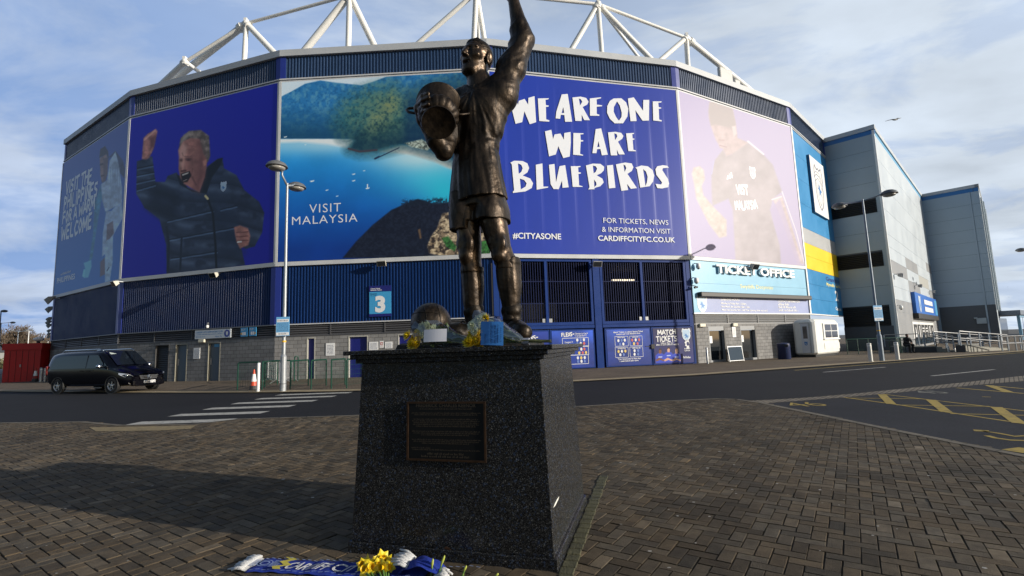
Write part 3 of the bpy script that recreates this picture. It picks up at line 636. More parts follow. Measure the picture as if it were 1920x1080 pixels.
# roof and the far side so that the body is closed
top = [Vector((p.x, p.y, 19.9)) for p in CN]; back = [Vector((p.x * 1.9 + 8, p.y + 60, 19.2)) for p in CN]
mb = MB(); n = 7; mb.add(top + back, [(i, i + 1, n + i + 1, n + i) for i in range(6)]); mb.build('roof', metal('grey_roof', (.25, .26, .27), .6), stad)
mb = MB(); b0 = CN[0]; FL_ = Frame((b0.x - 45, b0.y + 54, 0), (45, -54, 0), L=70.3); mb.fbox(FL_, 0, FL_.L, .0, 19.9, -.3, -.02); mb.build('side_wall', M_CLAD, stad)

# doors ------------------------------------------------------------------
def door(F, a, b, h, m, handle=True, frame=None, louv=False):
    o = MB().fbox(F, a + .03, b - .03, .03, h - .03, -.2, -.14).build('door', m, stad)
    if louv: slats(MB(), F, a + .05, b - .05, .1, h - .06, .12, .05, -.138).build('louvre', M_BLACK, o)
    fr = MB()
    for k in ((a, a + .05, 0, h), (b - .05, b, 0, h), (a + .05, b - .05, h - .05, h)): fr.fbox(F, *k, -.2, .012)
    fr.build('frame', frame or M_DOOR, o)
    if handle: MB().fbox(F, a + .14, a + .18, 1.0, 1.4, -.14, -.08).build('handle', M_STEEL, o)
    return o
door(FB, *dB[0], M_BLACK, False, MATS['grey_blockwork'], True); door(FB, *dB[1], M_DOOR, True, metal('cream_frame', (.30, .28, .22))); door(FB, *dB[2], M_DOOR, True, MATS['cream_frame'])
d3 = dB[2]; MB().fbox(FB, d3[0] + .35, d3[0] + .75, 2.06, 2.24, -.138, -.128).build('door_plate', M_SIGNB, stad)
for k in dC: door(FC, *k, M_DOORB, False, metal('pale_frame', (.42, .41, .36)))
for a, b, h in dE:
    o = MB().fbox(FE, a + .06, b - .06, .12, h - .28, -.22, -.19).build('glass_door', M_GLASS, stad)
    fr = MB()
    for k in ((a, a + .07, 0, h), (b - .16, b, 0, h), (a + .07, b - .16, h - .26, h), (a + .07, b - .16, .03, .16)): fr.fbox(FE, *k, -.22, .01)
    fr.build('door_frame', metal('grey_door_frame', (.26, .27, .28), .5), o); MB().fbox(FE, b - .16, b - .02, 0, h, .012, .02).build('jamb', M_BLACK, o)
    MB().fbox(FE, a + .3, a + .55, 1.25, 1.7, -.188, -.18).build('notice', M_SIGNW, o)
# bulkhead lamps and notices on the block walls
def plate(F, x0, y0, x1, y1, m, off, th=.02):
    (a, d), (b, c) = F.uv(x0, y0), F.uv(x1, y1); return MB().fbox(F, min(a, b), max(a, b), min(c, d), max(c, d), off, off + th)
for F, p, lab in ((FE, (1309, 607, 1320, 613), 'cream bulkhead light left of the ticket office doors'), (FE, (1371, 606, 1380, 612), 'cream bulkhead light between the two glass ticket office doors'), (FB, (375.5, 636.5, 386.5, 642), 'cream bulkhead light beside the grey door under the supporters club sign')):
    tag(plate(F, *p, 0, .002, .16).build('bulkhead_light', mat('cream_plastic', (.68, .64, .5), .4), bevel=.03), lab, 'wall light')

# truss ------------------------------------------------------------------
M_TUBE = mat('white_steel_tube', (.80, .79, .75), .38, var=.05, scale=1)
nodes = {'A': (347.6, 116, 0, 1), 'B': (462, 44, 1, 1), 'C': (655.5, -9, 2, 1), 'D': (893, -15, 2, 1), 'E': (1121, 8, 3, 1), 'F': (1286.5, 71, 4, 1)}
BK = [Frame(F.o - F.N * 2.2, F.U, L=F.L) for F in FF]
def np_(px, py, i, extra=0):
    u, v = BK[i].uv(px, py, -extra); return BK[i].pt(u, v, -extra)
ND = {k: np_(v[0], v[1], v[2]) for k, v in nodes.items()}
mb = MB()
for k, p in ND.items():
    pass
ro = bpy.data.objects.new('roof_truss', None); C.objects.link(ro); ro.parent = stad; WM[ro.name] = WM[stad.name]
for p in ND.values(): MB().ball(p, .25, 12, 8).box(p + Vector((0, 0, .05)), (.2, .4, .55)).build('joint', M_TUBE, ro, smooth=40)
def tube(k, px, py, i, r, extra=0, drop=2.2):
    a = ND[k] if isinstance(k, str) else k; e = np_(px, py, i, extra); d = (e - a); e = a + d * (1 + drop / max(d.length, 1))
    mb = MB().tube(a + d * .05, a + d * .09, r * 1.35, n=12).tube(a, e, r, n=14); mb.build('tube', M_TUBE, ro, smooth=40)
tube('A', 304, 156, 0, 0.187, 0, 4); tube('A', 378, 138, 0, 0.133, 1.5); tube('B', 326, 150, 0, 0.235, .5, 3)
tube('B', 458, 115, 1, 0.172); tube('B', 516, 101, 1, 0.212, .5)
tube('C', 573, 93, 2, 0.235, .5); tube('C', 653, 88, 2, 0.187); tube('C', 702, 86, 2, 0.218, .8)
tube('D', 785, 80, 2, 0.156, .5); tube('D', 888.5, 75, 2, 0.187, .3); tube('D', 897, 75, 2, 0.133, 2.5); tube('D', 908, 74, 2, 0.172, .9)
tube('E', 1073, 90, 3, 0.196, .5); tube('E', 1128, 98, 3, 0.172); tube('E', 1197, 107, 3, 0.117, 2.0); tube('E', 1220, 110, 3, 0.187, .9)
tube('F', 1239, 112, 3, 0.187, .5); tube('F', 1290, 127, 4, 0.187); tube('F', 1402, 165, 4, 0.218, .5)
for a, b, r in (('A', 'B', .11), ('B', 'C', .11), ('D', 'E', .12), ('E', 'F', .12)): MB().tube(ND[a], ND[b], r, n=12).build('chord', M_TUBE, ro, smooth=40)
MB().tube(ND['C'], ND['D'], .11, n=12).build('chord', M_TUBE, ro, smooth=40)
g = np_(1360, 146, 4, .2); MB().box(g, (1.6, .3, 1.5), rz=R(30)).box(g + Vector((1.2, .7, -.3)), (.7, .3, .9), rz=R(30)).build('gusset', metal('gusset_grey', (.5, .5, .48)), ro, bevel=.1)

# gates under the lettered banner (facet D) --------------------------------
FD = FF[3]
ro_ = MB()
ro_.fbox(FD, 0, FD.L, 0, 6.6, -5, -4.8).fbox(FD, 0, FD.L, 6.3, 6.5, -4.8, -.3).fbox(FD, -.1, .05, 0, 6.3, -4.8, -.0).fbox(FD, FD.L - .05, FD.L + .1, 0, 6.3, -4.8, -.0)
ro_.build('gate_recess', M_DARK, stad)
lx = FD.uv(1148, 525, -3)[0], FD.uv(1190, 525, -3)[0]; lz = FD.uv(1168, 525, -3)[1]
m = mat('lit_tube', (1, .9, .75)); b = m.node_tree.nodes['Principled BSDF']; b.inputs['Emission Color'].default_value = (1, .85, .62, 1); b.inputs['Emission Strength'].default_value = 1.6
st_l = MB()
for k in range(9): st_l.fbox(FD, lx[0] + (lx[1] - lx[0]) * k / 9 + .01, lx[0] + (lx[1] - lx[0]) * (k + .85) / 9, lz - .05, lz + .05, -3.1, -3)
tag(st_l.build('strip_light', m), 'lit strip light glowing in the dark behind the right hand gate', 'strip light')
tag(MB().fbox(FD, *[FD.uv(x, 522, -3)[0] for x in (990, 1038)], lz - .04, lz + .04, -3.1, -3).build('strip_light', M_SIGND), 'unlit strip light behind the left gate grille', 'strip light')
tag(MB().fbox(FD, .0, .32, .03, 6.6, -.25, .02).build('gate_post', M_GATE), 'blue steel gate post at the corner beside the ribbed cladding', 'post')
gx = FD.uv(1117, 640)[0], FD.uv(1131, 640)[0]
tag(MB().fbox(FD, gx[0] + .02, gx[1] - .03, .03, 6.6, -.25, .06).build('gate_post', M_GATE), 'blue steel post standing between the two wide gates', 'post')
tag(MB().fbox(FD, FD.L - .32, FD.L - .06, .03, 6.6, -.25, .02).build('gate_post', M_GATE), 'blue steel gate post beside the ticket office wall', 'post')
M_PRINT = mat_attr('printed_vinyl', .38, .5); M_PRINTM = mat_attr('printed_matt', .55, .4)
def gate(u0, u1, lab, mul, labx):
    t = thing('entrance_gate', lab, 'gate', FD.pt((u0 + u1) / 2, 0), group='blue entrance gates')
    fr = MB(); z0, z1 = 2.62, 6.42
    for k in ((u0, u1, z0, z0 + .17), (u0, u1, z1, z1 + .12), (u0, u0 + .15, z0 + .17, z1), (u1 - .15, u1, z0 + .17, z1), (mul - .08, mul + .08, z0 + .17, z1)): fr.fbox(FD, *k, -.16, .03)
    fr.fbox(FD, u0, u1, 2.42, 2.60, -.14, .05); fr.build('gate_frame', M_GATE, t)
    br = MB()
    for u in np.arange(u0 + .24, u1 - .16, .152): br.fbox(FD, u, u + .034, z0 + .17, z1, -.12, -.075)
    for v in (3.9, 5.2): br.fbox(FD, u0 + .15, u1 - .15, v, v + .04, -.075, -.05)
    br.build('bars', M_GATEB, t)
    for a in (-.30, .11): MB().fbox(FD, mul + a, mul + a + .19, z0 + .18, z0 + .40, -.07, -.02).build('lock_case', M_STEEL, t)
    return t
uA = (.34, gx[0] - .04); uB = (gx[1] + .02, FD.L - .36)
gA = gate(*uA, 'left blue barred gate with the season ticket boards, partly behind the statue', FD.uv(1025, 560)[0], 0)
gB = gate(*uB, 'right blue barred gate carrying the match tickets poster boards', FD.uv(1204, 540)[0], 0)
def board(t, u0, u1, paint):
    MB().fbox(FD, u0, u1, .06, 2.36, -.1, .02).build('lower_leaf', M_GATE, t)
    P = Print(FD, u0 + .1, u1 - .08, .12, 2.28, 90, 60); y = np.clip((P.vv - .1) / 2.2, 0, 1)
    c1, c2 = paint; P.col = np.array(c1)[None] * (1 - y[:, None]) + np.array(c2)[None] * y[:, None]
    k = fbm(P.uu * .8 + u0, P.vv * 1.4, 11)[:, None]; P.col = P.col * (.62 + .75 * k); b = P.build('poster', M_PRINT, t, .02, .012); return b
mA = FD.uv(1031, 640)[0]; mB_ = FD.uv(1222, 650)[0]
pA1 = board(gA, uA[0], mA - .02, ((20, 35, 100), (38, 62, 150))); pA2 = board(gA, mA + .02, uA[1] - .05, ((30, 55, 140), (45, 85, 190)))
pB1 = board(gB, uB[0] + .1, mB_ - .03, ((26, 50, 130), (48, 85, 185))); pB2 = board(gB, mB_ + .03, uB[1] + .2, ((32, 40, 112), (26, 30, 84)))
O2 = .045
# brush lettering for the smaller signs: chunky strokes
GL = {'A': [(0,0,.42,1),(.42,1,.85,0),(.2,.33,.66,.33)], 'C': [(.8,.85,.4,1),(.4,1,.1,.5),(.1,.5,.35,0),(.35,0,.8,.15)], 'E': [(.12,0,.12,1),(.12,.97,.7,1),(.12,.52,.6,.55),(.12,.03,.7,.0)], 'F': [(.12,0,.12,1),(.12,.97,.7,1),(.12,.5,.6,.55)], 'H': [(.1,0,.1,1),(.75,0,.75,1),(.1,.5,.75,.55)], 'I': [(.2,0,.2,1)], 'K': [(.12,0,.12,1),(.12,.45,.7,1),(.3,.55,.75,0)], 'L': [(.12,0,.12,1),(.12,.03,.7,.0)], 'M': [(.08,0,.14,1),(.14,1,.5,.3),(.5,.3,.85,1),(.85,1,.95,0)], 'N': [(.1,0,.1,1),(.1,1,.75,0),(.75,0,.75,1)], 'O': [(.4,1,.1,.5),(.1,.5,.4,0),(.4,0,.75,.5),(.75,.5,.4,1)], 'P': [(.12,0,.12,1),(.12,1,.65,.85),(.65,.85,.55,.5),(.55,.5,.12,.45)], 'R': [(.12,0,.12,1),(.12,1,.65,.85),(.65,.85,.55,.5),(.55,.5,.12,.48),(.3,.48,.75,0)], 'S': [(.7,.9,.2,.9),(.2,.9,.15,.6),(.15,.6,.65,.4),(.65,.4,.6,.06),(.6,.06,.08,.08)], 'T': [(.4,0,.4,1),(.0,.95,.8,1)], 'V': [(.05,1,.4,0),(.4,0,.8,1)], 'W': [(.0,1,.22,0),(.22,0,.5,.7),(.5,.7,.78,0),(.78,0,1,1)], 'X': [(.05,0,.75,1),(.05,1,.75,0)], '5': [(.7,1,.15,1),(.15,1,.12,.55),(.12,.55,.65,.45),(.65,.45,.55,.05),(.55,.05,.08,.05)], '-': [(.1,.5,.6,.5)], 'Y': [(.05,1,.4,.5),(.8,1,.4,.5),(.4,.5,.4,0)]}
ADV = {'I': .42, 'M': 1.08, 'W': 1.1, ' ': .45, '-': .7}
def brush(mb, F, s, p0, p1, h, off, w=.2, uvc=False, zs=0.0):
    a, b = (Vector(p0), Vector(p1)) if uvc else (Vector(F.uv(*p0)), Vector(F.uv(*p1)))
    if not uvc: h = (Vector(F.uv(p0[0], p0[1] - h)) - a).length
    W = sum(ADV.get(c, .88) for c in s); d = (b - a) / W; n = Vector((-d.y, d.x)).normalized(); x = 0; rg = random.Random(len(s)); k = 0
    for c in s:
        dy = rg.uniform(-.06, .06)
        for st in GL.get(c, []):
            P = [Vector((st[0], st[1] + dy)), Vector((st[2], st[3] + dy))]; e = (P[1] - P[0]).normalized(); q = Vector((-e.y, e.x)); w0, w1 = w * rg.uniform(.75, 1.15) / 2, w * rg.uniform(.65, 1.0) / 2
            pts = [P[0] - e * .04 + q * w0, P[0] - e * .04 - q * w0, P[1] + e * .05 - q * w1, P[1] + e * .05 + q * w1]
            k += 1; mb.add([F.pt(*(a + d * (x + t.x) + n * (t.y * h)), off + .0007 * (k % 9)) for t in pts], [(0, 1, 2, 3)])
        x += ADV.get(c, .88)
    return mb
z7 = lambda x, y: (960 + x / 5.333, 560 + y / 5.333)
def rect(mb, F, x0, y0, x1, y1, w, off):
    (a, t), (b, c) = F.uv(x0, y0), F.uv(x1, y1)
    for k in ((a, b, t - w, t), (a, b, c, c + w), (a, a + w, c, t), (b - w, b, c, t)): mb.add([F.pt(u, v, off) for u, v in ((k[0], k[2]), (k[1], k[2]), (k[1], k[3]), (k[0], k[3]))], [(0, 1, 2, 3)])
def discs(F, spots, parent, off, r=.1):
    cs = ((.75, .75, .78), (.55, .12, .12), (.12, .2, .5), (.75, .55, .15), (.78, .78, .78))
    for k in range(5):
        mb = MB()
        for j, (x, y) in enumerate(spots):
            if (j * 7 + j // 3) % 5 == k:
                u, v = F.uv(x, y); mb.add([F.pt(u + r * .85 * math.cos(t), v + r * 1.1 * math.sin(t), off) for t in np.arange(0, 6.28, .7)], [tuple(range(9))])
        if mb.v: mb.build('club_badges', mat('badge_%d' % k, cs[k], .5), parent)
w = MB(); brush(w, FD, 'FLEX5-', z7(492, 382), z7(622, 372), 6.5, O2, .3)
F2 = lambda s, x0, y0, x1, y1, h, b=.01: put_text(w, FD, s, z7(x0, y0), z7(x1, y1), h, O2, b)
F2('Choose 1x Cat A', 626, 358, 756, 354, 3.0, .02); F2('+ 1x Cat B or C.', 626, 380, 746, 374, 3.0, .02)
for y in (395, 478, 566): rect(w, FD, *z7(498, y), *z7(766, y + 84), .025, O2)
F2('Category A', 524, 446, 606, 440, 3.4)
w.build('lettering', M_SIGNW, pA2); discs(FD, [z7(x, y) for x, y in ((650, 414), (683, 413), (716, 411), (650, 450), (685, 448), (718, 447), (690, 505), (720, 503), (670, 542), (704, 540), (737, 538), (656, 592), (690, 591), (724, 589), (658, 628), (692, 626), (725, 625))], pA2, O2 + .002, .085)
w = MB(); brush(w, FD, 'FLEX5-', (980, 640), (1009, 636), 7, O2, .3); w.build('lettering', M_SIGNW, pA1)
w = MB(); F2('Match Tickets on sale to Season Ticket', 1012, 345, 1306, 332, 2.9, .02); F2('holders and Club Members first.', 1040, 364, 1280, 352, 2.9, .02)
for x0, y0, x1, y1 in ((1022, 378, 1162, 474), (1170, 374, 1304, 470), (1026, 488, 1164, 586), (1172, 484, 1310, 580)):
    rect(w, FD, *z7(x0, y0), *z7(x1, y1), .02, O2); a, b = FD.uv(*z7(x0 + 28, y0 + 16)), FD.uv(*z7(x1 - 28, y0 + 14)); put_marks(w, FD, a, b, .07, O2)
F2('Then general sale no later than', 1056, 612, 1284, 602, 2.9, .02); F2('1 week before each game.', 1074, 632, 1264, 622, 2.9, .02)
w.build('lettering', M_SIGNW, pB1); discs(FD, [z7(x, y) for x, y in ((1060, 420), (1092, 417), (1124, 415), (1076, 455), (1110, 453), (1198, 414), (1233, 412), (1267, 411), (1216, 450), (1252, 449), (1062, 528), (1096, 526), (1130, 524), (1080, 561), (1114, 560), (1222, 520), (1257, 519), (1222, 556), (1257, 555))], pB1, O2 + .002, .085)
w = MB(); brush(w, FD, 'MATCH', z7(1452, 362), z7(1636, 354), 8.5, O2, .26); brush(w, FD, 'TICKETS', z7(1440, 432), z7(1652, 422), 10, O2, .26)
a, b = FD.uv(*z7(1484, 452)), FD.uv(*z7(1612, 448)); put_marks(w, FD, a, b, .09, O2); a, b = FD.uv(*z7(1440, 470)), FD.uv(*z7(1664, 462)); put_marks(w, FD, a, b, .09, O2)
a, b = FD.uv(*z7(1710, 596)), FD.uv(*z7(1798, 594)); put_marks(w, FD, a, b, .13, O2)
put_text(w, FD, 'Premier', z7(1720, 507), z7(1778, 505), 2.6, O2, .02); put_text(w, FD, 'League', z7(1722, 525), z7(1776, 523), 2.6, O2, .02)
LION = [(-.1, .5), (.12, .55), (.3, .35), (.35, .1), (.25, -.1), (.3, -.35), (.1, -.5), (-.15, -.4), (-.05, -.2), (-.3, -.1), (-.2, .05), (-.35, .2), (-.2, .3)]
uL = FD.uv(*z7(1746, 458)); put_shape(w, FD, [[(uL[0] + x * .5, uL[1] + y * .62) for x, y in LION], [(uL[0] + .06 + .1 * math.cos(t), uL[1] + .04 + .13 * math.sin(t)) for t in np.arange(0, 6.28, .8)]], O2)
w.build('lettering', M_SIGNW, pB2)
M_CW = mat('crest_white', (.75, .78, .82), .45); M_CB = mat('crest_blue', (.05, .2, .5), .45)
crest(FD, FD.uv(*z7(1738, 360)), 0.8, pB2, O2, M_CW, mat('crest_pale', (.45, .6, .75), .45), M_CB)
P = Print(FD, *[f for k in (z7(1420, 650), z7(1690, 485)) for f in ()], *(lambda a, b: (a[0], b[0], a[1] + .02, b[1]))(FD.uv(*z7(1425, 648)), FD.uv(*z7(1692, 480))), 110, 66, inv=lambda x, y: ((x - 960) * 5.333, (y - 560) * 5.333))
P.fill((30, 35, 100))
for cx, sk in ((1478, (120, 72, 50)), (1562, (215, 165, 140)), (1642, (220, 175, 150))):
    top = 500 if cx != 1562 else 486
    P.poly([(cx - 44, 648), (cx - 46, top + 72), (cx - 30, top + 52), (cx - 10, top + 42), (cx + 10, top + 42), (cx + 32, top + 54), (cx + 44, top + 76), (cx + 42, 648)], (45, 70, 190), 2)
    P.poly([(cx - 46, 612), (cx - 10, 590), (cx + 10, 600), (cx + 42, 612), (cx + 36, 626), (cx, 612), (cx - 38, 628)], sk, 2)
    P.poly([(cx - 12, top + 50), (cx - 14, top + 15), (cx, top + 4), (cx + 13, top + 15), (cx + 11, top + 50)], sk, 2); P.poly([(cx - 15, top + 20), (cx - 12, top + 2), (cx, top - 4), (cx + 12, top + 2), (cx + 15, top + 20), (cx, top + 10)], (45, 30, 25) if cx != 1642 else (190, 150, 110), 2)
    P.line([(cx - 14, top + 84), (cx + 16, top + 82)], 8, (220, 225, 240), .8)
P.build('players_print', M_PRINT, pB2, O2 - .012, .014)
lb = MB(); u, v = FD.uv(*z7(1400, 478)); lb.fbox(FD, u - .1, u + .13, v - .13, v + .13, .03, .12).fbox(FD, u - .45, u - .1, v, v + .03, .04, .07); lb.build('gate_bolt', M_BLACK, gB)
# ================================================================ banners
M_BAN = mat_attr('banner_vinyl', .45, .4, .12, 1.2)
def banner(i, lab, nu=240, nv=220, inv=None, u0=.13, u1=None, v0=6.86, v1=18.04):
    F = FF[i]; t = thing('banner', lab, 'banner', F.pt(F.L / 2, v0), group='printed banners round the stadium wall')
    return t, Print(F, u0, (F.L - .13) if u1 is None else u1, v0, v1, nu, nv, inv=inv), F
OB = .105   # lettering distance from the wall (print front at .10)
def finish(P, t, gain=1.0): return P.build('print', M_BAN, t, .04, .06, gain)
# --- goalkeeper banner (facet 0)
t0, P, F = banner(0, 'blue banner at the far left with a goalkeeper in white and hand lettering', 200, 240, inv=lambda x, y: ((x - 100) * 3.176, (y - 220) * 3.176))
yy = np.clip(P.y / 1000, 0, 1)[:, None]; P.col = np.array([52, 72, 140]) * (1 - yy) + np.array([36, 100, 165]) * yy
P.poly([(340,240),(380,203),(425,260),(437,310),(432,365),(405,330),(385,240)], (42, 52, 78), 3, noise=.3)
P.poly([(325,560),(355,560),(418,490),(424,600),(370,700),(345,800),(300,830),(305,690)], (150, 168, 190), 3, noise=.25)
P.poly([(295,400),(330,375),(345,260),(380,207),(395,260),(420,420),(418,510),(360,545),(320,565),(297,480)], (150, 165, 182), 3, noise=.3, ns=.04)
P.poly([(292,402),(300,480),(275,620),(243,840),(222,862),(246,700),(255,520)], (58, 118, 145), 3, noise=.3)
P.poly([(190,868),(236,850),(238,890),(218,955),(196,957),(181,947),(200,905)], (95, 165, 185), 3); P.poly([(182,945),(190,905),(200,905),(196,957)], (110, 180, 195), 2)
P.poly([(330,640),(365,620),(372,690),(345,725),(326,735)], (105, 88, 92), 3, noise=.3); P.poly([(288,950),(290,862),(318,835),(320,935)], (98, 82, 88), 3)
P.poly([(322,740),(366,718),(364,860),(347,978),(318,984),(318,840)], (150, 172, 190), 3, noise=.2); P.line([(330, 915), (342, 895)], 5, (60, 80, 110))
P.poly([(286,245),(326,220),(336,250),(332,335),(320,380),(300,392),(290,345)], (120, 96, 92), 3, noise=.35, ns=.06)
P.poly([(308,250),(334,240),(332,335),(320,380),(308,390)], (70, 58, 66), 5, .6); P.line([(290, 285), (305, 280)], 6, (50, 42, 48)); P.line([(296, 352), (312, 348)], 5, (60, 40, 45))
P.poly([(284,242),(290,192),(318,174),(336,205),(340,250),(326,222),(300,234)], (38, 38, 48), 3)
for k in range(5): P.line([(350 + k * 14, 300), (356 + k * 11, 480)], 4, (110, 128, 150), .5)
finish(P, t0, 1.7); w = MB(); A = lambda x, y: (100 + x / 3.176, 220 + y / 3.176)
for s_, x0, y0, x1, y1, h in (('VISIT THE', 82, 462, 240, 385, 70), ('PHILIPPINES', 70, 556, 274, 462, 72), ('FOR A WARM', 62, 638, 258, 545, 64), ('WELCOME', 56, 733, 240, 660, 74)): brush(w, F, s_, A(x0, y0), A(x1, y1), h / 3.176, OB, .26)
put_text(w, F, 'PHILIPPINES', A(31, 990), A(138, 962), 9.5, OB, .02); u_, v_ = F.uv(*A(54, 943)), F.uv(*A(118, 922)); put_marks(w, F, u_, v_, .18, OB)
w.build('lettering', mat('faded_lettering', srgb(238, 242, 248), .5), t0)
# --- manager banner (facet 1)
t1, P, F = banner(1, 'deep blue banner of a man in a padded jacket raising his fist', 270, 260, inv=lambda x, y: ((x - 230) * 3, (y - 160) * 3))
yy = np.clip(P.y / 1080, 0, 1)[:, None]; P.col = np.array([24, 28, 148]) * (1 - yy) + np.array([18, 18, 128]) * yy
jk = [(88,430),(175,402),(192,545),(246,546),(262,512),(312,492),(350,560),(400,590),(480,598),(470,470),(540,418),(568,412),(578,470),(648,508),(690,590),(775,658),(804,720),(792,830),(750,908),(700,922),(672,905),(696,1012),(440,1052),(256,1062),(254,900),(216,755),(132,692),(85,612)]
P.poly(jk, (36, 45, 64), 3, noise=.18, ns=.018, seed=4); jm = P.mask(jk, 3)
q_ = P.y - .16 * (P.x - 250) + 14 * np.sin(P.x * .013); bt = np.mod(q_, 104) / 104; sh = fbm(P.x * .016, P.y * .02, 9, 3); P.cover(jm * np.exp(-((bt - .30) / .17) ** 2) * np.clip((sh - .30) * 1.5, 0, .42), (92, 110, 136)); P.cover(jm * np.clip((bt - .72) * 3, 0, .7) * (.5 + .5 * sh), (18, 23, 38)); P.cover(jm * np.clip((.40 - sh) * 3, 0, .45), (20, 26, 42))
P.poly([(190,560),(330,620),(300,800),(220,750),(140,690)], (14, 20, 36), 25, .75); P.poly([(480,600),(530,680),(540,1000),(640,980),(690,940),(670,900),(640,700)], (24, 34, 54), 30, .6)
for ln in ([(92,470),(180,452)],[(90,510),(184,492)],[(88,550),(190,528)],[(90,590),(192,560)],[(262,765),(520,705)],[(268,870),(640,800)],[(280,975),(540,935)],[(560,700),(650,680)]): P.line(ln, 5, (16, 22, 38), .8); P.line([(a, b + 8) for a, b in ln], 5, (92, 118, 150), .5)
P.line([(480,625),(515,720),(530,900),(535,1030)], 9, (14, 16, 26)); P.line([(255,800),(268,900),(262,1050)], 10, (20, 26, 42)); P.line([(340,860),(332,1040)], 8, (20, 26, 42)); P.line([(474,625),(486,640)], 9, (170, 160, 120))
P.poly([(330,560),(310,500),(345,520),(372,580),(440,606),(480,470),(545,416),(572,410),(560,450),(510,520),(480,612),(400,600)], (14, 18, 28), 3)
P.poly([(322,370),(334,300),(380,260),(448,254),(494,288),(501,400),(490,430),(470,450),(440,380),(400,330),(340,345)], (98, 88, 82), 4, noise=.6, ns=.05, seed=2)
P.poly([(326,405),(321,370),(348,318),(390,300),(440,305),(462,390),(482,420),(480,460),(470,520),(440,604),(392,580),(352,556),(330,520),(322,470)], (134, 92, 84), 4, noise=.35, ns=.03, seed=5)
P.poly([(440,310),(470,400),(470,520),(440,604),(400,590),(420,500),(430,420)], (84, 52, 52), 22, .7); P.poly([(326,405),(324,370),(346,325),(372,350),(360,420),(352,470),(332,460)], (176, 140, 130), 10, .7)
P.poly([(330,330),(352,280),(400,262),(370,300)], (140, 132, 124), 8, .7)
P.blob(338, 424, 11, 9, (58, 36, 36), .85); P.blob(380, 418, 24, 10, (62, 38, 38), .85); P.line([(358,403),(398,402)], 5, (84, 58, 54), .5); P.blob(378, 424, 9, 4, (24, 15, 17), .7); P.blob(400, 470, 40, 40, (110, 74, 70), .4); P.line([(402,470),(392,520)], 5, (92, 58, 56), .6); P.line([(372,340),(440,352)], 4, (112, 74, 68), .5); P.line([(370,362),(436,372)], 4, (112, 74, 68), .4); P.line([(352,412),(345,478)], 8, (168, 124, 112), .6); P.line([(338,486),(362,482)], 7, (70, 40, 40)); P.line([(343, 384), (349, 402)], 4, (112, 78, 72), .6)
P.poly([(335,500),(386,484),(394,510),(372,546),(344,550)], (22, 12, 14), 3); P.poly([(341,504),(380,491),(377,499),(346,511)], (170, 165, 160), 2); P.line([(350,541),(370,532)], 3, (120, 105, 100)); P.poly([(458,430),(480,420),(478,452),(464,458)], (150, 106, 96), 4); P.line([(400, 520), (420, 560)], 8, (84, 54, 52), .7)
P.poly([(116,416),(125,300),(150,275),(194,248),(205,262),(196,300),(182,362),(160,408),(140,422)], (140, 98, 92), 4, noise=.4, ns=.05); P.poly([(160,300),(196,280),(184,350),(164,360)], (80, 50, 54), 8, .8); P.line([(130, 310), (190, 258)], 7, (186, 146, 136), .6)
P.poly([(634,800),(666,790),(712,806),(726,850),(715,900),(668,920),(648,880),(640,840)], (140, 96, 88), 4, noise=.3, ns=.05)
for k in range(3): P.line([(650, 830 + 24 * k), (712, 826 + 24 * k)], 5, (86, 52, 50), .8)
P.line([(655,884),(675,882)], 5, (230, 225, 215))
finish(P, t1, 1.9); ub_, vb_ = F.uv(230 + 575 / 3, 160 + 572 / 3)
crest(F, (ub_, vb_), .68, t1, OB, mat('crest_grey', srgb(175, 190, 215), .45), mat('crest_pale', (.45, .6, .75), .45), M_CB)
# --- island banner (facet 2)
t2, P, F = banner(2, 'banner with a photograph of a blue bay, forested hills and white lettering', 380, 330, inv=lambda x, y: ((x - 510) * 2.843, (y - 120) * 2.843))
x, y = P.x, P.y; n1 = fbm(x * .008, y * .008, 21, 5); n2 = fbm(x * .05, y * .05, 31, 4); n3 = fbm(x * .10, y * .12, 41, 5) * .75 + n2 * .3
P.fill((196, 214, 228)); bc = np.array([[40, 150, 215], [10, 98, 185], [8, 52, 132]], float)
q = np.clip((y - 430) / 560, 0, 1)[:, None]; sea = bc[0] * (1 - q) * (1 - q) + bc[1] * 2 * q * (1 - q) + bc[2] * q * q
sea = sea * (.92 + .16 * n1[:, None]); P.col = np.where((y > 400)[:, None], sea, P.col)
P.blob(90, 430, 420, 60, (150, 200, 226), .75); P.blob(330, 425, 160, 45, (180, 214, 230), .6); P.blob(880, 600, 260, 130, (70, 195, 225), .85); P.blob(790, 500, 260, 75, (190, 222, 232), .9); P.blob(930, 690, 120, 90, (40, 190, 215), .8)
P.poly([(36,402),(250,398),(430,400),(440,420),(400,450),(300,432),(150,420),(36,425)], (214, 222, 226), 8, .95)
P.poly([(580,470),(690,432),(800,455),(930,500),(1170,610),(1170,640),(935,556),(860,520),(760,490),(660,478)], (212, 212, 206), 8, .95)
h1 = [(40,185),(110,150),(180,110),(262,92),(340,104),(420,112),(480,118),(540,100),(620,70),(720,62),(860,44),(1000,38),(1175,30),(1175,600),(1000,520),(800,440),(680,430),(430,402),(40,402)]
P.poly(h1, (40, 112, 170), 3); m1 = P.mask(h1, 3); P.cover(m1 * np.clip((n2 - .42) * 2.6, 0, .6), (92, 150, 178)); P.cover(m1 * np.clip((.50 - n3) * 2.4, 0, .5), (20, 78, 128)); P.cover(m1 * np.clip((y - 220) / 200, 0, .8), (16, 62, 96))
h2 = [(340,290),(390,200),(470,150),(560,128),(650,118),(700,160),(760,150),(840,120),(1000,90),(1175,100),(1175,600),(900,480),(720,425),(560,465),(470,470),(420,455),(440,410),(380,390),(340,330)]
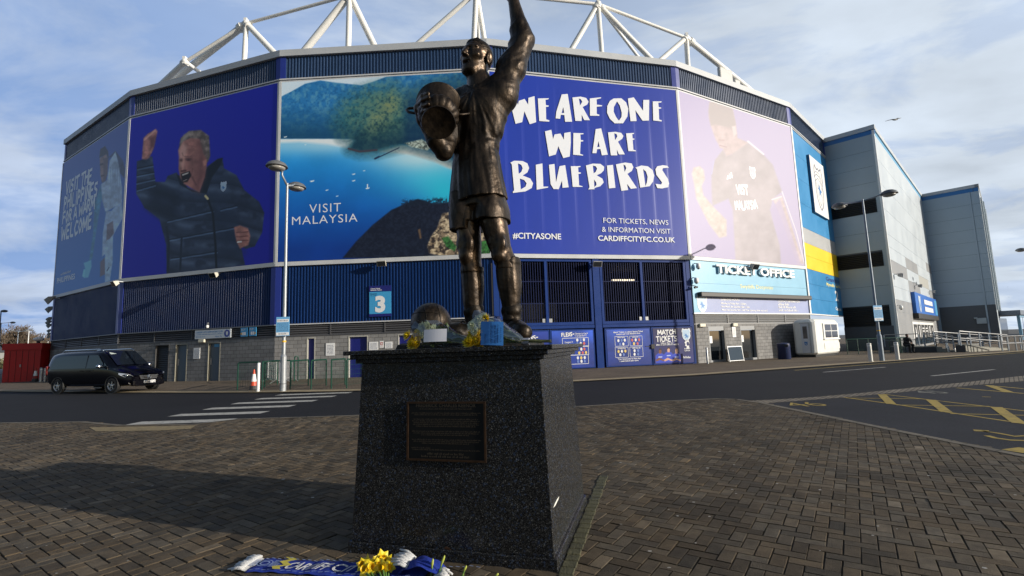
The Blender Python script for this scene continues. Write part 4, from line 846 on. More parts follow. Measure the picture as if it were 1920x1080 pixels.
P.poly(h2, (46, 98, 104), 60, .9); hd2 = [(430,402),(442,412),(418,455),(470,470),(560,464),(640,440),(720,425),(900,480),(900,330),(700,300),(520,330)]; P.poly(hd2, (30, 74, 82), 14, .9); m2 = np.maximum(P.mask(h2, 60), P.mask(hd2, 10)); sun_ = np.exp(-((x - 620 + (y - 240) * .55) / 75) ** 2 - ((y - 250) / 130) ** 2)
P.cover(m2 * np.clip((n2 - .40) * 3, 0, .6), (94, 128, 112)); P.cover(m2 * np.clip(sun_ * (n3 * 1.2 - .05), 0, .7), (140, 142, 92)); P.cover(m2 * np.clip((.50 - n3) * 3.2, 0, .6), (18, 50, 66)); P.cover(m2 * np.clip((y - 300) / 160, 0, .75) * (1 - sun_), (14, 48, 70)); P.cover(m2 * np.clip((x - 680) / 90, 0, .6), (12, 48, 86))
P.line([(412,455),(470,470),(560,462)], 8, (60, 58, 70)); P.line([(560,506),(680,450)], 4, (30, 50, 80)); P.line([(552,508),(572,498)], 7, (30, 50, 80))
P.poly([(710,425),(800,405),(860,440),(830,465),(740,445)], (150, 160, 150), 4, .9, noise=1.0, ns=.15)
hb = [(380,1036),(450,950),(540,860),(640,780),(720,745),(780,722),(860,745),(930,742),(1010,720),(1175,700),(1175,1036)]
P.poly(hb, (16, 22, 40), 4); P.cover(P.mask(hb, 4) * np.clip((n3 - .45) * 3, 0, .5), (36, 46, 66)); P.cover(np.clip(1 - abs(y - 742 + 30 * (n3 - .5) * 2 + (x - 800) * .05) / 22, 0, 1) * ((x > 690) & (x < 935)) * (n3 > .42), (18, 30, 48))
rk = [(830,970),(850,920),(880,880),(910,800),(960,790),(1000,860),(1040,900),(1175,880),(1175,1036),(960,1036),(840,1010)]
P.poly(rk, (128, 112, 92), 4); mr_ = P.mask(rk, 4); P.cover(mr_ * np.clip((n3 - .45) * 5, 0, .9), (206, 190, 160)); P.cover(mr_ * np.clip((.45 - n2) * 6, 0, .9), (40, 34, 34))
P.poly([(905,930),(940,920),(985,975),(975,1000),(930,975)], (40, 96, 44), 4, .9, noise=.8, ns=.12); P.poly([(1105,955),(1170,930),(1170,1036),(1105,1036)], (44, 100, 46), 4, .9, noise=.8, ns=.12); P.poly([(780,885),(792,880),(800,930),(790,935)], (130, 100, 70), 3, .7)
for bx, by, s_ in ((217, 627, 12), (438, 590, 9), (438, 625, 9), (296, 675, 8), (512, 665, 11), (350, 707, 7), (494, 572, 6), (182, 434, 5), (75, 392, 9)): P.poly([(bx - s_, by), (bx - s_ * .4, by + s_ * .45), (bx + s_ * .9, by + s_ * .1), (bx + s_, by - s_ * .4), (bx, by - s_ * .2)], (225, 235, 240), 2)
P.line([(512, 645), (512, 662)], 3, (225, 235, 240))
finish(P, t2, 1.15); w = MB(); A = lambda x, y: (510 + x / 2.843, 120 + y / 2.843)
put_text(w, F, 'VISIT', A(203, 797), A(371, 788), 17.0, OB, -.004, spacing=1.15); put_text(w, F, 'MALAYSIA', A(111, 860), A(459, 842), 16.0, OB, -.004, spacing=1.12)
w.build('lettering', mat('banner_white', srgb(225, 228, 235), .45), t2)
# --- lettered banner (facet 3)
t3, P, F = banner(3, 'royal blue banner with big white brush lettering about bluebirds', 130, 60)
n = fbm(P.uu * 1.1, P.vv * .35, 51)[:, None]; P.col = np.array([26, 54, 160]) * (.97 + .06 * n) + np.zeros_like(P.col)
P.build('print', mat_attr('creased_vinyl', .34, .5, .0), t3, .04, .06)
# soft vertical creases where the vinyl is tensioned: bend the sheet itself
pm = [c for c in t3.children if c.name.startswith('print')][0].data
for v in pm.vertices[:130 * 60]:
    wpos = WM[t3.name] @ v.co; u = (wpos - F.o).dot(F.U); z = wpos.z; k = (u / 1.07) % 1.0
    amp = .012 * max(0, math.sin(math.pi * min(1, max(0, (z - 7.2) / 10.6)))) ** .6
    v.co += F.N * (amp * ((k if k < .86 else (1 - k) / .14 * .86) - .43))
L1 = [[[(125,125),(145,130),(170,220),(180,175),(240,155),(278,215),(280,145),(345,125),(362,400),(295,422),(238,285),(215,400),(145,418),(85,180),(80,135)]],
 [[(380,150),(495,148),(492,158),(460,165),(465,220),(495,225),(493,236),(465,240),(468,370),(502,380),(500,395),(395,388)]],
 [[(632,108),(695,102),(742,395),(668,396),(660,325),(622,322),(615,365),(568,360),(575,290)],[(648,240),(658,302),(630,305)]],
 [[(745,140),(830,130),(890,145),(915,185),(900,215),(852,240),(930,380),(868,378),(842,320),(842,388),(775,386)],[(812,150),(835,160),(848,185),(825,225)]],
 [[(928,150),(1048,137),(1045,148),(1000,160),(1002,215),(1058,222),(1056,232),(1000,237),(1002,312),(1030,322),(1028,333),(930,332)]],
 [[(1180,150),(1262,148),(1310,190),(1335,260),(1325,340),(1278,412),(1190,412),(1140,365),(1110,300),(1112,230),(1140,175)],[(1215,180),(1245,225),(1265,300),(1262,345),(1235,385),(1205,345),(1180,290),(1182,240)]],
 [[(1330,150),(1392,138),(1490,280),(1492,165),(1555,165),(1552,382),(1485,385),(1408,272),(1422,388),(1358,390)]],
 [[(1592,180),(1685,180),(1683,192),(1650,195),(1655,240),(1682,246),(1680,255),(1655,260),(1660,372),(1688,380),(1685,392),(1597,382)]]]
L2 = [[[(455,102),(522,85),(540,185),(555,135),(618,125),(655,190),(658,120),(725,108),(728,220),(716,368),(648,384),(596,258),(570,345),(498,366)]],
 [[(755,118),(862,122),(860,132),(828,135),(832,192),(860,197),(858,207),(832,210),(825,338),(858,350),(856,358),(752,348)]],
 [[(990,78),(1048,70),(1118,348),(1055,355),(1040,288),(1005,290),(998,332),(955,332),(968,240)],[(1020,205),(1032,265),(1006,268)]],
 [[(1120,112),(1200,106),(1260,118),(1282,150),(1270,180),(1225,210),(1298,345),(1235,345),(1212,292),(1218,355),(1150,355)],[(1185,122),(1210,130),(1218,155),(1195,195)]],
 [[(1310,122),(1395,118),(1393,128),(1375,132),(1380,175),(1400,180),(1398,188),(1380,192),(1388,295),(1416,305),(1414,312),(1335,310)]],
 [[(90,432),(130,412),(220,415),(270,440),(288,490),(270,535),(220,568),(300,600),(330,650),(315,700),(250,735),(118,752),(115,740),(130,725),(105,450)],[(170,440),(205,455),(220,490),(205,530),(178,550)],[(190,600),(235,615),(262,650),(250,685),(200,715)]],
 [[(358,455),(428,440),(438,685),(490,685),(488,695),(368,718)]],
 [[(497,455),(555,445),(572,640),(608,470),(668,458),(705,692),(640,698),(635,620),(600,712),(545,710),(515,660)]],
 [[(727,470),(830,468),(828,478),(805,482),(808,532),(835,537),(833,546),(808,552),(815,672),(852,680),(850,688),(748,688)]],
 [[(887,462),(960,442),(1040,445),(1080,475),(1075,515),(1045,545),(1000,565),(1060,600),(1075,640),(1040,680),(975,700),(980,712),(912,715),(925,690)],[(960,462),(990,470),(1005,495),(990,530),(968,545)],[(972,610),(995,640),(998,668),(975,690)]],
 [[(1108,462),(1172,455),(1198,697),(1130,704)]],
 [[(1203,450),(1300,430),(1370,440),(1388,480),(1370,520),(1325,550),(1425,700),(1360,708),(1320,655),(1332,720),(1262,730)],[(1282,452),(1302,462),(1312,490),(1295,530)]],
 [[(1408,485),(1470,462),(1540,470),(1590,510),(1608,570),(1595,630),(1560,680),(1460,695),(1435,560),(1425,500)],[(1490,500),(1520,525),(1538,580),(1530,640),(1515,680)]],
 [[(1640,470),(1700,458),(1745,465),(1762,485),(1700,490),(1692,510),(1750,600),(1765,650),(1755,690),(1690,705),(1640,700),(1622,655),(1680,662),(1690,640),(1630,560),(1620,500)]]]
M_LETW = MATS['banner_white']; OL = .135
for loops, cv in [(l, lambda x, y: (940 + x / 5.647, 160 + y / 5.645)) for l in L1] + [(l, lambda x, y: (940 + x / 5.647, 230 + y / 5.65)) for l in L2]:
    put_shape(MB(), F, loops, OL, cv).build('letter', M_LETW, t3)
z3 = lambda x, y: (940 + x / 5.333, 390 + y / 5.333); w = MB()
put_text(w, F, '#CITYASONE', z3(110, 308), z3(592, 318), 11.2, OL, .02); put_text(w, F, 'FOR TICKETS, NEWS', z3(1012, 152), z3(1660, 175), 9.8, OL); put_text(w, F, '& INFORMATION VISIT', z3(998, 242), z3(1682, 262), 9.8, OL); put_text(w, F, 'CARDIFFCITYFC.CO.UK', z3(960, 330), z3(1728, 348), 10.0, OL, .022)
w.build('lettering', M_LETW, t3)
# --- player banner (facet 4)
t4, P, F = banner(4, 'pale sun faded lilac banner of a footballer looking down with a raised fist', 230, 240, inv=lambda x, y: ((x - 1260) * 3, (y - 160) * 3))
x, y = P.x, P.y; k = np.clip((x - 60) / 700, 0, 1)[:, None]; P.col = np.array([146, 136, 174]) * (1 - k) + np.array([154, 145, 178]) * k  # sun glare on the vinyl is painted into these pale print colours
bd = [(230,430),(280,365),(300,400),(330,390),(360,300),(420,325),(505,390),(560,450),(612,600),(560,640),(545,700),(570,800),(600,900),(608,1010),(350,985),(335,700),(310,640),(220,680),(215,560),(215,480)]
P.poly(bd, (148, 139, 148), 5, noise=.12, ns=.02)
P.poly([(105,500),(115,465),(150,458),(172,480),(178,530),(160,570),(170,620),(230,690),(300,760),(300,850),(260,860),(200,780),(130,640),(118,560)], (170, 158, 155), 5, noise=.15)
P.poly([(205,100),(240,95),(330,120),(350,210),(362,300),(420,325),(330,390),(298,402),(280,360),(262,355),(255,335),(240,310),(215,240),(200,180)], (163, 146, 151), 5, noise=.1)
P.poly([(198,150),(205,98),(245,92),(330,120),(352,220),(350,290),(320,240),(240,225),(212,230)], (144, 134, 138), 5); P.line([(262, 340), (300, 350)], 5, (145, 123, 130)); P.line([(258, 310), (285, 312)], 6, (150, 129, 134)); P.poly([(330,235),(350,230),(358,275),(340,295)], (178, 165, 169), 4)
P.poly([(560,640),(610,620),(650,740),(690,870),(735,1005),(700,1010),(660,900),(620,780)], (168, 152, 155), 5, noise=.15)
P.line([(420, 318), (508, 390)], 7, (187, 181, 196)); P.line([(228, 430), (216, 500)], 6, (148, 142, 181)); P.line([(555, 645), (608, 628)], 5, (187, 181, 194)); P.line([(612, 600), (690, 820), (740, 1010)], 4, (187, 182, 196))
P.poly([(545,700),(600,640),(640,760),(720,1012),(608,1012),(600,900)], (149, 137, 172), 6, .8)
P.build('print', mat_attr('glare_washed_vinyl', .48, .5, .0), t4, .04, .06); w = MB(); A = lambda x, y: (1260 + x / 3, 160 + y / 3)
brush(w, F, 'VIST', A(358, 612), A(425, 618), 17, OB, .34); brush(w, F, 'MALAYSIA', A(350, 700), A(475, 694), 15, OB, .34)
for k in range(3): put_shape(w, F, [[F.uv(*A(*q)) for q in ((300 + k * 13, 532 - k * 4), (309 + k * 13, 532 - k * 4 + 1), (311 + k * 9, 512 - k * 10), (304 + k * 9, 506 - k * 8))]], OB)
w.build('lettering', mat('pale_white', srgb(225, 222, 226), .45), t4)
crest(F, F.uv(*A(446, 495)), .95, t4, OB, mat('pale_white', (.7, .7, .7)), mat('crest_glare', srgb(176, 166, 180), .45), mat('crest_glare_bird', srgb(205, 205, 215), .45))  # crest lightened with the same painted glare as the print

# ================================================================ ticket office front (facet 4, lower part)
F = FF[4]; M_TO = mat('pale_blue_panel', (.17, .42, .60), .42, var=.05, scale=.6); M_TO2 = mat('lilac_blue_panel', (.25, .30, .52), .45, var=.05, scale=.8)
tk = thing('ticket_office_fascia', 'pale blue ticket office fascia over the grey block wall', 'fascia', F.pt(F.L / 2, 3.2))
pn = MB().fbox(F, .02, F.L - .1, 5.12, 6.6, -.05, .05).fbox(F, .02, F.L - .1, 4.25, 5.11, -.05, .05).fbox(F, .02, .62, 3.22, 4.245, -.05, .05).build('panel', M_TO, tk)
MB().fbox(F, .63, F.L - .1, 3.22, 4.24, -.05, .052).build('information_panel', M_TO2, tk)
MB().fbox(F, -.02, F.L + .1, 3.12, 3.21, -.06, .09).build('trim', M_WHITE, tk)
MB().fbox(F, F.L - .1, F.L + .06, 3.2, 18.1, -.05, .13).build('edge_post', M_WHITE, tk)
w = MB(); z9 = lambda x, y: (1290 + x / 7.68, 480 + y / 7.68)
put_text(w, F, 'TICKET OFFICE', z9(372, 244), z9(1490, 318), 15.2, .16, .035, depth=.10); w.build('raised_lettering', M_WHITE, tk)
w = MB(); put_text(w, F, 'Swyddfa Docynnau', z9(745, 462), z9(1212, 482), 7.4, .06, .004); w.build('welsh_lettering', M_YELS, tk)
w = MB()
for s_, x0, y0, x1, y1, h in (('OPENING HOURS', 462, 640, 730, 645, 4.4), ('Monday to Friday 9am - 5.00pm', 468, 692, 828, 704, 3.6), ('Non Match day Saturday 10am - 2pm', 470, 740, 875, 748, 3.6), ('Match day Saturday 9am - Half Time (opening times may vary)', 476, 786, 1132, 798, 3.4), ('CONTACT INFORMATION', 1284, 668, 1598, 672, 4.2)): put_text(w, F, s_, z9(x0, y0), z9(x1, y1), h, .065, .022)
for x0, y0, x1, y1 in ((1290, 712, 1462, 714), (1292, 752, 1545, 756), (1298, 796, 1585, 800)): a, b = F.uv(*z9(x0, y0)), F.uv(*z9(x1, y1)); put_marks(w, F, a, b, .16, .065)
w.build('white_lettering', M_SIGNW, tk)
crest(F, F.uv(*z9(192, 680)), 1.25, tk, .062, M_CW, mat('crest_pale', (.45, .6, .75), .45), M_CB)
a, b = F.uv(*z9(122, 530)), F.uv(*z9(1712, 590)); aw = MB().fbox(F, a[0], b[0], 4.20, 4.52, .055, .38)
tag(aw.build('shutter_box', mat('black_shutter', (.018, .016, .014), .5), bevel=.05), 'long black shutter box under the ticket office lettering', 'shutter box')

# ================================================================ striped end wall (facet 5)
F = FF[5]; ew = thing('striped_wall', 'sky blue wall with a grey and a yellow stripe beside the stair tower', 'wall', F.pt(5, 3.2))
M_EB = mat('bright_blue_panel', (.025, .23, .50), .42, var=.06, scale=.5); M_EB2 = mat('mid_blue_panel', (.022, .21, .46), .42, var=.06, scale=.5); M_EY = mat('yellow_panel', (.80, .54, .008), .5, var=.05, scale=.6); M_EG = mat('grey_panel', (.40, .41, .42), .45, var=.05, scale=.6)
def jointed(nm, m, v0, v1, step, parent, F=F, u0=.07, u1=None, off=.04):
    mb = MB(); v = v0
    while v < v1 - .05:
        t = min(v + step, v1); mb.fbox(F, u0, F.L if u1 is None else u1, v + .008, t - .008, -.05, off); v = t
    return mb.build(nm, m, parent)
jointed('blue_panel', M_EB, 10.03, 18.05, 2.0, ew); jointed('grey_stripe', M_EG, 8.8, 10.03, 1.23, ew); jointed('yellow_stripe', M_EY, 6.72, 8.8, 1.04, ew); jointed('lower_blue_panel', M_EB2, 3.2, 6.72, 1.17, ew)
MB().fbox(F, .07, F.L, 3.12, 3.2, -.05, .07).build('trim', M_WHITE, ew)
zz = lambda x, y: (1500 + x / 7.2, 470 + y / 7.2); w = MB()
put_text(w, F, 'Grandstand', zz(345, 404), zz(560, 452), 7.2, .05, .02); w.build('dark_lettering', mat('sign_navy', (.01, .01, .1)), ew)
w = MB(); put_text(w, F, 'Mynedfa Gorllewin', zz(352, 472), zz(580, 520), 5.6, .05, .02); w.build('yellow_lettering', M_YELS, ew)
w = MB(); put_text(w, F, '2', zz(474, 672), zz(514, 680), 17, .05, .03); put_text(w, F, 'Canton', zz(476, 800), zz(548, 815), 5.6, .05, .03); w.build('white_lettering', M_SIGNW, ew)
cb = thing('crest_board', 'white crest board with an outlined shield hung high on the sky blue wall', 'sign', F.pt(6, 12))
ba, bb, bt, bo = 3.75, 8.1, 16.75, 11.75
MB().fbox(F, ba, bb, bo, bt, .04, .24).build('board_box', mat('navy_box', (.03, .10, .19), .45), cb); MB().fbox(F, ba + .02, bb - .02, bo + .02, bt - .02, .24, .26).build('face', M_SIGNW, cb)
M_LINE = mat('grey_outline', (.13, .14, .2), .5); cx, cy, ch = 5.95, 14.2, 3.9; w = MB()
def oline(pts, wd, off=.265):
    n_ = len(pts); v = [Vector(p) for p in pts]; vs = []
    for i in range(n_):
        d = (v[min(i + 1, n_ - 1)] - v[max(i - 1, 0)]).normalized(); q = Vector((-d.y, d.x)); ww = wd[i] if isinstance(wd, list) else wd; vs += [F.pt(*(v[i] + q * ww), off), F.pt(*(v[i] - q * ww), off)]
    w.add(vs, [(2 * i, 2 * i + 1, 2 * i + 3, 2 * i + 2) for i in range(n_ - 1)])
SC = lambda pts, k=1: [(cx + x * ch * k * .82, cy + y * ch * k) for x, y in pts]
oline(SC(SHIELD + SHIELD[:1]), .07); oline(SC([(-.4, .2), (-.2, .3), (.1, .28), (.3, .1)]), .035); oline(SC([(-.34, .12), (-.1, .22), (.14, .16), (.3, -.02)]), .03); oline(SC([(-.24, .12), (-.22, -.14), (-.1, -.32), (.0, -.4), (.1, -.32), (.2, -.14), (.22, .06)]), .03); oline(SC([(-.38, .3), (-.2, .36), (.06, .36), (.34, .2)]), .025)
w.build('outline', M_LINE, cb); put_shape(MB(), F, [SC(BIRD, .95)], .27).build('bird', M_CB, cb)

# ================================================================ stair towers
N5 = FF[5].N; U5 = FF[5].U; c6 = Vector((CN[6].x, CN[6].y, 0))
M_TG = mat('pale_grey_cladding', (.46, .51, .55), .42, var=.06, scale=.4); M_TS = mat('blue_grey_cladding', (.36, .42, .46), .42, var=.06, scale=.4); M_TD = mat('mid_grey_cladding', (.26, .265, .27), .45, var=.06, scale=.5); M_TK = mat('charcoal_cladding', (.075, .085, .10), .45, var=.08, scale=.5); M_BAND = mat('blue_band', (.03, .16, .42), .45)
TW = 3.86; ta = c6 + N5 * TW
T1L = Frame(c6, N5, L=TW); T1R = Frame(ta, U5, L=32.3)
tw = thing('stair_tower', 'pale grey stair tower with black louvres and a chequered sunlit side', 'tower', ta)
def clad(F, u0, u1, v0, v1, m, step, nm, parent, off=0.03):
    mb = MB(); n_ = max(1, round((v1 - v0) / step)); s_ = (v1 - v0) / n_
    for k in range(n_): mb.fbox(F, u0, u1, v0 + k * s_ + .012, v0 + (k + 1) * s_ - .012, -.2, off)
    return mb.build(nm, m, parent)
MB().fbox(T1L, 0.02, TW - .02, 0, 19.7, -.35, .005).build('left_backing', M_TK, tw); MB().fbox(T1R, .02, 32.2, 0, 19.7, -.35, .005).build('right_backing', M_TG, tw)
lv = [(1565, 388, 1650, 404), (1572, 500, 1663, 518), (1580, 596, 1676, 612)]; zb_ = []
for (a, b, c, d) in lv: zb_.append((T1L.uv((a + c) / 2, d)[1], T1L.uv((a + c) / 2, b)[1]))
lvb = [(12.15, 13.45), (7.35, 8.75), (2.15, 3.95)]
edges = [0.02] + [e for p in reversed(lvb) for e in p] + [19.25]
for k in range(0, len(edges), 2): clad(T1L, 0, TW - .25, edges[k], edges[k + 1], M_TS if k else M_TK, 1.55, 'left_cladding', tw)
for a, b in lvb:
    mb = slats(MB(), T1L, .05, TW - .4, a + .05, b - .05, .16, .1, .02); mb.build('louvre', M_BLACK, tw); MB().fbox(T1L, TW - .4, TW - .25, a, b, -.1, .03).build('louvre_side', M_TS, tw)
MB().fbox(T1L, TW - .25, TW + .06, 0, 19.25, -.2, .045).build('corner_post', M_TS, tw)
MB().fbox(T1L, 0, TW + .1, 19.25, 19.65, -.2, .02).build('blue_band', M_BAND, tw); MB().fbox(T1L, -.02, TW + .15, 19.65, 20.05, -.3, .12).build('roof_edge', M_CAP, tw)
MB().fbox(T1R, 0, 32.3, 19.25, 19.65, -.2, .02).build('right_blue_band', mat('pale_blue_band', (.10, .33, .55), .45), tw); MB().fbox(T1R, -.15, 32.3, 19.65, 20.05, -.3, .12).build('roof_edge', M_CAP, tw)
MB().fbox(T1R, -.05, .12, 0, 19.6, -.1, .07).build('edge_trim', M_WHITE, tw)
# chequered panels (photo pixels measured on the wall)
CH = {}
cols_ = [.12, 9.5, 18.1, 26.8, 32.2]; rows_ = [0.02, 4.4, 5.55, 6.7, 7.9, 9.05, 10.2, 19.25]
pat = {(0, 0): 1, (1, 0): 1, (2, 0): 1, (3, 0): 1, (0, 3): 1, (1, 2): 1, (1, 4): 1, (2, 1): 1, (2, 3): 2, (3, 5): 1, (3, 2): 1}
for ci in range(4):
    for ri in range(7):
        k = pat.get((ci, ri), 0); mb = MB(); r0, r1 = rows_[ri], rows_[ri + 1]; n_ = 1 if r1 - r0 < 3 else 4
        for q_ in range(n_): mb.fbox(T1R, cols_[ci] + .008, cols_[ci + 1] - .008, r0 + (r1 - r0) * q_ / n_ + .01, r0 + (r1 - r0) * (q_ + 1) / n_ - .01, -.2, .03)
        mb.build('wall_panel', (M_TG, M_TD, mat('warm_grey_cladding', (.40, .40, .37), .45))[k], tw)
mb = MB(); q_ = [ta + Vector((0, 0, 19.8)), ta + U5 * 32 + Vector((0, 0, 19.8)), c6 + U5 * 32 + Vector((0, 0, 19.8)), c6 + Vector((0, 0, 19.8))]; mb.add(q_, [(0, 1, 2, 3)]).build('roof', MATS['grey_roof'], tw)
# entrance of the club shop in the right face of the tower
F = T1R; zE = lambda x, y: (1660 + x / 7.385, 560 + y / 7.385)
en = thing('shop_entrance', 'glazed double entrance with dark pictogram panels under the blue sign', 'entrance', F.pt(9, 0))
ea, eb_ = F.uv(*zE(398, 600))[0], F.uv(*zE(690, 600))[0]; et = F.uv(*zE(530, 330))[1]
mb = MB().fbox(F, ea, eb_, .9, et, .03, .06); mb.build('white_frame', M_WHITE, en)
d1 = MB(); 
for k in range(6):
    a = ea + (eb_ - ea) * (.03 + k * .16); d1.fbox(F, a, a + (eb_ - ea) * .135, et - 1.75, et - .25, .06, .08)
d1.build('pictogram_panel', M_BLACK, en); pw = MB()
for k in range(6):
    a = ea + (eb_ - ea) * (.03 + k * .16); wd = (eb_ - ea) * .135
    if k in (0, 5): pw.fpoly(F, [(a + wd * .25, et - 1.5), (a + wd * .75, et - 1.5), (a + wd * .6, et - 1.0), (a + wd * .55, et - .55), (a + wd * .4, et - .55), (a + wd * .4, et - 1.0)], .08, .09)
    elif k in (1, 4): pw.fpoly(F, [(a + wd * .4, et - 1.55), (a + wd * .65, et - 1.55), (a + wd * .65, et - .4), (a + wd * .4, et - .4)], .08, .09)
    else:
        for q_ in (0, 1, 2): pw.fbox(F, a + wd * .2, a + wd * .85, et - 1.3 + q_ * .3, et - 1.18 + q_ * .3, .08, .09)
pw.build('pictograms', M_SIGNW, en)
d2 = MB()
for k in range(4): a = ea + (eb_ - ea) * (.03 + k * .24); d2.fbox(F, a, a + (eb_ - ea) * .21, .95, et - 2.3, .06, .08)
d2.build('glass_doors', mat('door_glass', (.05, .075, .10), .08, spec=.8), en)
sb = F.uv(*zE(380, 250)), F.uv(*zE(668, 285)); tag(MB().fbox(F, sb[0][0], sb[1][0] + .3, et + .3, et + .85, .03, .5).build('shutter_box', M_BLACK, bevel=.04), 'black shutter box over the glazed shop entrance', 'shutter box')
ss = thing('shop_sign', 'blue club shop sign with a crest and two white panels over the entrance', 'sign', F.pt(9, 5.5))
z6 = lambda x, y: (1620 + x / 4.153, 440 + y / 4.153); a, b = F.uv(*z6(357, 447)), F.uv(*z6(548, 640)); vt = F.uv(*z6(357, 447))[1]; vb2 = F.uv(*z6(374, 618))[1]
MB().fbox(F, a[0], b[0], vb2, vt, .03, .35).build('sign_board', mat('sign_royal', (.012, .13, .50), .4), ss)
w = MB(); LW = b[0] - a[0]; HH = vt - vb2
for k in (0, 1): w.fbox(F, a[0] + LW * .34, a[0] + LW * .74, vb2 + HH * (.18 + .36 * k), vb2 + HH * (.41 + .36 * k), .35, .40)
w.build('white_panel', M_SIGNW, ss)
MB().fbox(F, b[0] - LW * .13, b[0] - .02, vb2 + HH * .1, vt - HH * .1, .35, .37).build('side_panel', M_SIGNB, ss)
crest(F, (a[0] + LW * .16, vb2 + HH * .5), HH * .8, ss, .37, M_CW, mat('crest_pale', (.45, .6, .75), .45), M_CB, 1.1)
# second tower
e1 = ta + U5 * 32.3; TW2 = 5.6; tb2 = e1 + N5 * TW2; T2L = Frame(e1, N5, L=TW2); T2R = Frame(tb2, U5, L=18)
t2w = thing('stair_tower', 'larger slate blue stair tower behind with a charcoal base and blue top band', 'tower', tb2)
MB().fbox(T2L, 0.02, TW2 - .02, 0, 19.7, -.35, .005).build('left_backing', M_TK, t2w)
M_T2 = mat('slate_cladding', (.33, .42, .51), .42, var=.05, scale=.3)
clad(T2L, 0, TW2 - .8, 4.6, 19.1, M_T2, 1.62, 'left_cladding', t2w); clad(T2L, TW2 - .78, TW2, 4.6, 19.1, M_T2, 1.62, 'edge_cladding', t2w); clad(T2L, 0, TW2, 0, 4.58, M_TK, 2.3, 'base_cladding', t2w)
MB().fbox(T2L, -.1, .3, 0, 4.6, .035, .12).fbox(T2L, TW2 - .95, TW2 - .8, 0, 19.1, .035, .09).build('downpipe', M_T2, t2w)
MB().fbox(T2L, 0, TW2 - .5, 19.1, 19.6, -.2, .02).fbox(T2L, TW2 - .45, TW2, 19.1, 19.6, -.2, .02).build('blue_band', M_BAND, t2w); MB().fbox(T2L, 0, TW2 + .1, 19.6, 20.0, -.3, .1).build('roof_edge', M_CAP, t2w)
clad(T2R, 0, 18, 0, 19.6, M_TG, 2.4, 'right_cladding', t2w); MB().fbox(T2R, -.1, 18, 19.6, 20.0, -.3, .1).build('roof_edge', M_CAP, t2w)
mb = MB()
for k in range(5): mb.fbox(T2R, 1.5 + 3 * k, 3.2 + 3 * k, 4, 18.5, .03, .3 if k % 2 else .18)
mb.build('side_rib', M_TS, t2w)
mb = MB(); q_ = [tb2, tb2 + U5 * 18, e1 + U5 * 18, e1]; mb.add([q + Vector((0, 0, 19.8)) for q in q_], [(0, 1, 2, 3)]).build('roof', MATS['grey_roof'], t2w)
tag(MB().fbox(T2L, TW2 - 1.9, TW2 - 1.0, 2.3, 3.0, .04, .3).fbox(T2L, TW2 - 2.1, TW2 - 1.8, 2.95, 3.1, .04, .4).build('meter_box', M_TS), 'small grey box on the charcoal base of the slate blue tower', 'cabinet')
# ================================================================ lamp posts
M_POLE = mat('painted_grey_pole', (.33, .35, .37), .42, .3, var=.12, scale=5); M_POLE2 = mat('blue_grey_pole', (.19, .23, .28), .45, .2, var=.12, scale=5); M_HEAD = mat('lamp_head_grey', (.15, .155, .16), .45, .2); M_LENS = mat('lamp_lens', (.30, .29, .27), .25)
def up(px, py, z): r = ray(px, py); return EYEV + r * ((z - EYE) / r.z)
def head(t, p, d, r=.42):
    d = Vector((d.x, d.y, 0)).normalized()
    h = MB().lathe(p + Vector((0, 0, -.03)), [(r * .86, -.02), (r, .0), (r * .97, .05), (r * .8, .15), (r * .5, .22), (r * .15, .25)], n=18).build('lamp_head', M_HEAD, t, smooth=50)
    MB().lathe(p + Vector((0, 0, -.075)), [(r * .4, -.09), (r * .68, -.05), (r * .8, .022)], n=16).build('lens', M_LENS, h, smooth=True)
def lamp_post(lab, base, heads, ztop, m, r=.075, sign=None, group='double headed lamp posts'):
    t = thing('lamp_post', lab, 'lamp post', base, group=group); b = Vector(base)
    MB().tube(b, b + Vector((0, 0, 1.35)), r * 1.55, n=16).tube(b + Vector((0, 0, 1.35)), b + Vector((0, 0, 1.45)), r * 1.55, r, n=16, caps=False).tube(b + Vector((0, 0, 1.45)), b + Vector((0, 0, ztop)), r, r * .62, n=16).build('pole', m, t, smooth=40)
    top = b + Vector((0, 0, ztop - .1))
    for h in heads:
        d = h - top; d.z = 0; a = MB().path([top, top + (h - top) * .5 + Vector((0, 0, .04)), h - d.normalized() * .3 + Vector((0, 0, .06))], [.045, .04, .035], 8); a.build('arm', m, t, smooth=True); head(t, h, d)
    if sign:
        z0, z1, wd = sign; F = Frame(b + Vector((0, -.12, 0)), (1, .05, 0)); s = MB().fbox(F, -wd / 2, wd / 2, z0, z1, .0, .02).build('notice_plate', M_SIGNB2, t, bevel=.004)
        hh = z1 - z0; w = MB().fbox(F, -wd * .44, wd * .46, z1 - hh * .27, z1 - hh * .12, .02, .024).fbox(F, -wd * .48, wd * .48, z0 + hh * .03, z0 + hh * .19, .02, .024).build('white_strip', M_SIGNW, s)
        k = MB(); [put_marks(k, F, (-wd * .42, z1 - hh * q), (wd * .42, z1 - hh * q), hh * .028, .0215) for q in (.34, .40, .46, .52, .58, .64, .70, .75)]
        [put_marks(k, F, (-wd * .3, z0 + hh * q), (wd * .3, z0 + hh * q), hh * .03, .0255) for q in (.08, .12)]; put_marks(k, F, (-wd * .40, z1 - hh * .22), (wd * .4, z1 - hh * .22), hh * .05, .0255); k.build('small_print', M_INK, s)
    return t
M_SIGNB2 = mat('notice_blue', (.16, .42, .72), .45)
bL = G(530.5, 733.5, .03); hz = 9.08
tL = lamp_post('tall grey double lamp post behind the zebra crossing with a yellow band', bL, [up(519, 312, hz), up(556, 351, hz)], VH(539, 345, bL), M_POLE, .075, (2.18, 2.94, .52))
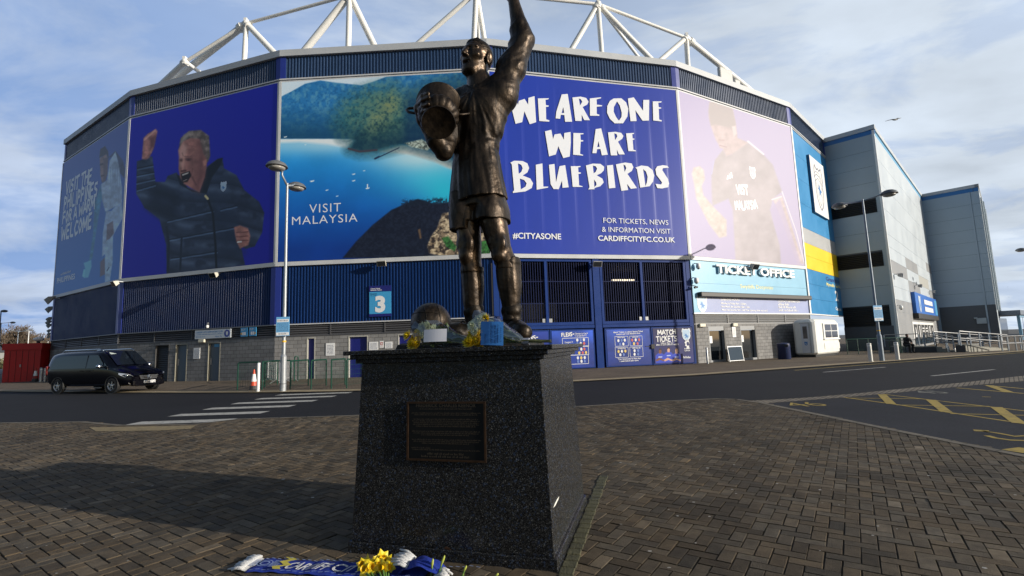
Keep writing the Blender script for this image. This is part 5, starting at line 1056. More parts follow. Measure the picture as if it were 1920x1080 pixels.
MB().tube(bL + Vector((0, 0, 1.93)), bL + Vector((0, 0, 2.0)), .083, n=16).build('yellow_band', mat('yellow_tape', (.75, .42, .03), .5), tL, smooth=40)
MB().tube(bL + Vector((0, 0, .28)), bL + Vector((0, 0, .31)), .121, n=16).build('joint_band', M_HEAD, tL)
bR = G(1654, 676.5, .03); tR = lamp_post('tall blue grey double lamp post on the right pavement with a blue notice', bR, [up(1667, 363, 9.32), up(1574, 386.5, 9.32)], VH(1622, 374, bR), M_POLE2, .075, (2.15, 3.0, .5))
MB().tube(bR + Vector((0, 0, 1.6)), bR + Vector((0, 0, 1.66)), .083, n=16).build('yellow_band', MATS['yellow_tape'], tR, smooth=40)
for lab, hp, hs, col in (('far lamp post cut by the left picture edge, nearest of the far ones', (2, 584), [(8, 583.5)], M_POLE2), ('far double lamp post left of the trees by the red booth', (2.3, 605), [(24, 605), (-20, 606)], M_POLE2), ('far double lamp post above the red booth', (34.5, 621), [(22, 620), (47.5, 620.8)], M_POLE2), ('far white lamp post with a bright flat head above the red booth', (54.5, 620), [(50, 619.3), (59, 619.3)], M_WHITE), ('small far white lamp post between red booth and black van', (90.2, 639), [(87, 638.8), (93.4, 638.4)], M_WHITE), ('far grey lamp post at the right picture edge beyond the handrails', (1916, 589.5), [(1907, 588.5), (1925, 589)], M_POLE2)):
    p = up(*hp, 9); lamp_post(lab, (p.x, p.y, -.02), [up(*q, 9.1) for q in hs], 9, col, .11, group='far lamp posts')
p = up(1932, 470, 9.1); lamp_post('lamp post just outside the right edge with one head showing against the sky', (p.x, p.y, 0), [up(1914, 469, 9.25), up(1950, 471, 9.25)], 9.1, M_POLE2)

# ================================================================ small wall fittings
def floodlight(lab, F, px, py, s=.34, m=None, tilt=.5, name='floodlight'):
    u, v = F.uv(px, py, .45); c_ = F.pt(u, v, .45); t = thing(name, lab, 'floodlight', F.pt(u, v, .05), group='small wall floodlights')
    X = F.U; D = (F.N * math.cos(tilt) - F.V * math.sin(tilt)).normalized(); Y = D.cross(X).normalized(); Q = Matrix((X, D, Y)).transposed(); h = MB()
    vs = [c_ + Q @ Vector(k) for k in ((-s*.6,-s*.4,-s*.3),(s*.6,-s*.4,-s*.3),(s*.6,-s*.4,s*.3),(-s*.6,-s*.4,s*.3),(-s*.8,s*.4,-s*.5),(s*.8,s*.4,-s*.5),(s*.8,s*.4,s*.5),(-s*.8,s*.4,s*.5))]
    h.add(vs, [(0,1,2,3),(7,6,5,4),(0,4,5,1),(1,5,6,2),(2,6,7,3),(3,7,4,0)]); h.build('housing', m or mat('cream_housing', (.60, .57, .48), .5), t, bevel=.02)
    g = MB(); g.add([c_ + Q @ Vector((a * s * .7, s * .41, b * s * .42)) for a, b in ((-1,-1),(1,-1),(1,1),(-1,1))], [(0,1,2,3)]); g.build('lens', M_GLASS, t)
    MB().path([F.pt(u, v + .12, .0), F.pt(u, v + .14, .3), c_ + F.V * .1], .03, 6).build('bracket', M_STEEL, t)
floodlight('cream floodlight at the corner under the goalkeeper banner', FF[0], 216, 531, .36); floodlight('cream floodlight under the banner of the man in the padded jacket', FF[1], 401, 515, .34); floodlight('cream floodlight under the island banner', FF[2], 716, 493, .34); floodlight('grey floodlight hanging between the two blue gates', FF[3], 1119, 494, .36, mat('grey_housing', (.3, .3, .3), .5)); floodlight('grey floodlight above the ticket office lettering', FF[4], 1414, 499, .42, MATS['grey_housing'])
for lab, p in (('first grey floodlight on the sunlit stair tower wall', (1688, 516)), ('second grey floodlight on the sunlit stair tower wall, between the other two', (1725, 536)), ('grey floodlight on the sunlit tower wall nearest the slate blue tower', (1750.5, 547))): floodlight(lab, T1R, *p, .38, MATS['grey_housing'], .2)
def cctv(lab, F, px, py, dome=True, k=1.0):
    u, v = F.uv(px, py, .3); c_ = F.pt(u, v, .3); t = thing('security_camera', lab, 'camera', F.pt(u, v), group='wall security cameras')
    if dome: MB().lathe(c_ + Vector((0, 0, -.18)), [(a * k, b * k) for a, b in ((.02, -.12), (.11, -.08), (.15, .02), (.15, .06), (.13, .2), (.05, .27))], n=16).build('dome', M_WHITE, t, smooth=50); MB().ball(c_ + Vector((0, 0, -.22)), (.11 * k, .11 * k, .1 * k), 12, 8).build('lens', M_BLACK, t, smooth=True)
    else: MB().tube(c_ + F.U * .12, c_ - F.U * .15 - F.V * .05, .065, n=10).build('barrel', M_BLACK, t, smooth=40)
    MB().path([F.pt(u - .25, v - .02, 0), F.pt(u - .12, v + .1, .15), c_ + Vector((0, 0, .05))], .03, 6).build('bracket', M_STEEL, t)
cctv('dome camera on an arm at the top left of the ticket office panel', FF[4], 1309, 496); cctv('white dome camera below the arm camera on the ticket office panel', FF[4], 1305.5, 523); cctv('small black camera above the crest on the ticket office panel', FF[4], 1305, 538, False); cctv('white camera above the supporters club sign', FF[1], 389, 608, True, .55); cctv('small dome camera on the grey panel left of the shop sign', T1R, 1689, 574)
for k, (x, y) in enumerate(((92.5, 563.5), (92.5, 581), (92.2, 599.5), (90.5, 606), (91.8, 611.5), (92, 621), (91.8, 627), (91.4, 632.5))):
    c_ = up(x, y, 6.35); t = thing('floodlight', 'grey floodlight on the far left stadium edge, %s' % ('topmost and largest of its row', 'second from the top', 'third from the top', 'fourth down, the smallest and roundest', 'fifth from the top', 'sixth from the top', 'last but one', 'lowest, just above a white lamp')[k], 'floodlight', c_, group='floodlights on the side wall'); s = .42
    MB().add([c_ + Vector(q) for q in ((-s*1.1, 0, .08), (s*.2, s*.5, .3), (s*1.1, s*.3, .32), (s*1.1, -s*.3, .32), (s*.2, -s*.5, .3), (-s*.2, 0, -.34))], [(0,1,5),(1,2,5),(2,3,5),(3,4,5),(4,0,5),(0,4,3,2,1)]).build('housing', MATS['grey_housing'], t)
    MB().path([c_ + Vector((s * .8, 0, .2)), c_ + Vector((1.4, .4, .1))], .04, 6).build('bracket', M_STEEL, t)
for lab, x, y in (('highest floodlight on the right edge of the slate blue tower', 1889.5, 538), ('second floodlight on the right edge of the slate blue tower', 1892, 557), ('third floodlight on the right edge of the slate blue tower', 1894.5, 565.5)): floodlight(lab, T2R, x, y, .5, MATS['grey_housing'], .1)

# ================================================================ wall signs
def sign(name, lab, F, x0, y0, x1, y1, m, off=.09, th=.03, cat='sign'):
    (a, t_), (b, c_) = F.uv(x0, y0), F.uv(x1, y1); t = thing(name, lab, cat, F.pt((a + b) / 2, c_)); MB().fbox(F, a, b, c_, t_, off, off + th).build('plate', m, t); return t, (a, b, c_, t_), off + th + .003
F = FF[2]; t, (a, b, c_, d), o = sign('entrance_sign', 'sky blue and navy sign with a big white 3 on the ribbed wall', F, 693.5, 537, 734, 592.5, mat('entrance_blue', (.05, .33, .62), .45), .05, .04)
hh = d - c_; MB().fbox(F, a - .01, b + .01, d - hh * .19, d + .01, .07, .097).build('navy_band', M_SIGND, t); MB().fbox(F, a - .01, b + .01, c_ - .01, c_ + hh * .085, .07, .097).build('navy_band', M_SIGND, t)
w = MB(); W_ = b - a; put_text(w, F, '3', (a + W_ * .27, c_ + hh * .165), (a + W_ * .74, c_ + hh * .165), hh * .50, .1, .05, uvc=True); put_text(w, F, 'Canton Stand', (a + W_ * .06, d - hh * .10), (a + W_ * .5, d - hh * .10), hh * .035, .1, .03, uvc=True); put_text(w, F, 'Eisteddle Canton', (a + W_ * .06, d - hh * .15), (a + W_ * .58, d - hh * .15), hh * .035, .1, .03, uvc=True); w.build('lettering', M_SIGNW, t)
w = MB(); put_text(w, F, 'Entrance', (a + W_ * .06, d - hh * .275), (a + W_ * .36, d - hh * .275), hh * .035, .1, .03, uvc=True); put_text(w, F, 'Mynedfa', (a + W_ * .06, d - hh * .33), (a + W_ * .33, d - hh * .33), hh * .03, .1, uvc=True); w.build('small_lettering', M_INK, t)
F = FF[1]; t, (a, b, c_, d), o = sign('supporters_club_sign', 'long white supporters club sign with a round blue badge above the grey door', F, 368.3, 620, 434.7, 632.8, mat('club_sign_white', (.62, .66, .70), .5), .05, .04)
hh = d - c_; W_ = b - a; w = MB(); put_text(w, F, 'CARDIFF CITY SUPPORTERS CLUB', (a + W_ * .03, d - hh * .34), (a + W_ * .78, d - hh * .34), hh * .2, o, .02, uvc=True); put_marks(w, F, (a + W_ * .03, d - hh * .55), (a + W_ * .78, d - hh * .55), hh * .11, o); put_marks(w, F, (a + W_ * .03, d - hh * .82), (a + W_ * .3, d - hh * .82), hh * .14, o); put_text(w, F, 'Upper Bar', (a + W_ * .58, d - hh * .84), (a + W_ * .78, d - hh * .84), hh * .14, o, .01, uvc=True)
w.build('lettering', mat('club_blue', (.06, .22, .5), .5), t); rb = hh * .42; cb_ = (a + W_ * .9, (c_ + d) / 2); ring = lambda r: [(cb_[0] + r * math.cos(k), cb_[1] + r * math.sin(k)) for k in np.arange(0, 6.28, .3)]
MB().add([F.pt(*q, o) for q in ring(rb)], [tuple(range(21))]).build('badge', mat('badge_navy', (.05, .07, .33), .5), t); put_shape(MB(), F, [[(cb_[0] + x * rb, cb_[1] + y * rb * 1.1) for x, y in SHIELD]], o + .003).build('badge_shield', MATS['club_sign_white'], t)
for lab, x0, x1, y in (('left of two small blue direction signs beside the supporters club sign', 453.5, 466, 614.8), ('right of two small blue direction signs, with a yellow arrow', 469.3, 482, 613.8)):
    t, (a, b, c_, d), o = sign('direction_sign', lab, F, x0, y, x1, y + 16, M_SIGNB, .05, .03); W_, hh = b - a, d - c_; w = MB()
    put_marks(w, F, (a + W_ * .1, d - hh * .2), (a + W_ * .7, d - hh * .2), hh * .08, o); put_marks(w, F, (a + W_ * .1, d - hh * .32), (a + W_ * .6, d - hh * .32), hh * .08, o)
    for q in (.35, .62): w.add([F.pt(a + W_ * (q + k), c_ + hh * j, o) for k, j in ((-.1, .15), (.12, .15), (.12, .5), (-.1, .5))], [(0, 1, 2, 3)])
    w.build('pictograms', M_SIGNW, t); q = .12 if x0 < 460 else .88; MB().add([F.pt(a + W_ * q + W_ * .1 * math.cos(k), c_ + hh * .33 + hh * .13 * math.sin(k), o + .002) for k in np.arange(0, 6.2, .8)], [tuple(range(8))]).build('arrow_disc', mat('sign_amber', (.75, .42, .05), .5), t)
def notice(lab, F, x0, y0, x1, y1, off=.012, ink=None, m=None):
    t, (a, b, c_, d), o = sign('notice', lab, F, x0, y0, x1, y1, m or M_SIGNW, off, .02, 'notice'); W_, hh = b - a, d - c_; w = MB()
    for q in np.arange(.22, .95, .11): put_marks(w, F, (a + W_ * .14, d - hh * q), (a + W_ * .86, d - hh * q), hh * .05, o)
    w.build('small_print', ink or M_INK, t); return t
notice('white notice on the block wall between the two grey doors', FF[1], 364, 652.5, 375, 672.5); notice('white framed notice on the block wall between the blue doorways', FF[2], 611.5, 643.5, 627.8, 666.5); notice('white framed notice left of the no smoking sign beside the plinth', FF[2], 692.5, 641, 709.5, 656); notice('white sheet with red print between the ticket office doors', FF[4], 1371.5, 613, 1379.8, 632, ink=mat('red_ink', (.45, .08, .07), .5)); notice('white notice just behind the bronze foot right of the no smoking sign', FF[2], 722, 641, 736, 653)
t = notice('small white no smoking sign with a red ring on the block wall', FF[2], 712, 639.5, 719.5, 652, ink=MATS['red_ink']); F = FF[2]; u, v = F.uv(715.8, 644); w = MB(); k_ = np.arange(0, 6.3, .4)
w.add([F.pt(u + r * math.cos(k), v + r * math.sin(k), .038) for k in k_ for r in (.055, .085)], [(2 * i, 2 * i + 1, 2 * i + 3, 2 * i + 2) for i in range(len(k_) - 1)]); w.build('red_ring', MATS['red_ink'], t)

# ================================================================ ticket kiosk, bin, board, bollards, cone
def solve_t(p, d, px):
    lo, hi = 0, 8
    for _ in range(50):
        m_ = (lo + hi) / 2; q = p + d * m_; x = project(np.array([q.x, q.y, .1]))[0]
        if (x - px) * (1 if project(np.array([*(p + d * 8).xy, .1]))[0] > px else -1) < 0: lo = m_
        else: hi = m_
    return lo
kc = G(1533, 670, .03); kd = Vector((.78, .62, 0)).normalized(); ke = Vector((-kd.y, kd.x, 0)); kw = solve_t(kc, kd, 1577); kl = solve_t(kc, ke, 1490.5); kh = VH(1531, 598, kc)
kiosk = thing('kiosk', 'white moulded kiosk cabin with a four pane window and a door on the pavement', 'kiosk', kc, math.atan2(kd.y, kd.x))
M_KI = mat('kiosk_white', (.74, .74, .70), .42, var=.06, scale=2); ch = .17
def chamf(a0, a1, b0, b1, z0, z1, c):
    ring = lambda z, i: [(a0 + c + i, b0 + i, z), (a1 - c - i, b0 + i, z), (a1 - i, b0 + c + i, z), (a1 - i, b1 - c - i, z), (a1 - c - i, b1 - i, z), (a0 + c + i, b1 - i, z), (a0 + i, b1 - c - i, z), (a0 + i, b0 + c + i, z)]
    mb = MB(); rs = [ring(z0, .10), ring(z0 + .12, 0), ring(z1 - .22, 0), ring(z1 - .05, .12), ring(z1, .25)]; mb.add([q for r in rs for q in r], [(8 * k + i, 8 * k + (i + 1) % 8, 8 * k + 8 + (i + 1) % 8, 8 * k + 8 + i) for k in range(4) for i in range(8)] + [tuple(range(7, -1, -1)), tuple(range(32, 40))]); return mb
chamf(0, kw, 0, kl, .18, kh, ch).build('cabin', M_KI, kiosk, bevel=.03, local=True)
MB().box((kw / 2, kl / 2, .09), (kw - .3, kl - .3, .18)).build('base', M_BLACK, kiosk, local=True)
K1 = Frame(kc, kd); K2 = Frame(kc + ke * kl, -ke)
wa, wb = K1.uv(1541.5, 606), K1.uv(1572.5, 634)
wf = MB().fbox(K1, wa[0], wb[0], wb[1], wa[1], .0, .05).build('window', M_WHITE, kiosk); W_ = wb[0] - wa[0]; H_ = wa[1] - wb[1]; g = MB()
for i in (0, 1):
    for j in (0, 1): g.fbox(K1, wa[0] + W_ * (.08 + .43 * i), wa[0] + W_ * (.48 + .43 * i), wb[1] + H_ * (.07 + .45 * j), wb[1] + H_ * (.48 + .45 * j), .05, .055)
g.build('panes', mat('kiosk_glass', (.05, .05, .065), .08, spec=.7), wf); MB().fbox(K1, wa[0] - .05, wb[0] + .05, wb[1] - .07, wb[1], 0, .09).build('sill', M_WHITE, wf)
MB().fbox(K1, wa[0] + .02, wb[0] + .02, .5, .95, .0, .012).build('vent_panel', M_KI, kiosk)
da, db = K2.uv(1500, 607), K2.uv(1521, 664); dr = MB().fbox(K2, da[0], db[0], .3, da[1], 0, .02).build('door', mat('kiosk_door', (.62, .64, .68), .45), kiosk); W_ = db[0] - da[0]
MB().fbox(K2, da[0] - .06, db[0] + .06, da[1], da[1] + .06, 0, .035).fbox(K2, db[0], db[0] + .06, .3, da[1], 0, .035).build('door_frame', M_STEEL, dr); MB().fbox(K2, da[0] + W_ * .25, db[0] - W_ * .2, da[1] - 1.05, da[1] - .2, .02, .025).build('pane', MATS['kiosk_glass'], dr)
crest(K2, (da[0] + W_ * .52, .95), .28, dr, .025, M_CB, M_CB, M_CW)
p = G(1471, 673.5, .03); bn = thing('litter_bin', 'dark navy litter bin standing between the ticket office and the white kiosk', 'bin', p)
r_ = .40; zt = VH(1471, 644, p); MB().lathe(p, [(r_ * .92, 0), (r_, .04), (r_, zt * .72), (r_ * 1.03, zt * .74), (r_ * 1.0, zt * .95), (r_ * .8, zt), (r_ * .2, zt * 1.03)], n=18).build('drum', mat('navy_bin', (.012, .022, .075), .4), bn, smooth=45)
dv = (EYEV - p); dv.z = 0; dv.normalize(); sd_ = Vector((dv.y, -dv.x, 0)); MB().box(p - sd_ * .0 + dv * r_ * .9 + Vector((.12, 0, zt * .84)), (.34, .2, .16), rz=R(-30)).build('opening', M_BLACK, bn); MB().box(p + dv * r_ * .98 + Vector((.1, 0, zt * .5)), (.16, .04, .2), rz=R(-30)).build('badge', M_SIGNB, bn)
F = FF[4]; u0, u1 = F.uv(1366, 665, .7)[0], F.uv(1392, 665, .7)[0]; zt = F.uv(1380, 651, .7)[1]; ab = thing('display_board', 'grey blank display board on legs leaning between the ticket office doors', 'board', F.pt((u0 + u1) / 2, .03, .7))
AF = Frame(F.pt(0, .03, .75), F.U, (F.V * 1 - F.N * .12)); MB().fbox(AF, u0, u1, .08, zt, 0, .03).build('panel', mat('slate_panel', (.04, .062, .09), .7, spec=.1), ab); fr = MB()
for k in ((u0 - .03, u1 + .03, zt, zt + .04), (u0 - .03, u0, 0, zt), (u1, u1 + .03, 0, zt), (u0, u1, .05, .08)): fr.fbox(AF, *k, -.01, .04)
fr.build('frame', M_STEEL, ab)
def bollard(lab, px, py, ptop, r=.075, m=None):
    p = G(px, py, .03); h = VH(px - 1, ptop, p); t = thing('bollard', lab, 'bollard', p, group='steel bollards'); MB().lathe(p, [(r * 1.15, 0), (r * 1.15, .03), (r, .035), (r, h - .03), (r * .8, h - .01), (r * .3, h)], n=14).build('post', m or M_STEEL, t, smooth=40); MB().lathe(p + Vector((0, 0, h - .18)), [(r * 1.01, 0), (r * 1.01, .06)], n=14).build('band', M_WHITE, t)
bollard('white steel bollard beside the traffic cone', 484, 734, 681.5, .065, M_WHITE); bollard('pale bollard left of the right lamp post', 1633, 678, 644, .10, mat('pale_bollard', (.55, .55, .53), .4, .2)); bollard('pale bollard right of the right lamp post', 1683.5, 674.5, 642, .10, MATS['pale_bollard']); bollard('thin steel bollard in front of the ticket office door', 1327, 682, 652, .06); bollard('white bollard behind the tall lamp post by the crossing', 525.5, 718, 682, .05, M_WHITE); bollard('grey bollard right of the red booth', 76, 716, 690, .09); bollard('grey bollard nearest the black van beside the red booth', 83.5, 715.5, 691, .09)
bollard('small pale bollard at the foot of the entrance steps', 1779, 660, 650, .07, MATS['pale_bollard']); bollard('thin grey bollard before the charcoal base of the tower', 1790.5, 659.5, 653, .05)
def cone(lab, px, py, h, r, m):
    p = G(px, py, .03); t = thing('traffic_cone', lab, 'cone', p, group='traffic cones'); s = h
    MB().box(p + Vector((0, 0, .02 * s)), (.42 * s, .42 * s, .04 * s)).lathe(p, [(r, .04 * s), (r * .85, .22 * s)], n=16).build('base', mat('cone_black', (.03, .03, .03), .6), t)
    prof = lambda z: r * (.95 - .80 * z / s)
    MB().lathe(p, [(prof(z), z) for z in (.22 * s, .42 * s)], n=16).build('lower_band', m, t, smooth=40); MB().lathe(p, [(prof(z) + .004, z) for z in (.42 * s, .78 * s)], n=16).build('white_sleeve', M_WHITE, t, smooth=40); MB().lathe(p, [(prof(z), z) for z in (.78 * s, .96 * s, s)], n=16).build('tip', m, t, smooth=40)
M_ORG = mat('cone_orange', (.60, .07, .025), .45); cone('orange and white traffic cone beside the white bollard', 475.5, 731.5, .86, .17, M_ORG); cone('faded red traffic cone in front of the red booth', 65.5, 715.5, 1.05, .2, mat('faded_red', (.30, .03, .022), .6))

# ================================================================ railings
M_GRN = mat('green_railing', (.006, .050, .032), .38)
def barrier(lab, a, b, h, mesh=True, m=None, mid=0, group='green queue railings', r=.03):
    t = thing('railing', lab, 'railing', a, group=group); A_, B_ = Vector(a), Vector(b); Z = Vector((0, 0, 1)); m = m or M_GRN
    MB().path([A_ + Z * (h - .1), A_ + (B_ - A_).normalized() * .05 + Z * h, B_ - (B_ - A_).normalized() * .05 + Z * h, B_ + Z * (h - .1)], r * 1.1, 8).build('top_rail', m, t, smooth=40)
    for k in np.linspace(0, 1, mid + 2): p = A_ + (B_ - A_) * float(k); MB().tube(p, p + Z * (h - .02), r, n=8).build('post', m, t, smooth=40)
    if mesh:
        w = MB(); n_ = max(4, int((B_ - A_).length / .11))
        for k in range(1, n_): p = A_ + (B_ - A_) * (k / n_); w.tube(p + Z * .12, p + Z * (h - .03), .004, n=4)
        for z in np.arange(.14, h - .1, .2): w.tube(A_ + Z * float(z), B_ + Z * float(z), .004, n=4)
        w.build('wire_mesh', m, t)
    return t
for lab, a, b in (('leftmost green railing, parallel to the kerb behind the traffic cone', (445, 732), (484.5, 731)), ('green railing running back from the kerb just right of the white bollard', (491, 731), (520, 721)), ('green railing panel right of the tall lamp post', (544, 730), (578, 723)), ('green railing panel in front of the narrow blue doorway', (583, 730), (611.5, 723)), ('green railing nearest the plinth in front of the blue door', (621, 729), (647, 721.5))): barrier(lab, G(*a, .03), G(*b, .03), 1.16)
barrier('short tall green railing loop at the wall behind the lamp post', G(551.5, 715, .03), G(558.5, 714.5, .03), 1.32, False); barrier('green rail linking the lanes behind the tall lamp post', G(496, 726, .03), G(545, 724, .03), 1.16, False); barrier('green railing half hidden behind the left edge of the plinth', G(650, 728, .03), G(690, 722, .03), 1.16)
barrier('long green railing behind the right lamp post', G(1590, 665, .03), G(1690, 661.5, .03), 1.12, True, None, 4); barrier('short green railing beside the seated person', G(1684, 663.5, .03), G(1699, 661, .03), 1.14, True, None, 1)
def crowd(lab, a, b, h):
    t = thing('crowd_barrier', lab, 'barrier', a, group='steel crowd barriers'); A_, B_ = Vector(a), Vector(b); Z = Vector((0, 0, 1)); d = (B_ - A_).normalized(); n_ = Vector((-d.y, d.x, 0))
    MB().path([A_ + Z * .2, A_ + Z * h, B_ + Z * h, B_ + Z * .2, A_ + Z * .2], .02, 6).build('frame', M_STEEL, t, smooth=40); w = MB()
    for k in range(1, 12): p = A_ + (B_ - A_) * (k / 12); w.tube(p + Z * .2, p + Z * h, .007, n=5)
    w.build('bars', M_STEEL, t)
    for p in (A_, B_): MB().path([p + n_ * .3 + Z * .02, p + Z * .2, p - n_ * .3 + Z * .02], .018, 6).build('foot', M_STEEL, t)
crowd('steel crowd barrier turned sideways behind the green railings', G(502, 716, .03), G(518, 719, .03), 1.1); crowd('second steel crowd barrier right of the tall lamp post', G(534, 717, .03), G(549, 715, .03), 1.1)
# entrance platform, steps and ramp with steel handrails
M_CONC = mat('pale_concrete', (.30, .29, .25), .85, var=.2, scale=3); Z = Vector((0, 0, 1))
def wallbox(name, lab, cat, p0, p1, h0, h1, depth, m, cap=True):
    a, b = Vector(p0), Vector(p1); d = (b - a).normalized(); n_ = Vector((-d.y, d.x, 0)); q = [a, b, b + n_ * depth, a + n_ * depth]; hs = [h0, h1, h1, h0]
    t = thing(name, lab, cat, a); MB().add(q + [k + Z * h for k, h in zip(q, hs)], [(3,2,1,0),(4,5,6,7),(0,1,5,4),(1,2,6,5),(2,3,7,6),(3,0,4,7)]).build('body', m, t)
    if cap: e = [k + Z * h for k, h in zip(q, hs)]; MB().add(e + [k + Z * .06 for k in e], [(3,2,1,0),(4,5,6,7),(0,1,5,4),(1,2,6,5),(2,3,7,6),(3,0,4,7)]).build('coping', mat('coping', (.2, .2, .17), .8), t)
    return t
M_PLAT = mat('dark_platform', (.035, .036, .042), .6)
pa, pb = G(1711, 661.5, .03), G(1757, 660.5, .03); wallbox('platform', 'dark low platform wall in front of the shop entrance', 'platform', pa, pb, .38, .38, 4.5, M_PLAT)
sdr = (pb - pa).normalized(); stp = thing('steps', 'short flight of steps at the right end of the entrance platform', 'steps', pb)
w = MB(); sn = Vector((-sdr.y, sdr.x, 0))
for k in range(3): w.box(pb + sdr * (.2 + .32 * k) + sn * 1.6 + Z * (.19 - .065 * k), (.34, 3, .38 - .13 * k), rz=math.atan2(sdr.y, sdr.x))
w.build('treads', M_CONC, stp)
def handrail(lab, pts, h, mid=True, r=.035, posts=None, pm=None):
    t = thing('handrail', lab, 'handrail', pts[0], group='steel handrails'); P_ = [Vector(p) for p in pts]
    MB().path([P_[0] + Z * (h - .12)] + [p + Z * h for p in P_] + [P_[-1] + Z * (h - .12)], r, 8).build('top_rail', M_RAIL, t, smooth=40)
    if mid: MB().path([p + Z * h * .52 for p in P_], r * .9, 8).build('middle_rail', M_RAIL, t, smooth=40)
    for k in posts or (0, 1):
        f = k * (len(P_) - 1); i = min(int(f), len(P_) - 2); p = P_[i] + (P_[i + 1] - P_[i]) * (f - i); MB().box(p + Z * h / 2, (.06, .06, h - .04)).build('post', pm or M_POLE2, t)
M_RAIL = mat('bright_steel_rail', (.27, .27, .27), .42, .5)
handrail('near handrail beside the entrance steps', [pb + Z * .35, pb + sdr * 1.3], .95); handrail('far handrail beside the entrance steps', [pb + sn * 2.6 + Z * .4 + sdr * .2, pb + sn * 2.6 + sdr * 1.5], .95); handrail('handrail along the front of the entrance platform', [pa + sdr * .8 + Z * .4, pb + Z * .4], .95, True, .03)
handrail('thin handrail along the back of the entrance platform near the steps', [pb + sn * 3 - sdr * 2.2 + Z * .4, pb + sn * 3 + Z * .4], .95, True, .03)
ra, rb_ = G(1811, 660.5, .03), G(1892, 656, .03); wallbox('ramp_wall', 'pale low concrete ramp wall sloping down to the right', 'wall', ra, rb_, .42, .06, .3, M_CONC)
rd = (rb_ - ra).normalized(); rn = Vector((-rd.y, rd.x, 0)); pd = G(1793, 660.5, .03); wallbox('ramp_landing', 'dark landing block at the head of the ramp', 'platform', pd, ra - rd * .01, .46, .46, 1.6, M_PLAT)
handrail('long steel handrail along the ramp wall', [ra + Z * .45 - rd * .4, rb_ + Z * .06], 1.0, True, .04, (0, .2, .4, .6, .8, 1)); handrail('second long handrail on the far side of the ramp', [ra + rn * 1.5 + Z * .48 - rd * .5, rb_ + rn * 1.5 + Z * .1], 1.0, True, .035, (0, .25, .5, .75, 1)); handrail('short sloping handrail on the dark landing block', [pd + Z * .46 + rn * 1.2, ra + Z * .2 + rn * .6 - rd * .1], .95, True, .03)
qa, qb = G(1880, 659, .03), G(1995, 655, .03); handrail('front handrail with thick grey posts at the right picture edge', [qa, qb], 1.0, True, .04, (0, .1, .23, .34, .5, .7, 1), mat('thick_post', (.16, .19, .22), .45)); handrail('handrail behind the thick grey posts at the right edge', [qa + rn * 2.2 + rd * .5, qb + rn * 2.2], .95, True, .035, (0, .3, .6, 1))

# ================================================================ red booth, cabinet, shelter, far things
p0, p1 = G(3, 717.5, .03), G(72.5, 714.5, .03); rd_ = (p1 - p0).normalized(); rh = VH(36, 645, (p0 + p1) / 2); booth = thing('booth', 'closed dark red booth with a deep fascia at the left edge', 'booth', p0, math.atan2(rd_.y, rd_.x)); W_ = (p1 - p0).length
M_RED = mat('booth_red', (.36, .010, .009), .5, var=.1, scale=2); w = MB().box((W_ / 2, .9, rh * .42), (W_, 1.8, rh * .84))
w.build('body', M_RED, booth, local=True); MB().box((W_ / 2, .9, rh * .92), (W_ + .2, 2.0, rh * .17)).build('fascia', M_RED, booth, local=True); w = MB()
for k in range(1, 6): w.box((W_ * k / 6, -.005, rh * .41), (.03, .02, rh * .8))
w.build('panel_joint', mat('booth_dark_red', (.10, .006, .006), .6), booth, local=True); MB().box((W_ * .47, -.03, rh * .42), (.06, .05, .2)).build('handle', M_STEEL, booth, local=True)
p = G(80, 712, .03); q_ = VH(80, 668, p); tag(MB().box(p + Vector((.2, .6, q_ / 2)), (.62, .5, q_)).build('cabinet', mat('lilac_cabinet', (.42, .42, .55), .5), bevel=.05), 'pale upright cabinet between the red booth and the van', 'cabinet')
p = up(72.5, 636, 3.4); t = thing('beacon_post', 'short dark post with a white top just behind the red booth', 'post', (p.x, p.y, 0)); MB().tube((p.x, p.y, 0), (p.x, p.y, 3.3), .12, n=8).build('post', M_BLACK, t); MB().ball((p.x, p.y, 3.4), (.35, .35, .18), 10, 6).build('cap', M_WHITE, t)
p = Vector((66, 64, 0)); shf = Frame(p, (.8, .6, 0)); t = thing('shelter', 'blue framed glazed shelter beyond the tower at the right edge', 'shelter', p)
w = MB()
for k in ((0, .35, 0, 3.3), (6, 6.3, 0, 3.3), (.35, 6, 3.0, 3.3)): w.fbox(shf, *k, -.3, 0)
w.build('frame', mat('shelter_blue', (.14, .30, .45), .45), t); MB().fbox(shf, -1.5, 7, 3.3, 3.9, -3, .3).build('roof', mat('shelter_roof', (.10, .13, .18), .5), t); MB().fbox(shf, .35, 6, .1, 3, -2.2, -2.1).build('glazing', M_GLASS, t)
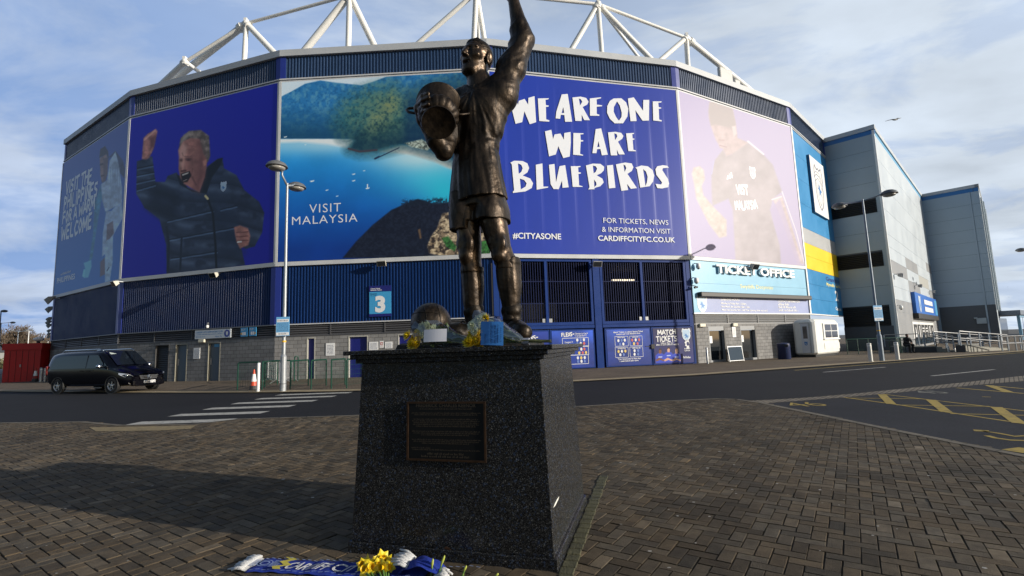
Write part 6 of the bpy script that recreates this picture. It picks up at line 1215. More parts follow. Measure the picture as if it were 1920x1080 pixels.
for k, (lab, x, y, w_, d_, h_, c_) in enumerate((('low grey far shed beyond the handrails at the right', 150, 130, 40, 12, 6, (.22, .24, .27)), ('long pale far building low on the left horizon', -175, 160, 50, 14, 5, (.3, .3, .29)), ('brown far building behind the trees on the left', -205, 230, 40, 14, 9, (.17, .13, .11)))):
    t = thing('far_building', lab, 'building', (x, y, -.03)); m_ = mat('far_wall_%d' % k, c_, .8, var=.1, scale=.2); MB().box((x, y, h_ / 2), (w_, d_, h_), rz=.6).build('wall', m_, t); w = MB(); Q = Matrix.Rotation(.6, 3, 'Z'); v_ = [Vector((x, y, 0)) + Q @ Vector(k_) for k_ in ((-w_/2-.3,-d_/2-.3,h_),(w_/2+.3,-d_/2-.3,h_),(w_/2+.3,d_/2+.3,h_),(-w_/2-.3,d_/2+.3,h_),(-w_/2-.3,0,h_+1.6),(w_/2+.3,0,h_+1.6))]
    w.add(v_, [(0,1,5,4),(2,3,4,5),(0,4,3),(1,2,5),(3,2,1,0)]).build('roof', mat('far_roof', (.10, .10, .11), .8), t); w = MB()
    for j in range(6): w.box(Vector((x, y, h_ * .55)) + Q @ Vector((-w_ * .4 + w_ * .16 * j, -d_ / 2, 0)), (w_ * .08, .2, h_ * .3), rz=.6)
    w.build('window', M_GLASS, t)
# bare winter trees beyond the booth
M_BARK = mat('winter_bark', (.10, .080, .060), .95, var=.3, scale=1.5); M_TWIG = mat('winter_twigs', (.13, .095, .065), .95, var=.35, scale=.5)
def make_tree(seed, h):
    rg = random.Random(seed); tr, cr = MB(), MB()
    def grow(p, d, l, r, lv):
        q = p + d * l; m1_ = p + d * l * .5 + Vector((rg.uniform(-1, 1), rg.uniform(-1, 1), 0)) * l * .06
        (tr if lv < 2 else cr).path([p, m1_, q], [r, r * .85, r * .7], 5 if lv < 2 else 3)
        if lv >= 5: return
        for k in range(rg.choice((3, 4, 4)) if lv else 6):
            a = rg.uniform(0, 6.28); sp = rg.uniform(.3, .85); o = d.orthogonal().normalized(); b_ = d.cross(o); nd = (d + (o * math.cos(a) + b_ * math.sin(a)) * sp + Vector((0, 0, .12))).normalized()
            grow(p + d * l * rg.uniform(.55, 1.0), nd, l * rg.uniform(.52, .78), max(r * .58, .055), lv + 1)
    grow(Vector((0, 0, 0)), Vector((rg.uniform(-.05, .05), 0, 1)), h * .33, h * .022, 0)
    return tr, cr
protos = []
for k in range(3):
    tr, cr = make_tree(20 + k, 18); t = thing('bare_tree', 'bare winter tree', 'tree', (0, 0, 0), group='bare trees beyond the booth'); tr.build('trunk', M_BARK, t, local=True); cr.build('crown', M_TWIG, t, local=True); protos.append(t)
tl_ = [(2, 168, 1.0, 'leftmost bare winter tree at the picture edge behind the far lamp post'), (13, 176, 1.08, 'tall bare winter tree left of the far double lamp post'), (24, 165, 1.0, 'bare winter tree behind the left head of the far double lamp post'), (35, 180, 1.05, 'bare winter tree right behind the far double lamp pole'), (46, 168, .96, 'bare winter tree left of the far white lamp'), (57, 182, 1.0, 'bare winter tree right behind the far white lamp'), (67, 170, .84, 'lower bare winter tree above the right end of the red booth'), (77, 175, .80, 'low bare winter tree between red booth and van'), (86, 160, .66, 'smallest bare winter tree next to the stadium wall'), (-12, 172, 1.05, 'bare winter tree just outside the left picture edge'), (94, 190, .8, 'bare winter tree mostly hidden by the stadium corner')]
for k, (px, dist, sc_, lab) in enumerate(tl_):
    o = protos[k] if k < 3 else copy_tree(protos[k % 3]); r = ray(px, 660); o.location = (r.x * dist / r.y, dist, -.03); o.rotation_euler = (0, 0, k * 1.7); o.scale = (sc_, sc_, sc_ * .93); o['label'] = lab
hd = MB(); rgx = random.Random(5)
for k in range(900):
    px = rgx.uniform(-30, 100); r = ray(px, 660); dist = rgx.uniform(140, 150); c_ = Vector((r.x * dist / r.y, dist, rgx.uniform(0, 3.2) * rgx.uniform(.4, 1))); a = rgx.uniform(0, 6.28); s_ = rgx.uniform(.25, .6)
    hd.add([c_ + Vector((math.cos(a) * s_, math.sin(a) * s_, 0)), c_ + Vector((0, 0, s_ * 1.2)), c_ - Vector((math.cos(a) * s_, math.sin(a) * s_, s_ * .2))], [(0, 1, 2)])
tag(hd.build('scrub', mat('scrub', (.10, .095, .045), .95, var=.4, scale=.4)), 'scrubby olive undergrowth at the feet of the bare trees', 'undergrowth', kind='stuff')
# gull
gp = up(1677.5, 224.5, 21.5); gull = thing('gull', 'gull gliding with spread wings in the sky right of the stadium', 'bird', gp); M_GU = mat('gull_grey', (.30, .29, .27), .8)
MB().ball(gp, (.24, .075, .08), 10, 6).ball(gp + Vector((.24, 0, .02)), (.08, .05, .05), 8, 6).add([gp + Vector(k) for k in ((-.2, .04, .0), (-.2, -.04, 0), (-.42, -.07, 0), (-.42, .07, 0))], [(0, 1, 2, 3)]).build('body', M_GU, gull, smooth=True)
for sx in (-1, 1):
    w = MB(); e = [(0, .0), (.28, .16 if sx > 0 else .04), (.62, .19 if sx > 0 else -.02), (.86, .25 if sx > 0 else -.10)]; ch_ = [.11, .10, .07, .01]
    vs = []
    for (d_, z_), c_ in zip(e, ch_): vs += [gp + Vector((sx * d_ * .9, -c_ + d_ * .15, z_ * .8 + .02)), gp + Vector((sx * d_ * .9, c_ + d_ * .2, z_ * .8 + .02)), gp + Vector((sx * d_ * .9, 0 + d_ * .17, z_ * .8 + .045))]
    w.add(vs, [f for k in range(3) for f in ((3*k, 3*k+3, 3*k+5, 3*k+2), (3*k+2, 3*k+5, 3*k+4, 3*k+1), (3*k+1, 3*k+4, 3*k+3, 3*k))]); w.build('wing', M_GU, gull, smooth=True)
# ================================================================ black van
van = thing('van', 'glossy black van with chrome roof rails parked on the pavement beside the road', 'van', (-19.28, 23.37, .03), R(-16.2))
M_VAN = mat('black_car_paint', (.002, .002, .004), .12, spec=.3, coat=.25); M_TINT = mat('tinted_glass', (.008, .011, .016), .04, spec=.9); M_CHR = mat('chrome', (.75, .76, .78), .16, 1.0); M_TYRE = mat('tyre', (.012, .012, .012), .8)
st_ = [(-2.62, .80, .84, .66, .62, 1.02, 1.72), (-2.56, .90, .92, .72, .42, 1.05, 1.80), (-2.2, .94, .955, .77, .30, 1.06, 1.88), (-1.2, .955, .965, .80, .27, 1.06, 1.91), (.2, .955, .965, .80, .27, 1.06, 1.91), (.75, .955, .965, .78, .27, 1.06, 1.87), (1.30, .955, .962, .72, .27, 1.07, 1.50), (1.72, .95, .955, .66, .27, 1.03, 1.17), (2.15, .94, .93, .60, .27, .93, 1.06), (2.45, .88, .86, .54, .28, .82, .95), (2.60, .74, .74, .46, .32, .70, .80)]
vs = []
for x, ws, wb_, wr, zs, zb2, zr in st_:
    half = [(0, zs), (ws * .92, zs), (ws, zs + .12), (ws + .01, zs + (zb2 - zs) * .55), (wb_, zb2), (wb_ * .985, zb2 + (zr - zb2) * .12), (wr + .04, zr - .09), (wr - .08, zr - .015), (0, zr + .015)]
    vs += [(x, y, z) for y, z in half] + [(x, -y, z) for y, z in half[-2:0:-1]]
n_ = 16; fs = [(k * n_ + i, k * n_ + (i + 1) % n_, (k + 1) * n_ + (i + 1) % n_, (k + 1) * n_ + i) for k in range(len(st_) - 1) for i in range(n_)]
fs += [tuple(range(n_)), tuple(reversed(range((len(st_) - 1) * n_, len(st_) * n_)))]
body = MB().add(vs, fs).build('body', M_VAN, van, smooth=True, local=True); bv = body.modifiers.new('sub', 'SUBSURF'); bv.levels = bv.render_levels = 2
for k_ in (0,): pass
def sideY(z, x=0):  # half width of the glasshouse at height z
    t = (z - 1.06) / (1.82 - 1.06); return .955 * (1 - t) + .835 * t
def sidepoly(pts, m, name, par, off=.012, th=.02):
    for s in (-1, 1):
        a = [(x, s * (sideY(z) + off), z) for x, z in pts]; b = [(x, s * (sideY(z) + off - th), z) for x, z in pts]; n = len(pts)
        mb = MB().add(a + b, [tuple(range(n)) if s < 0 else tuple(reversed(range(n))), tuple(range(n, 2 * n))] + [(i, (i + 1) % n, n + (i + 1) % n, n + i) for i in range(n)]); mb.build(name, m, par, local=True)
sidepoly([(-2.30, 1.12), (.02, 1.12), (.02, 1.70), (-1.75, 1.70), (-2.12, 1.58)], M_TINT, 'side_window', van, .016); sidepoly([(.10, 1.12), (1.18, 1.12), (1.02, 1.36), (.66, 1.70), (.10, 1.70)], M_TINT, 'door_window', van, .016); sidepoly([(1.24, 1.12), (1.46, 1.12), (1.12, 1.36)], M_TINT, 'quarter_window', van, .012)
ws_ = MB().add([(1.66, -.72, 1.225), (1.66, .72, 1.225), (.86, .64, 1.85), (.86, -.64, 1.85), (1.72, 0, 1.235), (.94, 0, 1.875)], [(0, 4, 5, 3), (4, 1, 2, 5)]).build('windscreen', M_TINT, van, local=True)
MB().add([(.93, -.60, 1.805), (.93, -.12, 1.84), (1.06, -.14, 1.75), (1.06, -.60, 1.72)], [(0, 1, 2, 3)]).build('sun_strip', mat('pale_strip', (.45, .5, .48), .5), ws_, local=True)
for s in (-1, 1):
    MB().path([(-1.9, s * .70, 1.87), (-1.75, s * .70, 1.955), (.5, s * .70, 1.965), (.72, s * .68, 1.88)], [.018, .024, .024, .018], 8).build('roof_rail', M_CHR, van, local=True, smooth=True)
    mm = MB().ball((1.16, s * 1.13, 1.19), (.09, .14, .09), 12, 8); mm.build('mirror', M_CHR, van, local=True, smooth=True); MB().path([(1.2, s * .94, 1.14), (1.18, s * 1.08, 1.16)], .03, 6).build('mirror_arm', M_VAN, van, local=True)
    hl = MB().add([(2.05, s * .935, .86), (2.45, s * .82, .80), (2.535, s * .60, .70), (2.50, s * .64, .62), (2.36, s * .86, .66), (2.10, s * .95, .78)], [(0, 1, 2, 3, 4, 5)] if s < 0 else [(5, 4, 3, 2, 1, 0)])
    for q in range(len(hl.v)): hl.v[q] = (hl.v[q][0] + .05, hl.v[q][1] + s * .03, hl.v[q][2] + .02)
    hd_ = hl.build('headlight', mat('headlight_glass', (.62, .65, .70), .12, .4, spec=.8), van, local=True); MB().ball((2.42, s * .80, .75), (.07, .09, .06), 10, 6).build('lamp_bowl', M_CHR, hd_, local=True, smooth=True)
    MB().lathe((2.50, s * .72, .42), [(.075, 0), (.075, .05), (.04, .06)], (1, s * .35, 0), n=14).build('fog_lamp', M_CHR, van, local=True, smooth=40)
    MB().box((-.02, s * .965, .245), (2.3, .03, .035)).build('sill_strip', M_CHR, van, local=True); MB().box((-2.56, s * .86, 1.05), (.12, .16, .42)).build('tail_light', mat('tail_red', (.25, .012, .012), .25), van, local=True, bevel=.03)
    MB().box((-.15, s * .992, 1.0), (.16, .03, .04)).box((.24, s * .992, 1.0), (.16, .03, .04)).build('door_handle', M_VAN, van, local=True)
    MB().box((-.9, s * .972, 1.015), (2.9, .012, .03)).build('body_crease', M_BLACK, van, local=True)
    for x in (-1.72, 1.71):
        c_ = Vector((x, s * .86, .335)); ax = (0, s, 0); w = thing('wheel', None, None); w.parent = van; WM[w.name] = WM[van.name]
        for k in ('label', 'category'): 
            if k in w: del w[k]
        MB().lathe(c_, [(.215, -.11), (.32, -.10), (.335, -.05), (.335, .06), (.32, .10), (.225, .11), (.215, .06)], ax, n=28).build('tyre', M_TYRE, w, local=True, smooth=40)
        rm = MB().lathe(c_, [(.225, .085), (.215, .10), (.20, .085), (.195, .03)], ax, n=28); rm.f.pop(); rm.f.pop()
        for k in range(5):
            a = 2 * math.pi * k / 5 + .3; d = Vector((math.cos(a), 0, math.sin(a))); p_ = Vector((-math.sin(a), 0, math.cos(a))); o_ = Vector((0, s * .09, 0)); i_ = Vector((0, s * .045, 0))
            rm.add([c_ + o_ + d * .05 + p_ * .035, c_ + o_ + d * .05 - p_ * .035, c_ + o_ + d * .205 - p_ * .028, c_ + o_ + d * .205 + p_ * .028, c_ + i_ + d * .05 + p_ * .045, c_ + i_ + d * .05 - p_ * .045, c_ + i_ + d * .205 - p_ * .045, c_ + i_ + d * .205 + p_ * .045], [(0,1,2,3),(0,3,7,4),(1,0,4,5),(2,1,5,6),(3,2,6,7)])
        rm.ball(c_ + Vector((0, s * .085, 0)), (.055, .03, .055), 10, 6); rm.build('rim', mat('alloy', (.55, .56, .58), .25, .9), w, local=True, smooth=35)
        MB().lathe(c_, [(.2, .0), (.2, .012)], ax, n=20).build('brake_disc', M_BLACK, w, local=True)
        wa_ = MB().lathe(c_ - Vector((0, 0, -.02)), [(.36, -.06), (.36, .105), (.395, .108), (.40, .02)], ax, n=28); wa_.f.pop(); wa_.f.pop(); wa_.build('wheel_arch', M_BLACK, w, local=True)
gr_ = MB().add([(2.615, -.44, .735), (2.615, .44, .735), (2.655, .36, .56), (2.655, -.36, .56)], [(0, 1, 2, 3)]).build('grille', M_BLACK, van, local=True); w = MB()
for z_, hw in ((.705, .43), (.645, .40), (.575, .37)): w.box((2.645, 0, z_), (.03, hw * 2, .020))
w.build('grille_bar', M_CHR, gr_, local=True); w = MB(); cc = Vector((2.672, 0, .655))
k_ = np.arange(0, 6.5, .35); w.path([cc + Vector((0, .085 * math.cos(k), .085 * math.sin(k))) for k in k_], .010, 6)
for k in (R(90), R(210), R(330)): w.path([cc, cc + Vector((0, .082 * math.cos(k), .082 * math.sin(k)))], [.014, .006], 6)
w.build('emblem', M_CHR, gr_, local=True)
MB().box((2.60, 0, .40), (.20, 1.45, .26)).box((2.62, 0, .30), (.2, 1.2, .1)).build('bumper', M_VAN, van, local=True, bevel=.05)
NP = Frame(Vector((2.71, 0, .39)), (0, 1, 0)); pl_ = MB().box((2.705, 0, .44), (.02, .52, .115)).build('number_plate', M_SIGNW, van, local=True); w = MB(); put_text(w, NP, 'CE68 FUJ', (-.22, .015), (.22, .015), .075, .008, .02, uvc=True); w.build('plate_text', M_BLACK, pl_, local=True)

# ================================================================ flowers on the plinth
M_YF = mat('yellow_petals', (.70, .52, .008), .55); M_WF = mat('cream_petals', (.66, .70, .52), .55); M_PF = mat('purple_petals', (.10, .03, .22), .6); M_LF = mat('bouquet_leaf', (.035, .06, .018), .6, var=.4, scale=30); M_STM = mat('stem_green', (.09, .13, .03), .55)
mc = bpy.data.materials.new('cellophane'); mc.use_nodes = True; nt = mc.node_tree; nt.nodes.clear(); o_ = nt.nodes.new('ShaderNodeOutputMaterial'); mx = nt.nodes.new('ShaderNodeMixShader'); tr = nt.nodes.new('ShaderNodeBsdfTransparent'); tr.inputs[0].default_value = (.86, .88, .90, 1); gl_ = nt.nodes.new('ShaderNodeBsdfGlossy'); gl_.inputs['Roughness'].default_value = .12; lw = nt.nodes.new('ShaderNodeLayerWeight'); lw.inputs[0].default_value = .55
mrr = nt.nodes.new('ShaderNodeMapRange'); mrr.inputs[3].default_value = .02; mrr.inputs[4].default_value = .32; nt.links.new(lw.outputs['Fresnel'], mrr.inputs[0]); nt.links.new(mrr.outputs[0], mx.inputs[0]); nt.links.new(tr.outputs[0], mx.inputs[1]); nt.links.new(gl_.outputs[0], mx.inputs[2]); nt.links.new(mx.outputs[0], o_.inputs[0])
BQ = Frame(PR @ Vector((0, -.56, 1.503)), Rz @ Vector((1, 0, 0)))
def mum(mb, c_, r, ax, rg, rows=4):
    ax = ax.normalized(); a = ax.orthogonal().normalized(); b = ax.cross(a)
    for k in range(rows):
        el = R(12 + 72 * k / max(1, rows - 1)); n = max(5, int(15 - 2.6 * k))
        for i in range(n):
            t = 6.283 * (i + .5 * (k % 2)) / n + rg.uniform(-.1, .1); d = (a * math.cos(t) + b * math.sin(t)) * math.cos(el) + ax * math.sin(el); s = d.cross(ax).normalized() * r * .17; rr = r * rg.uniform(.88, 1.1) * (1 - .12 * k)
            mb.add([c_, c_ + d * rr * .55 + s, c_ + d * rr + ax * r * .08, c_ + d * rr * .55 - s], [(0, 1, 2, 3)])
def bouquet(lab, yel, wht, pur, tail, top, wid, card, cardm, seed, depth=.16):
    rg = random.Random(seed); bu = BQ.uv(*yel[0]); root = thing('bouquet', lab, 'bouquet', BQ.pt(*BQ.uv(*yel[0])), group='bouquets in cellophane on the plinth')
    T_ = BQ.pt(*BQ.uv(*tail)); fw = -BQ.N
    for nm, lst, m_, r in (('yellow_flower', yel, M_YF, .052), ('white_flower', wht, M_WF, .048), ('purple_flower', pur, M_PF, .026)):
        for x, y in lst:
            mb = MB(); u, v = BQ.uv(x, y); c_ = BQ.pt(u, max(v, .03), rg.uniform(.03, .13)); mum(mb, c_, r * rg.uniform(.85, 1.15), (BQ.N * .8 + BQ.U * -.5 + BQ.V * rg.uniform(-.1, .6)), rg); mb.build(nm, m_, root)
    mb = MB(); sm_ = MB()
    for k in range(150):
        x, y = rg.choice(yel + wht); u, v = BQ.uv(x, y); f = rg.uniform(.0, .55); p_ = BQ.pt(u, max(v, .03), rg.uniform(-.1, .04)); c_ = p_ + (T_ - p_) * f; d = Vector((rg.uniform(-1, 1), rg.uniform(-1, 1), rg.uniform(-.6, 1))).normalized(); s = d.orthogonal().normalized() * .012; l = rg.uniform(.03, .075)
        mb.add([c_, c_ + d * l * .5 + s, c_ + d * l, c_ + d * l * .5 - s], [(0, 1, 2, 3)])
    mb.build('leaves', M_LF, root)
    for x, y in yel + wht: u, v = BQ.uv(x, y); p_ = BQ.pt(u, max(v, .03), 0); sm_.path([p_, p_ + (T_ - p_) * .6 + Vector((0, 0, .01)), T_ + Vector((rg.uniform(-.03, .03), rg.uniform(-.02, .02), rg.uniform(0, .02)))], .0035, 5)
    sm_.build('stems', M_STM, root)
    # cone of crinkled cellophane
    ut, vt = BQ.uv(*top); u2, v2 = BQ.uv(*wid); n = 22; vs = []; rings = 9
    A0 = BQ.pt(ut, 0, 0)
    for k in range(rings):
        f = k / (rings - 1)
        for i in range(n):
            t = 6.283 * i / n; wob = 1 + .13 * math.sin(5 * t + k * 1.3 + seed) + .08 * math.sin(11 * t + k * 2.1); cz = vt * .5 * (1 - f) + .022 * f; rz_ = (vt * .5 * (1 - f) ** .8 + .018) * wob; ry_ = (depth * (1 - f) ** .8 + .018) * wob
            u = ut + (BQ.uv(*tail)[0] - ut) * f + (u2 - ut) * (1 - f) * math.cos(t) * .35 * (1 - f)
            vs.append(BQ.pt(u + .03 * (1 - f) * math.sin(3 * t + seed), max(.004, cz + rz_ * math.sin(t)), ry_ * math.cos(t)))
    MB().add(vs, [(k * n + i, k * n + (i + 1) % n, (k + 1) * n + (i + 1) % n, (k + 1) * n + i) for k in range(rings - 1) for i in range(n)]).build('cellophane_wrap', mc, root, smooth=True)
    (a, t_), (b, c__) = BQ.uv(card[0], card[1]), BQ.uv(card[2], card[3]); CF = Frame(BQ.pt(a, max(c__, .012), depth + .015), BQ.U + BQ.V * card[4], BQ.V + BQ.N * -.12); W_, H_ = b - a, t_ - max(c__, .012); cd = MB()
    g_ = 8; cd.add([CF.pt(W_ * i / g_, H_ * j, .006 * math.sin(3 * i / g_)) for j in (0, 1) for i in range(g_ + 1)], [(i, i + 1, g_ + 2 + i, g_ + 1 + i) for i in range(g_)]); co_ = cd.build('card', cardm, root); return root, CF, W_, H_, co_
yl1 = [(786, 634), (792, 628), (781, 641), (795, 641), (787, 648), (778, 630), (794, 634), (784, 652)]; wh1 = [(802, 612), (797, 619), (808, 618), (814, 611), (803, 626), (820, 617)]
bouquet('bouquet in cellophane with a blank white card, left of the bronze boot', yl1, wh1, [(807, 622), (788, 640), (812, 630)], (893, 643), (800, 603), (780, 620), (813, 619, 855, 640, .0), mat('white_card', (.74, .74, .80), .55), 3)
yl2 = [(893, 625), (889, 634), (900, 628), (895, 643), (903, 638), (888, 643), (915, 601), (907, 644)]; wh2 = [(896, 606), (905, 600), (911, 595), (903, 611), (895, 615), (909, 607), (900, 620), (893, 611)]
b2, CF, W_, H_, cd = bouquet('bouquet in cellophane with a handwritten blue card, in front of the bronze boots', yl2, wh2, [], (985, 645), (905, 588), (890, 610), (915, 604, 957, 645, -.06), mat('blue_card', (.035, .19, .55), .55), 8)
w = MB(); HF = Frame(CF.pt(0, 0, .008), CF.V, -CF.U)
def hand(x, y0, y1, h, seed):
    rg = random.Random(seed); y = y0
    while y < y1:
        n = rg.randint(3, 7); pts = []
        for k in range(n * 2 + 1): pts.append(HF.pt(y + k * h * .3, -x - (h * rg.uniform(.5, 1.2) if k % 2 else 0) , .0))
        w.path(pts, .0011, 4); y += n * h * .6 + h * .5
for k, (x, y0, y1) in enumerate(((.18, .05, .45), (.42, .12, .85), (.58, .1, .8), (.74, .1, .9), (.86, .15, .6))): hand(W_ * x, H_ * y0, H_ * y1, .013, k + 2)
w.build('handwriting', mat('pen_ink', (.01, .015, .05), .6), cd)
w = MB(); rg = random.Random(3)
T2_ = BQ.pt(*BQ.uv(985, 645))
for k in range(22): w.path([T2_ + Vector((rg.uniform(-.05, 0), rg.uniform(-.02, .02), .012 + rg.uniform(0, .02))), BQ.pt(BQ.uv(1025 + rg.uniform(-10, 10), 640)[0], .010 + rg.uniform(0, .022), rg.uniform(-.03, .03))], .0045, 5)
w.build('cut_stems', mat('cut_stems', (.10, .11, .045), .7, var=.4, scale=40), b2); MB().tube(T2_ + BQ.V * .018 - BQ.U * .02, T2_ + BQ.V * .018 + BQ.U * .03, .026, n=12).build('rubber_band', mat('silver_tie', (.40, .42, .5), .3, .4), b2, smooth=40)

# ================================================================ scarf and daffodils on the paving
gz = .040; s0, s1 = G(452, 1058, gz), G(735, 1072, gz)
SF = Frame((s0 + s1) / 2, s1 - s0, Vector((-(s1 - s0).y, (s1 - s0).x, 0))); scarf = thing('scarf', 'blue knitted football scarf with white lettering and tassels on the paving before the plinth', 'scarf', SF.o)
sL = (s1 - s0).length / 2; sw = .098
def wav(u): return .006 + .005 * math.sin(u * 19) + .004 * math.sin(u * 47 + 1)
def sheet(u0, u1, v0, v1, nu, nv, off, fn=None):
    vs = [SF.pt(u0 + (u1 - u0) * i / nu, (v0 + (v1 - v0) * j / nv) * (1 + .05 * math.sin(9 * (u0 + (u1 - u0) * i / nu))), wav(u0 + (u1 - u0) * i / nu) + off + .004 * math.sin(7 * j / nv + i * .4)) for j in range(nv + 1) for i in range(nu + 1)]
    return MB().add(vs, [(j * (nu + 1) + i, j * (nu + 1) + i + 1, (j + 1) * (nu + 1) + i + 1, (j + 1) * (nu + 1) + i) for j in range(nv) for i in range(nu)])
M_SCB = mat('scarf_blue', (.008, .035, .34), .85, var=.2, scale=90, bump=.6, bscale=260); M_SCW = mat('scarf_white', (.66, .66, .66), .9, var=.15, scale=60, bump=.6, bscale=200); M_SCY = mat('scarf_yellow', (.62, .52, .08), .9, bump=.4, bscale=200)
sc_ = sheet(-sL + .11, sL + .25, -sw, sw, 60, 6, 0).build('knit', M_SCB, scarf, smooth=True); sm_ = sc_.modifiers.new('thick', 'SOLIDIFY'); sm_.thickness = .008; sm_.offset = -1
def fringe(name, p, d, wv, n, L_, seed, z=.012):
    rg = random.Random(seed); mb = MB(); d = Vector(d).normalized(); wv = Vector(wv)
    for k in range(n):
        f = k / (n - 1) - .5; a = Vector(p) + wv * f; l = L_ * rg.uniform(.7, 1.15); b = a + d * l + wv.normalized() * rg.uniform(-.02, .02); m_ = (a + b) / 2 + Vector((0, 0, rg.uniform(.004, .02)))
        mb.path([a + Vector((0, 0, z)), m_, b + Vector((0, 0, rg.uniform(-.008, .006)))], [.008, .010, .006], 6)
    return mb.build(name, M_SCW, scarf, smooth=True)
fringe('tassels', SF.pt(-sL + .09, 0, .004), -SF.U, SF.V * sw * 2, 26, .11, 1); sheet(-sL + .05, -sL + .112, -sw, sw, 6, 6, .001).build('white_end', M_SCW, scarf, smooth=True)
SG = Frame(SF.o + Vector((0, 0, .017)), SF.U, SF.V); w = MB()
def slant(s, u0, u1, v, h, sh=.3):
    vv, ff = text_verts(s, .02); x0, x1 = vv[:, 0].min(), vv[:, 0].max(); pts = [SG.pt(u0 + (u1 - u0) * (x - x0) / (x1 - x0) + sh * h * y / .73, v + h * y / .73, 0) + Vector((0, 0, wav(u0 + (u1 - u0) * (x - x0) / (x1 - x0)) - .008)) for x, y in vv]; w.add(pts, ff)
ux = lambda px: SF.uv(px, 1064)[0]
slant('CARDIFF', ux(536), ux(618), -.055, .10); slant('CITY', ux(628), ux(690), -.055, .10); w.build('lettering', M_SCW, scarf); w = MB()
zc_ = SF.uv(528, 1060)[0]; zig = [(a + zc_ + .26, b) for a, b in [(-.29, .098), (-.23, .06), (-.28, .02), (-.22, -.02), (-.29, -.05), (-.25, -.098)]]
for (a, b), (c_, d) in zip(zig[:-1], zig[1:]): w.add([SG.pt(a, b, -.006 + wav(a)), SG.pt(a + .06, b, -.006 + wav(a)), SG.pt(c_ + .06, d, -.006 + wav(c_)), SG.pt(c_, d, -.006 + wav(c_))], [(0, 1, 2, 3)])
w.build('zigzag', M_SCY, scarf); w = MB(); cu, cv = SF.uv(497, 1060)[0], 0
for r0, r1 in ((.022, .030), (.042, .048)): w.add([SG.pt(cu + r * 1.2 * math.cos(k), r * math.sin(k), 0) for k in np.arange(0, 6.4, .3) for r in (r0, r1)], [(2 * i, 2 * i + 1, 2 * i + 3, 2 * i + 2) for i in range(21)])
for s in (-1, 1):
    for k in range(5): w.add([SG.pt(cu + s * (.06 + .012 * k) + a, b, 0) for a, b in ((-.003, -.05), (.003, -.05), (.003, .05), (-.003, .05))], [(0, 1, 2, 3)])
for k in range(34):
    u = -sL + .13 + k * .047
    for s in (-1, 1): w.add([SG.pt(u, s * .088, wav(u) - .008), SG.pt(u + .03, s * .080, wav(u) - .008), SG.pt(u + .033, s * .085, wav(u) - .008), SG.pt(u + .003, s * .093, wav(u) - .008)], [(0, 1, 2, 3)])
w.build('knit_pattern', mat('scarf_pale', (.28, .36, .58), .9), scarf)
# the far end is folded back over itself into a blue hump with tassels
h0 = G(752, 1072, gz); HP = Frame(h0, SF.U * .95 + SF.V * -.12, SF.V); vs = []; nu, nv = 18, 8
for j in range(nv + 1):
    for i in range(nu + 1):
        f = i / nu; vs.append(HP.pt(.0 + .34 * f, (-.09 + .18 * j / nv) * (1 - .2 * f), .008 + .085 * math.sin(math.pi * min(1, f * 1.05)) ** .8 * (1 - .35 * abs(j / nv - .5)) + .006 * math.sin(i * .9 + j)))
hp_ = MB().add(vs, [(j * (nu + 1) + i, j * (nu + 1) + i + 1, (j + 1) * (nu + 1) + i + 1, (j + 1) * (nu + 1) + i) for j in range(nv) for i in range(nu)]).build('folded_end', M_SCB, scarf, smooth=True)
fringe('tassels', HP.pt(.07, .02, .055), -HP.U * 1 + Vector((0, 0, .25)), HP.V * .15, 20, .12, 4, 0); fringe('tassels', HP.pt(.27, -.02, .03), HP.U - HP.V * .2, HP.V * .10, 12, .10, 5, 0)
def daffodil(mb, cen, st, c_, ax, r, rg):
    ax = ax.normalized(); a = ax.orthogonal().normalized(); b = ax.cross(a)
    for i in range(6):
        t = 6.283 * i / 6 + rg.uniform(-.1, .1); d = a * math.cos(t) + b * math.sin(t); s = ax.cross(d) * r * .36; tip = c_ + d * r * rg.uniform(.9, 1.1) + ax * r * rg.uniform(-.05, .3); md = c_ + d * r * .5 + ax * r * .08
        mb.add([c_, md + s, tip, md - s, md + ax * r * .06], [(0, 1, 4), (1, 2, 4), (2, 3, 4), (3, 0, 4)])
    n = 12; vs = []
    for k, (rr, h) in enumerate(((.20, 0), (.24, .3), (.30, .55), (.40, .66))): vs += [c_ + (a * math.cos(6.283 * i / n) + b * math.sin(6.283 * i / n)) * r * rr * (1 + (.12 * math.sin(3.14 * i) if k == 3 else 0)) + ax * r * h for i in range(n)]
    cen.add(vs, [(k * n + i, k * n + (i + 1) % n, (k + 1) * n + (i + 1) % n, (k + 1) * n + i) for k in range(3) for i in range(n)])
M_DPE = mat('daffodil_petals', (.80, .62, .02), .5); M_TRU = mat('daffodil_trumpet', (.78, .47, .008), .5)
df = thing('daffodils', 'bunch of yellow daffodils lying on the scarf, tied with string', 'flowers', G(705, 1078, gz)); rg = random.Random(12); stm = MB(); base = G(722, 1112, .06)
D0 = G(705, 1068, .06)
for x, y, dy in ((681, 1060, .02), (690, 1056, .05), (697, 1066, -.02), (703, 1063, .04), (712, 1052, .06), (717, 1047, .08), (724, 1055, .05), (730, 1062, .0), (719, 1064, -.03), (686, 1068, -.04), (709, 1058, .02)):
    c_ = J(x, y, dy, D0.y); c_.z = max(c_.z, .07); ax = Vector((rg.uniform(-.8, .5), -.9, rg.uniform(.1, .9))); pet, cen = MB(), MB(); daffodil(pet, cen, stm, c_, ax, .052 * rg.uniform(.85, 1.15), rg); cen.build('trumpet', M_TRU, pet.build('flower', M_DPE, df), smooth=40); stm.path([c_ - ax.normalized() * .01, c_ + Vector((.0, -.01, -.02)), base + Vector((rg.uniform(-.015, .015), 0, rg.uniform(-.01, .02)))], .006, 6)
stm.build('stems', mat('daffodil_stem', (.10, .20, .04), .5), df, smooth=True)
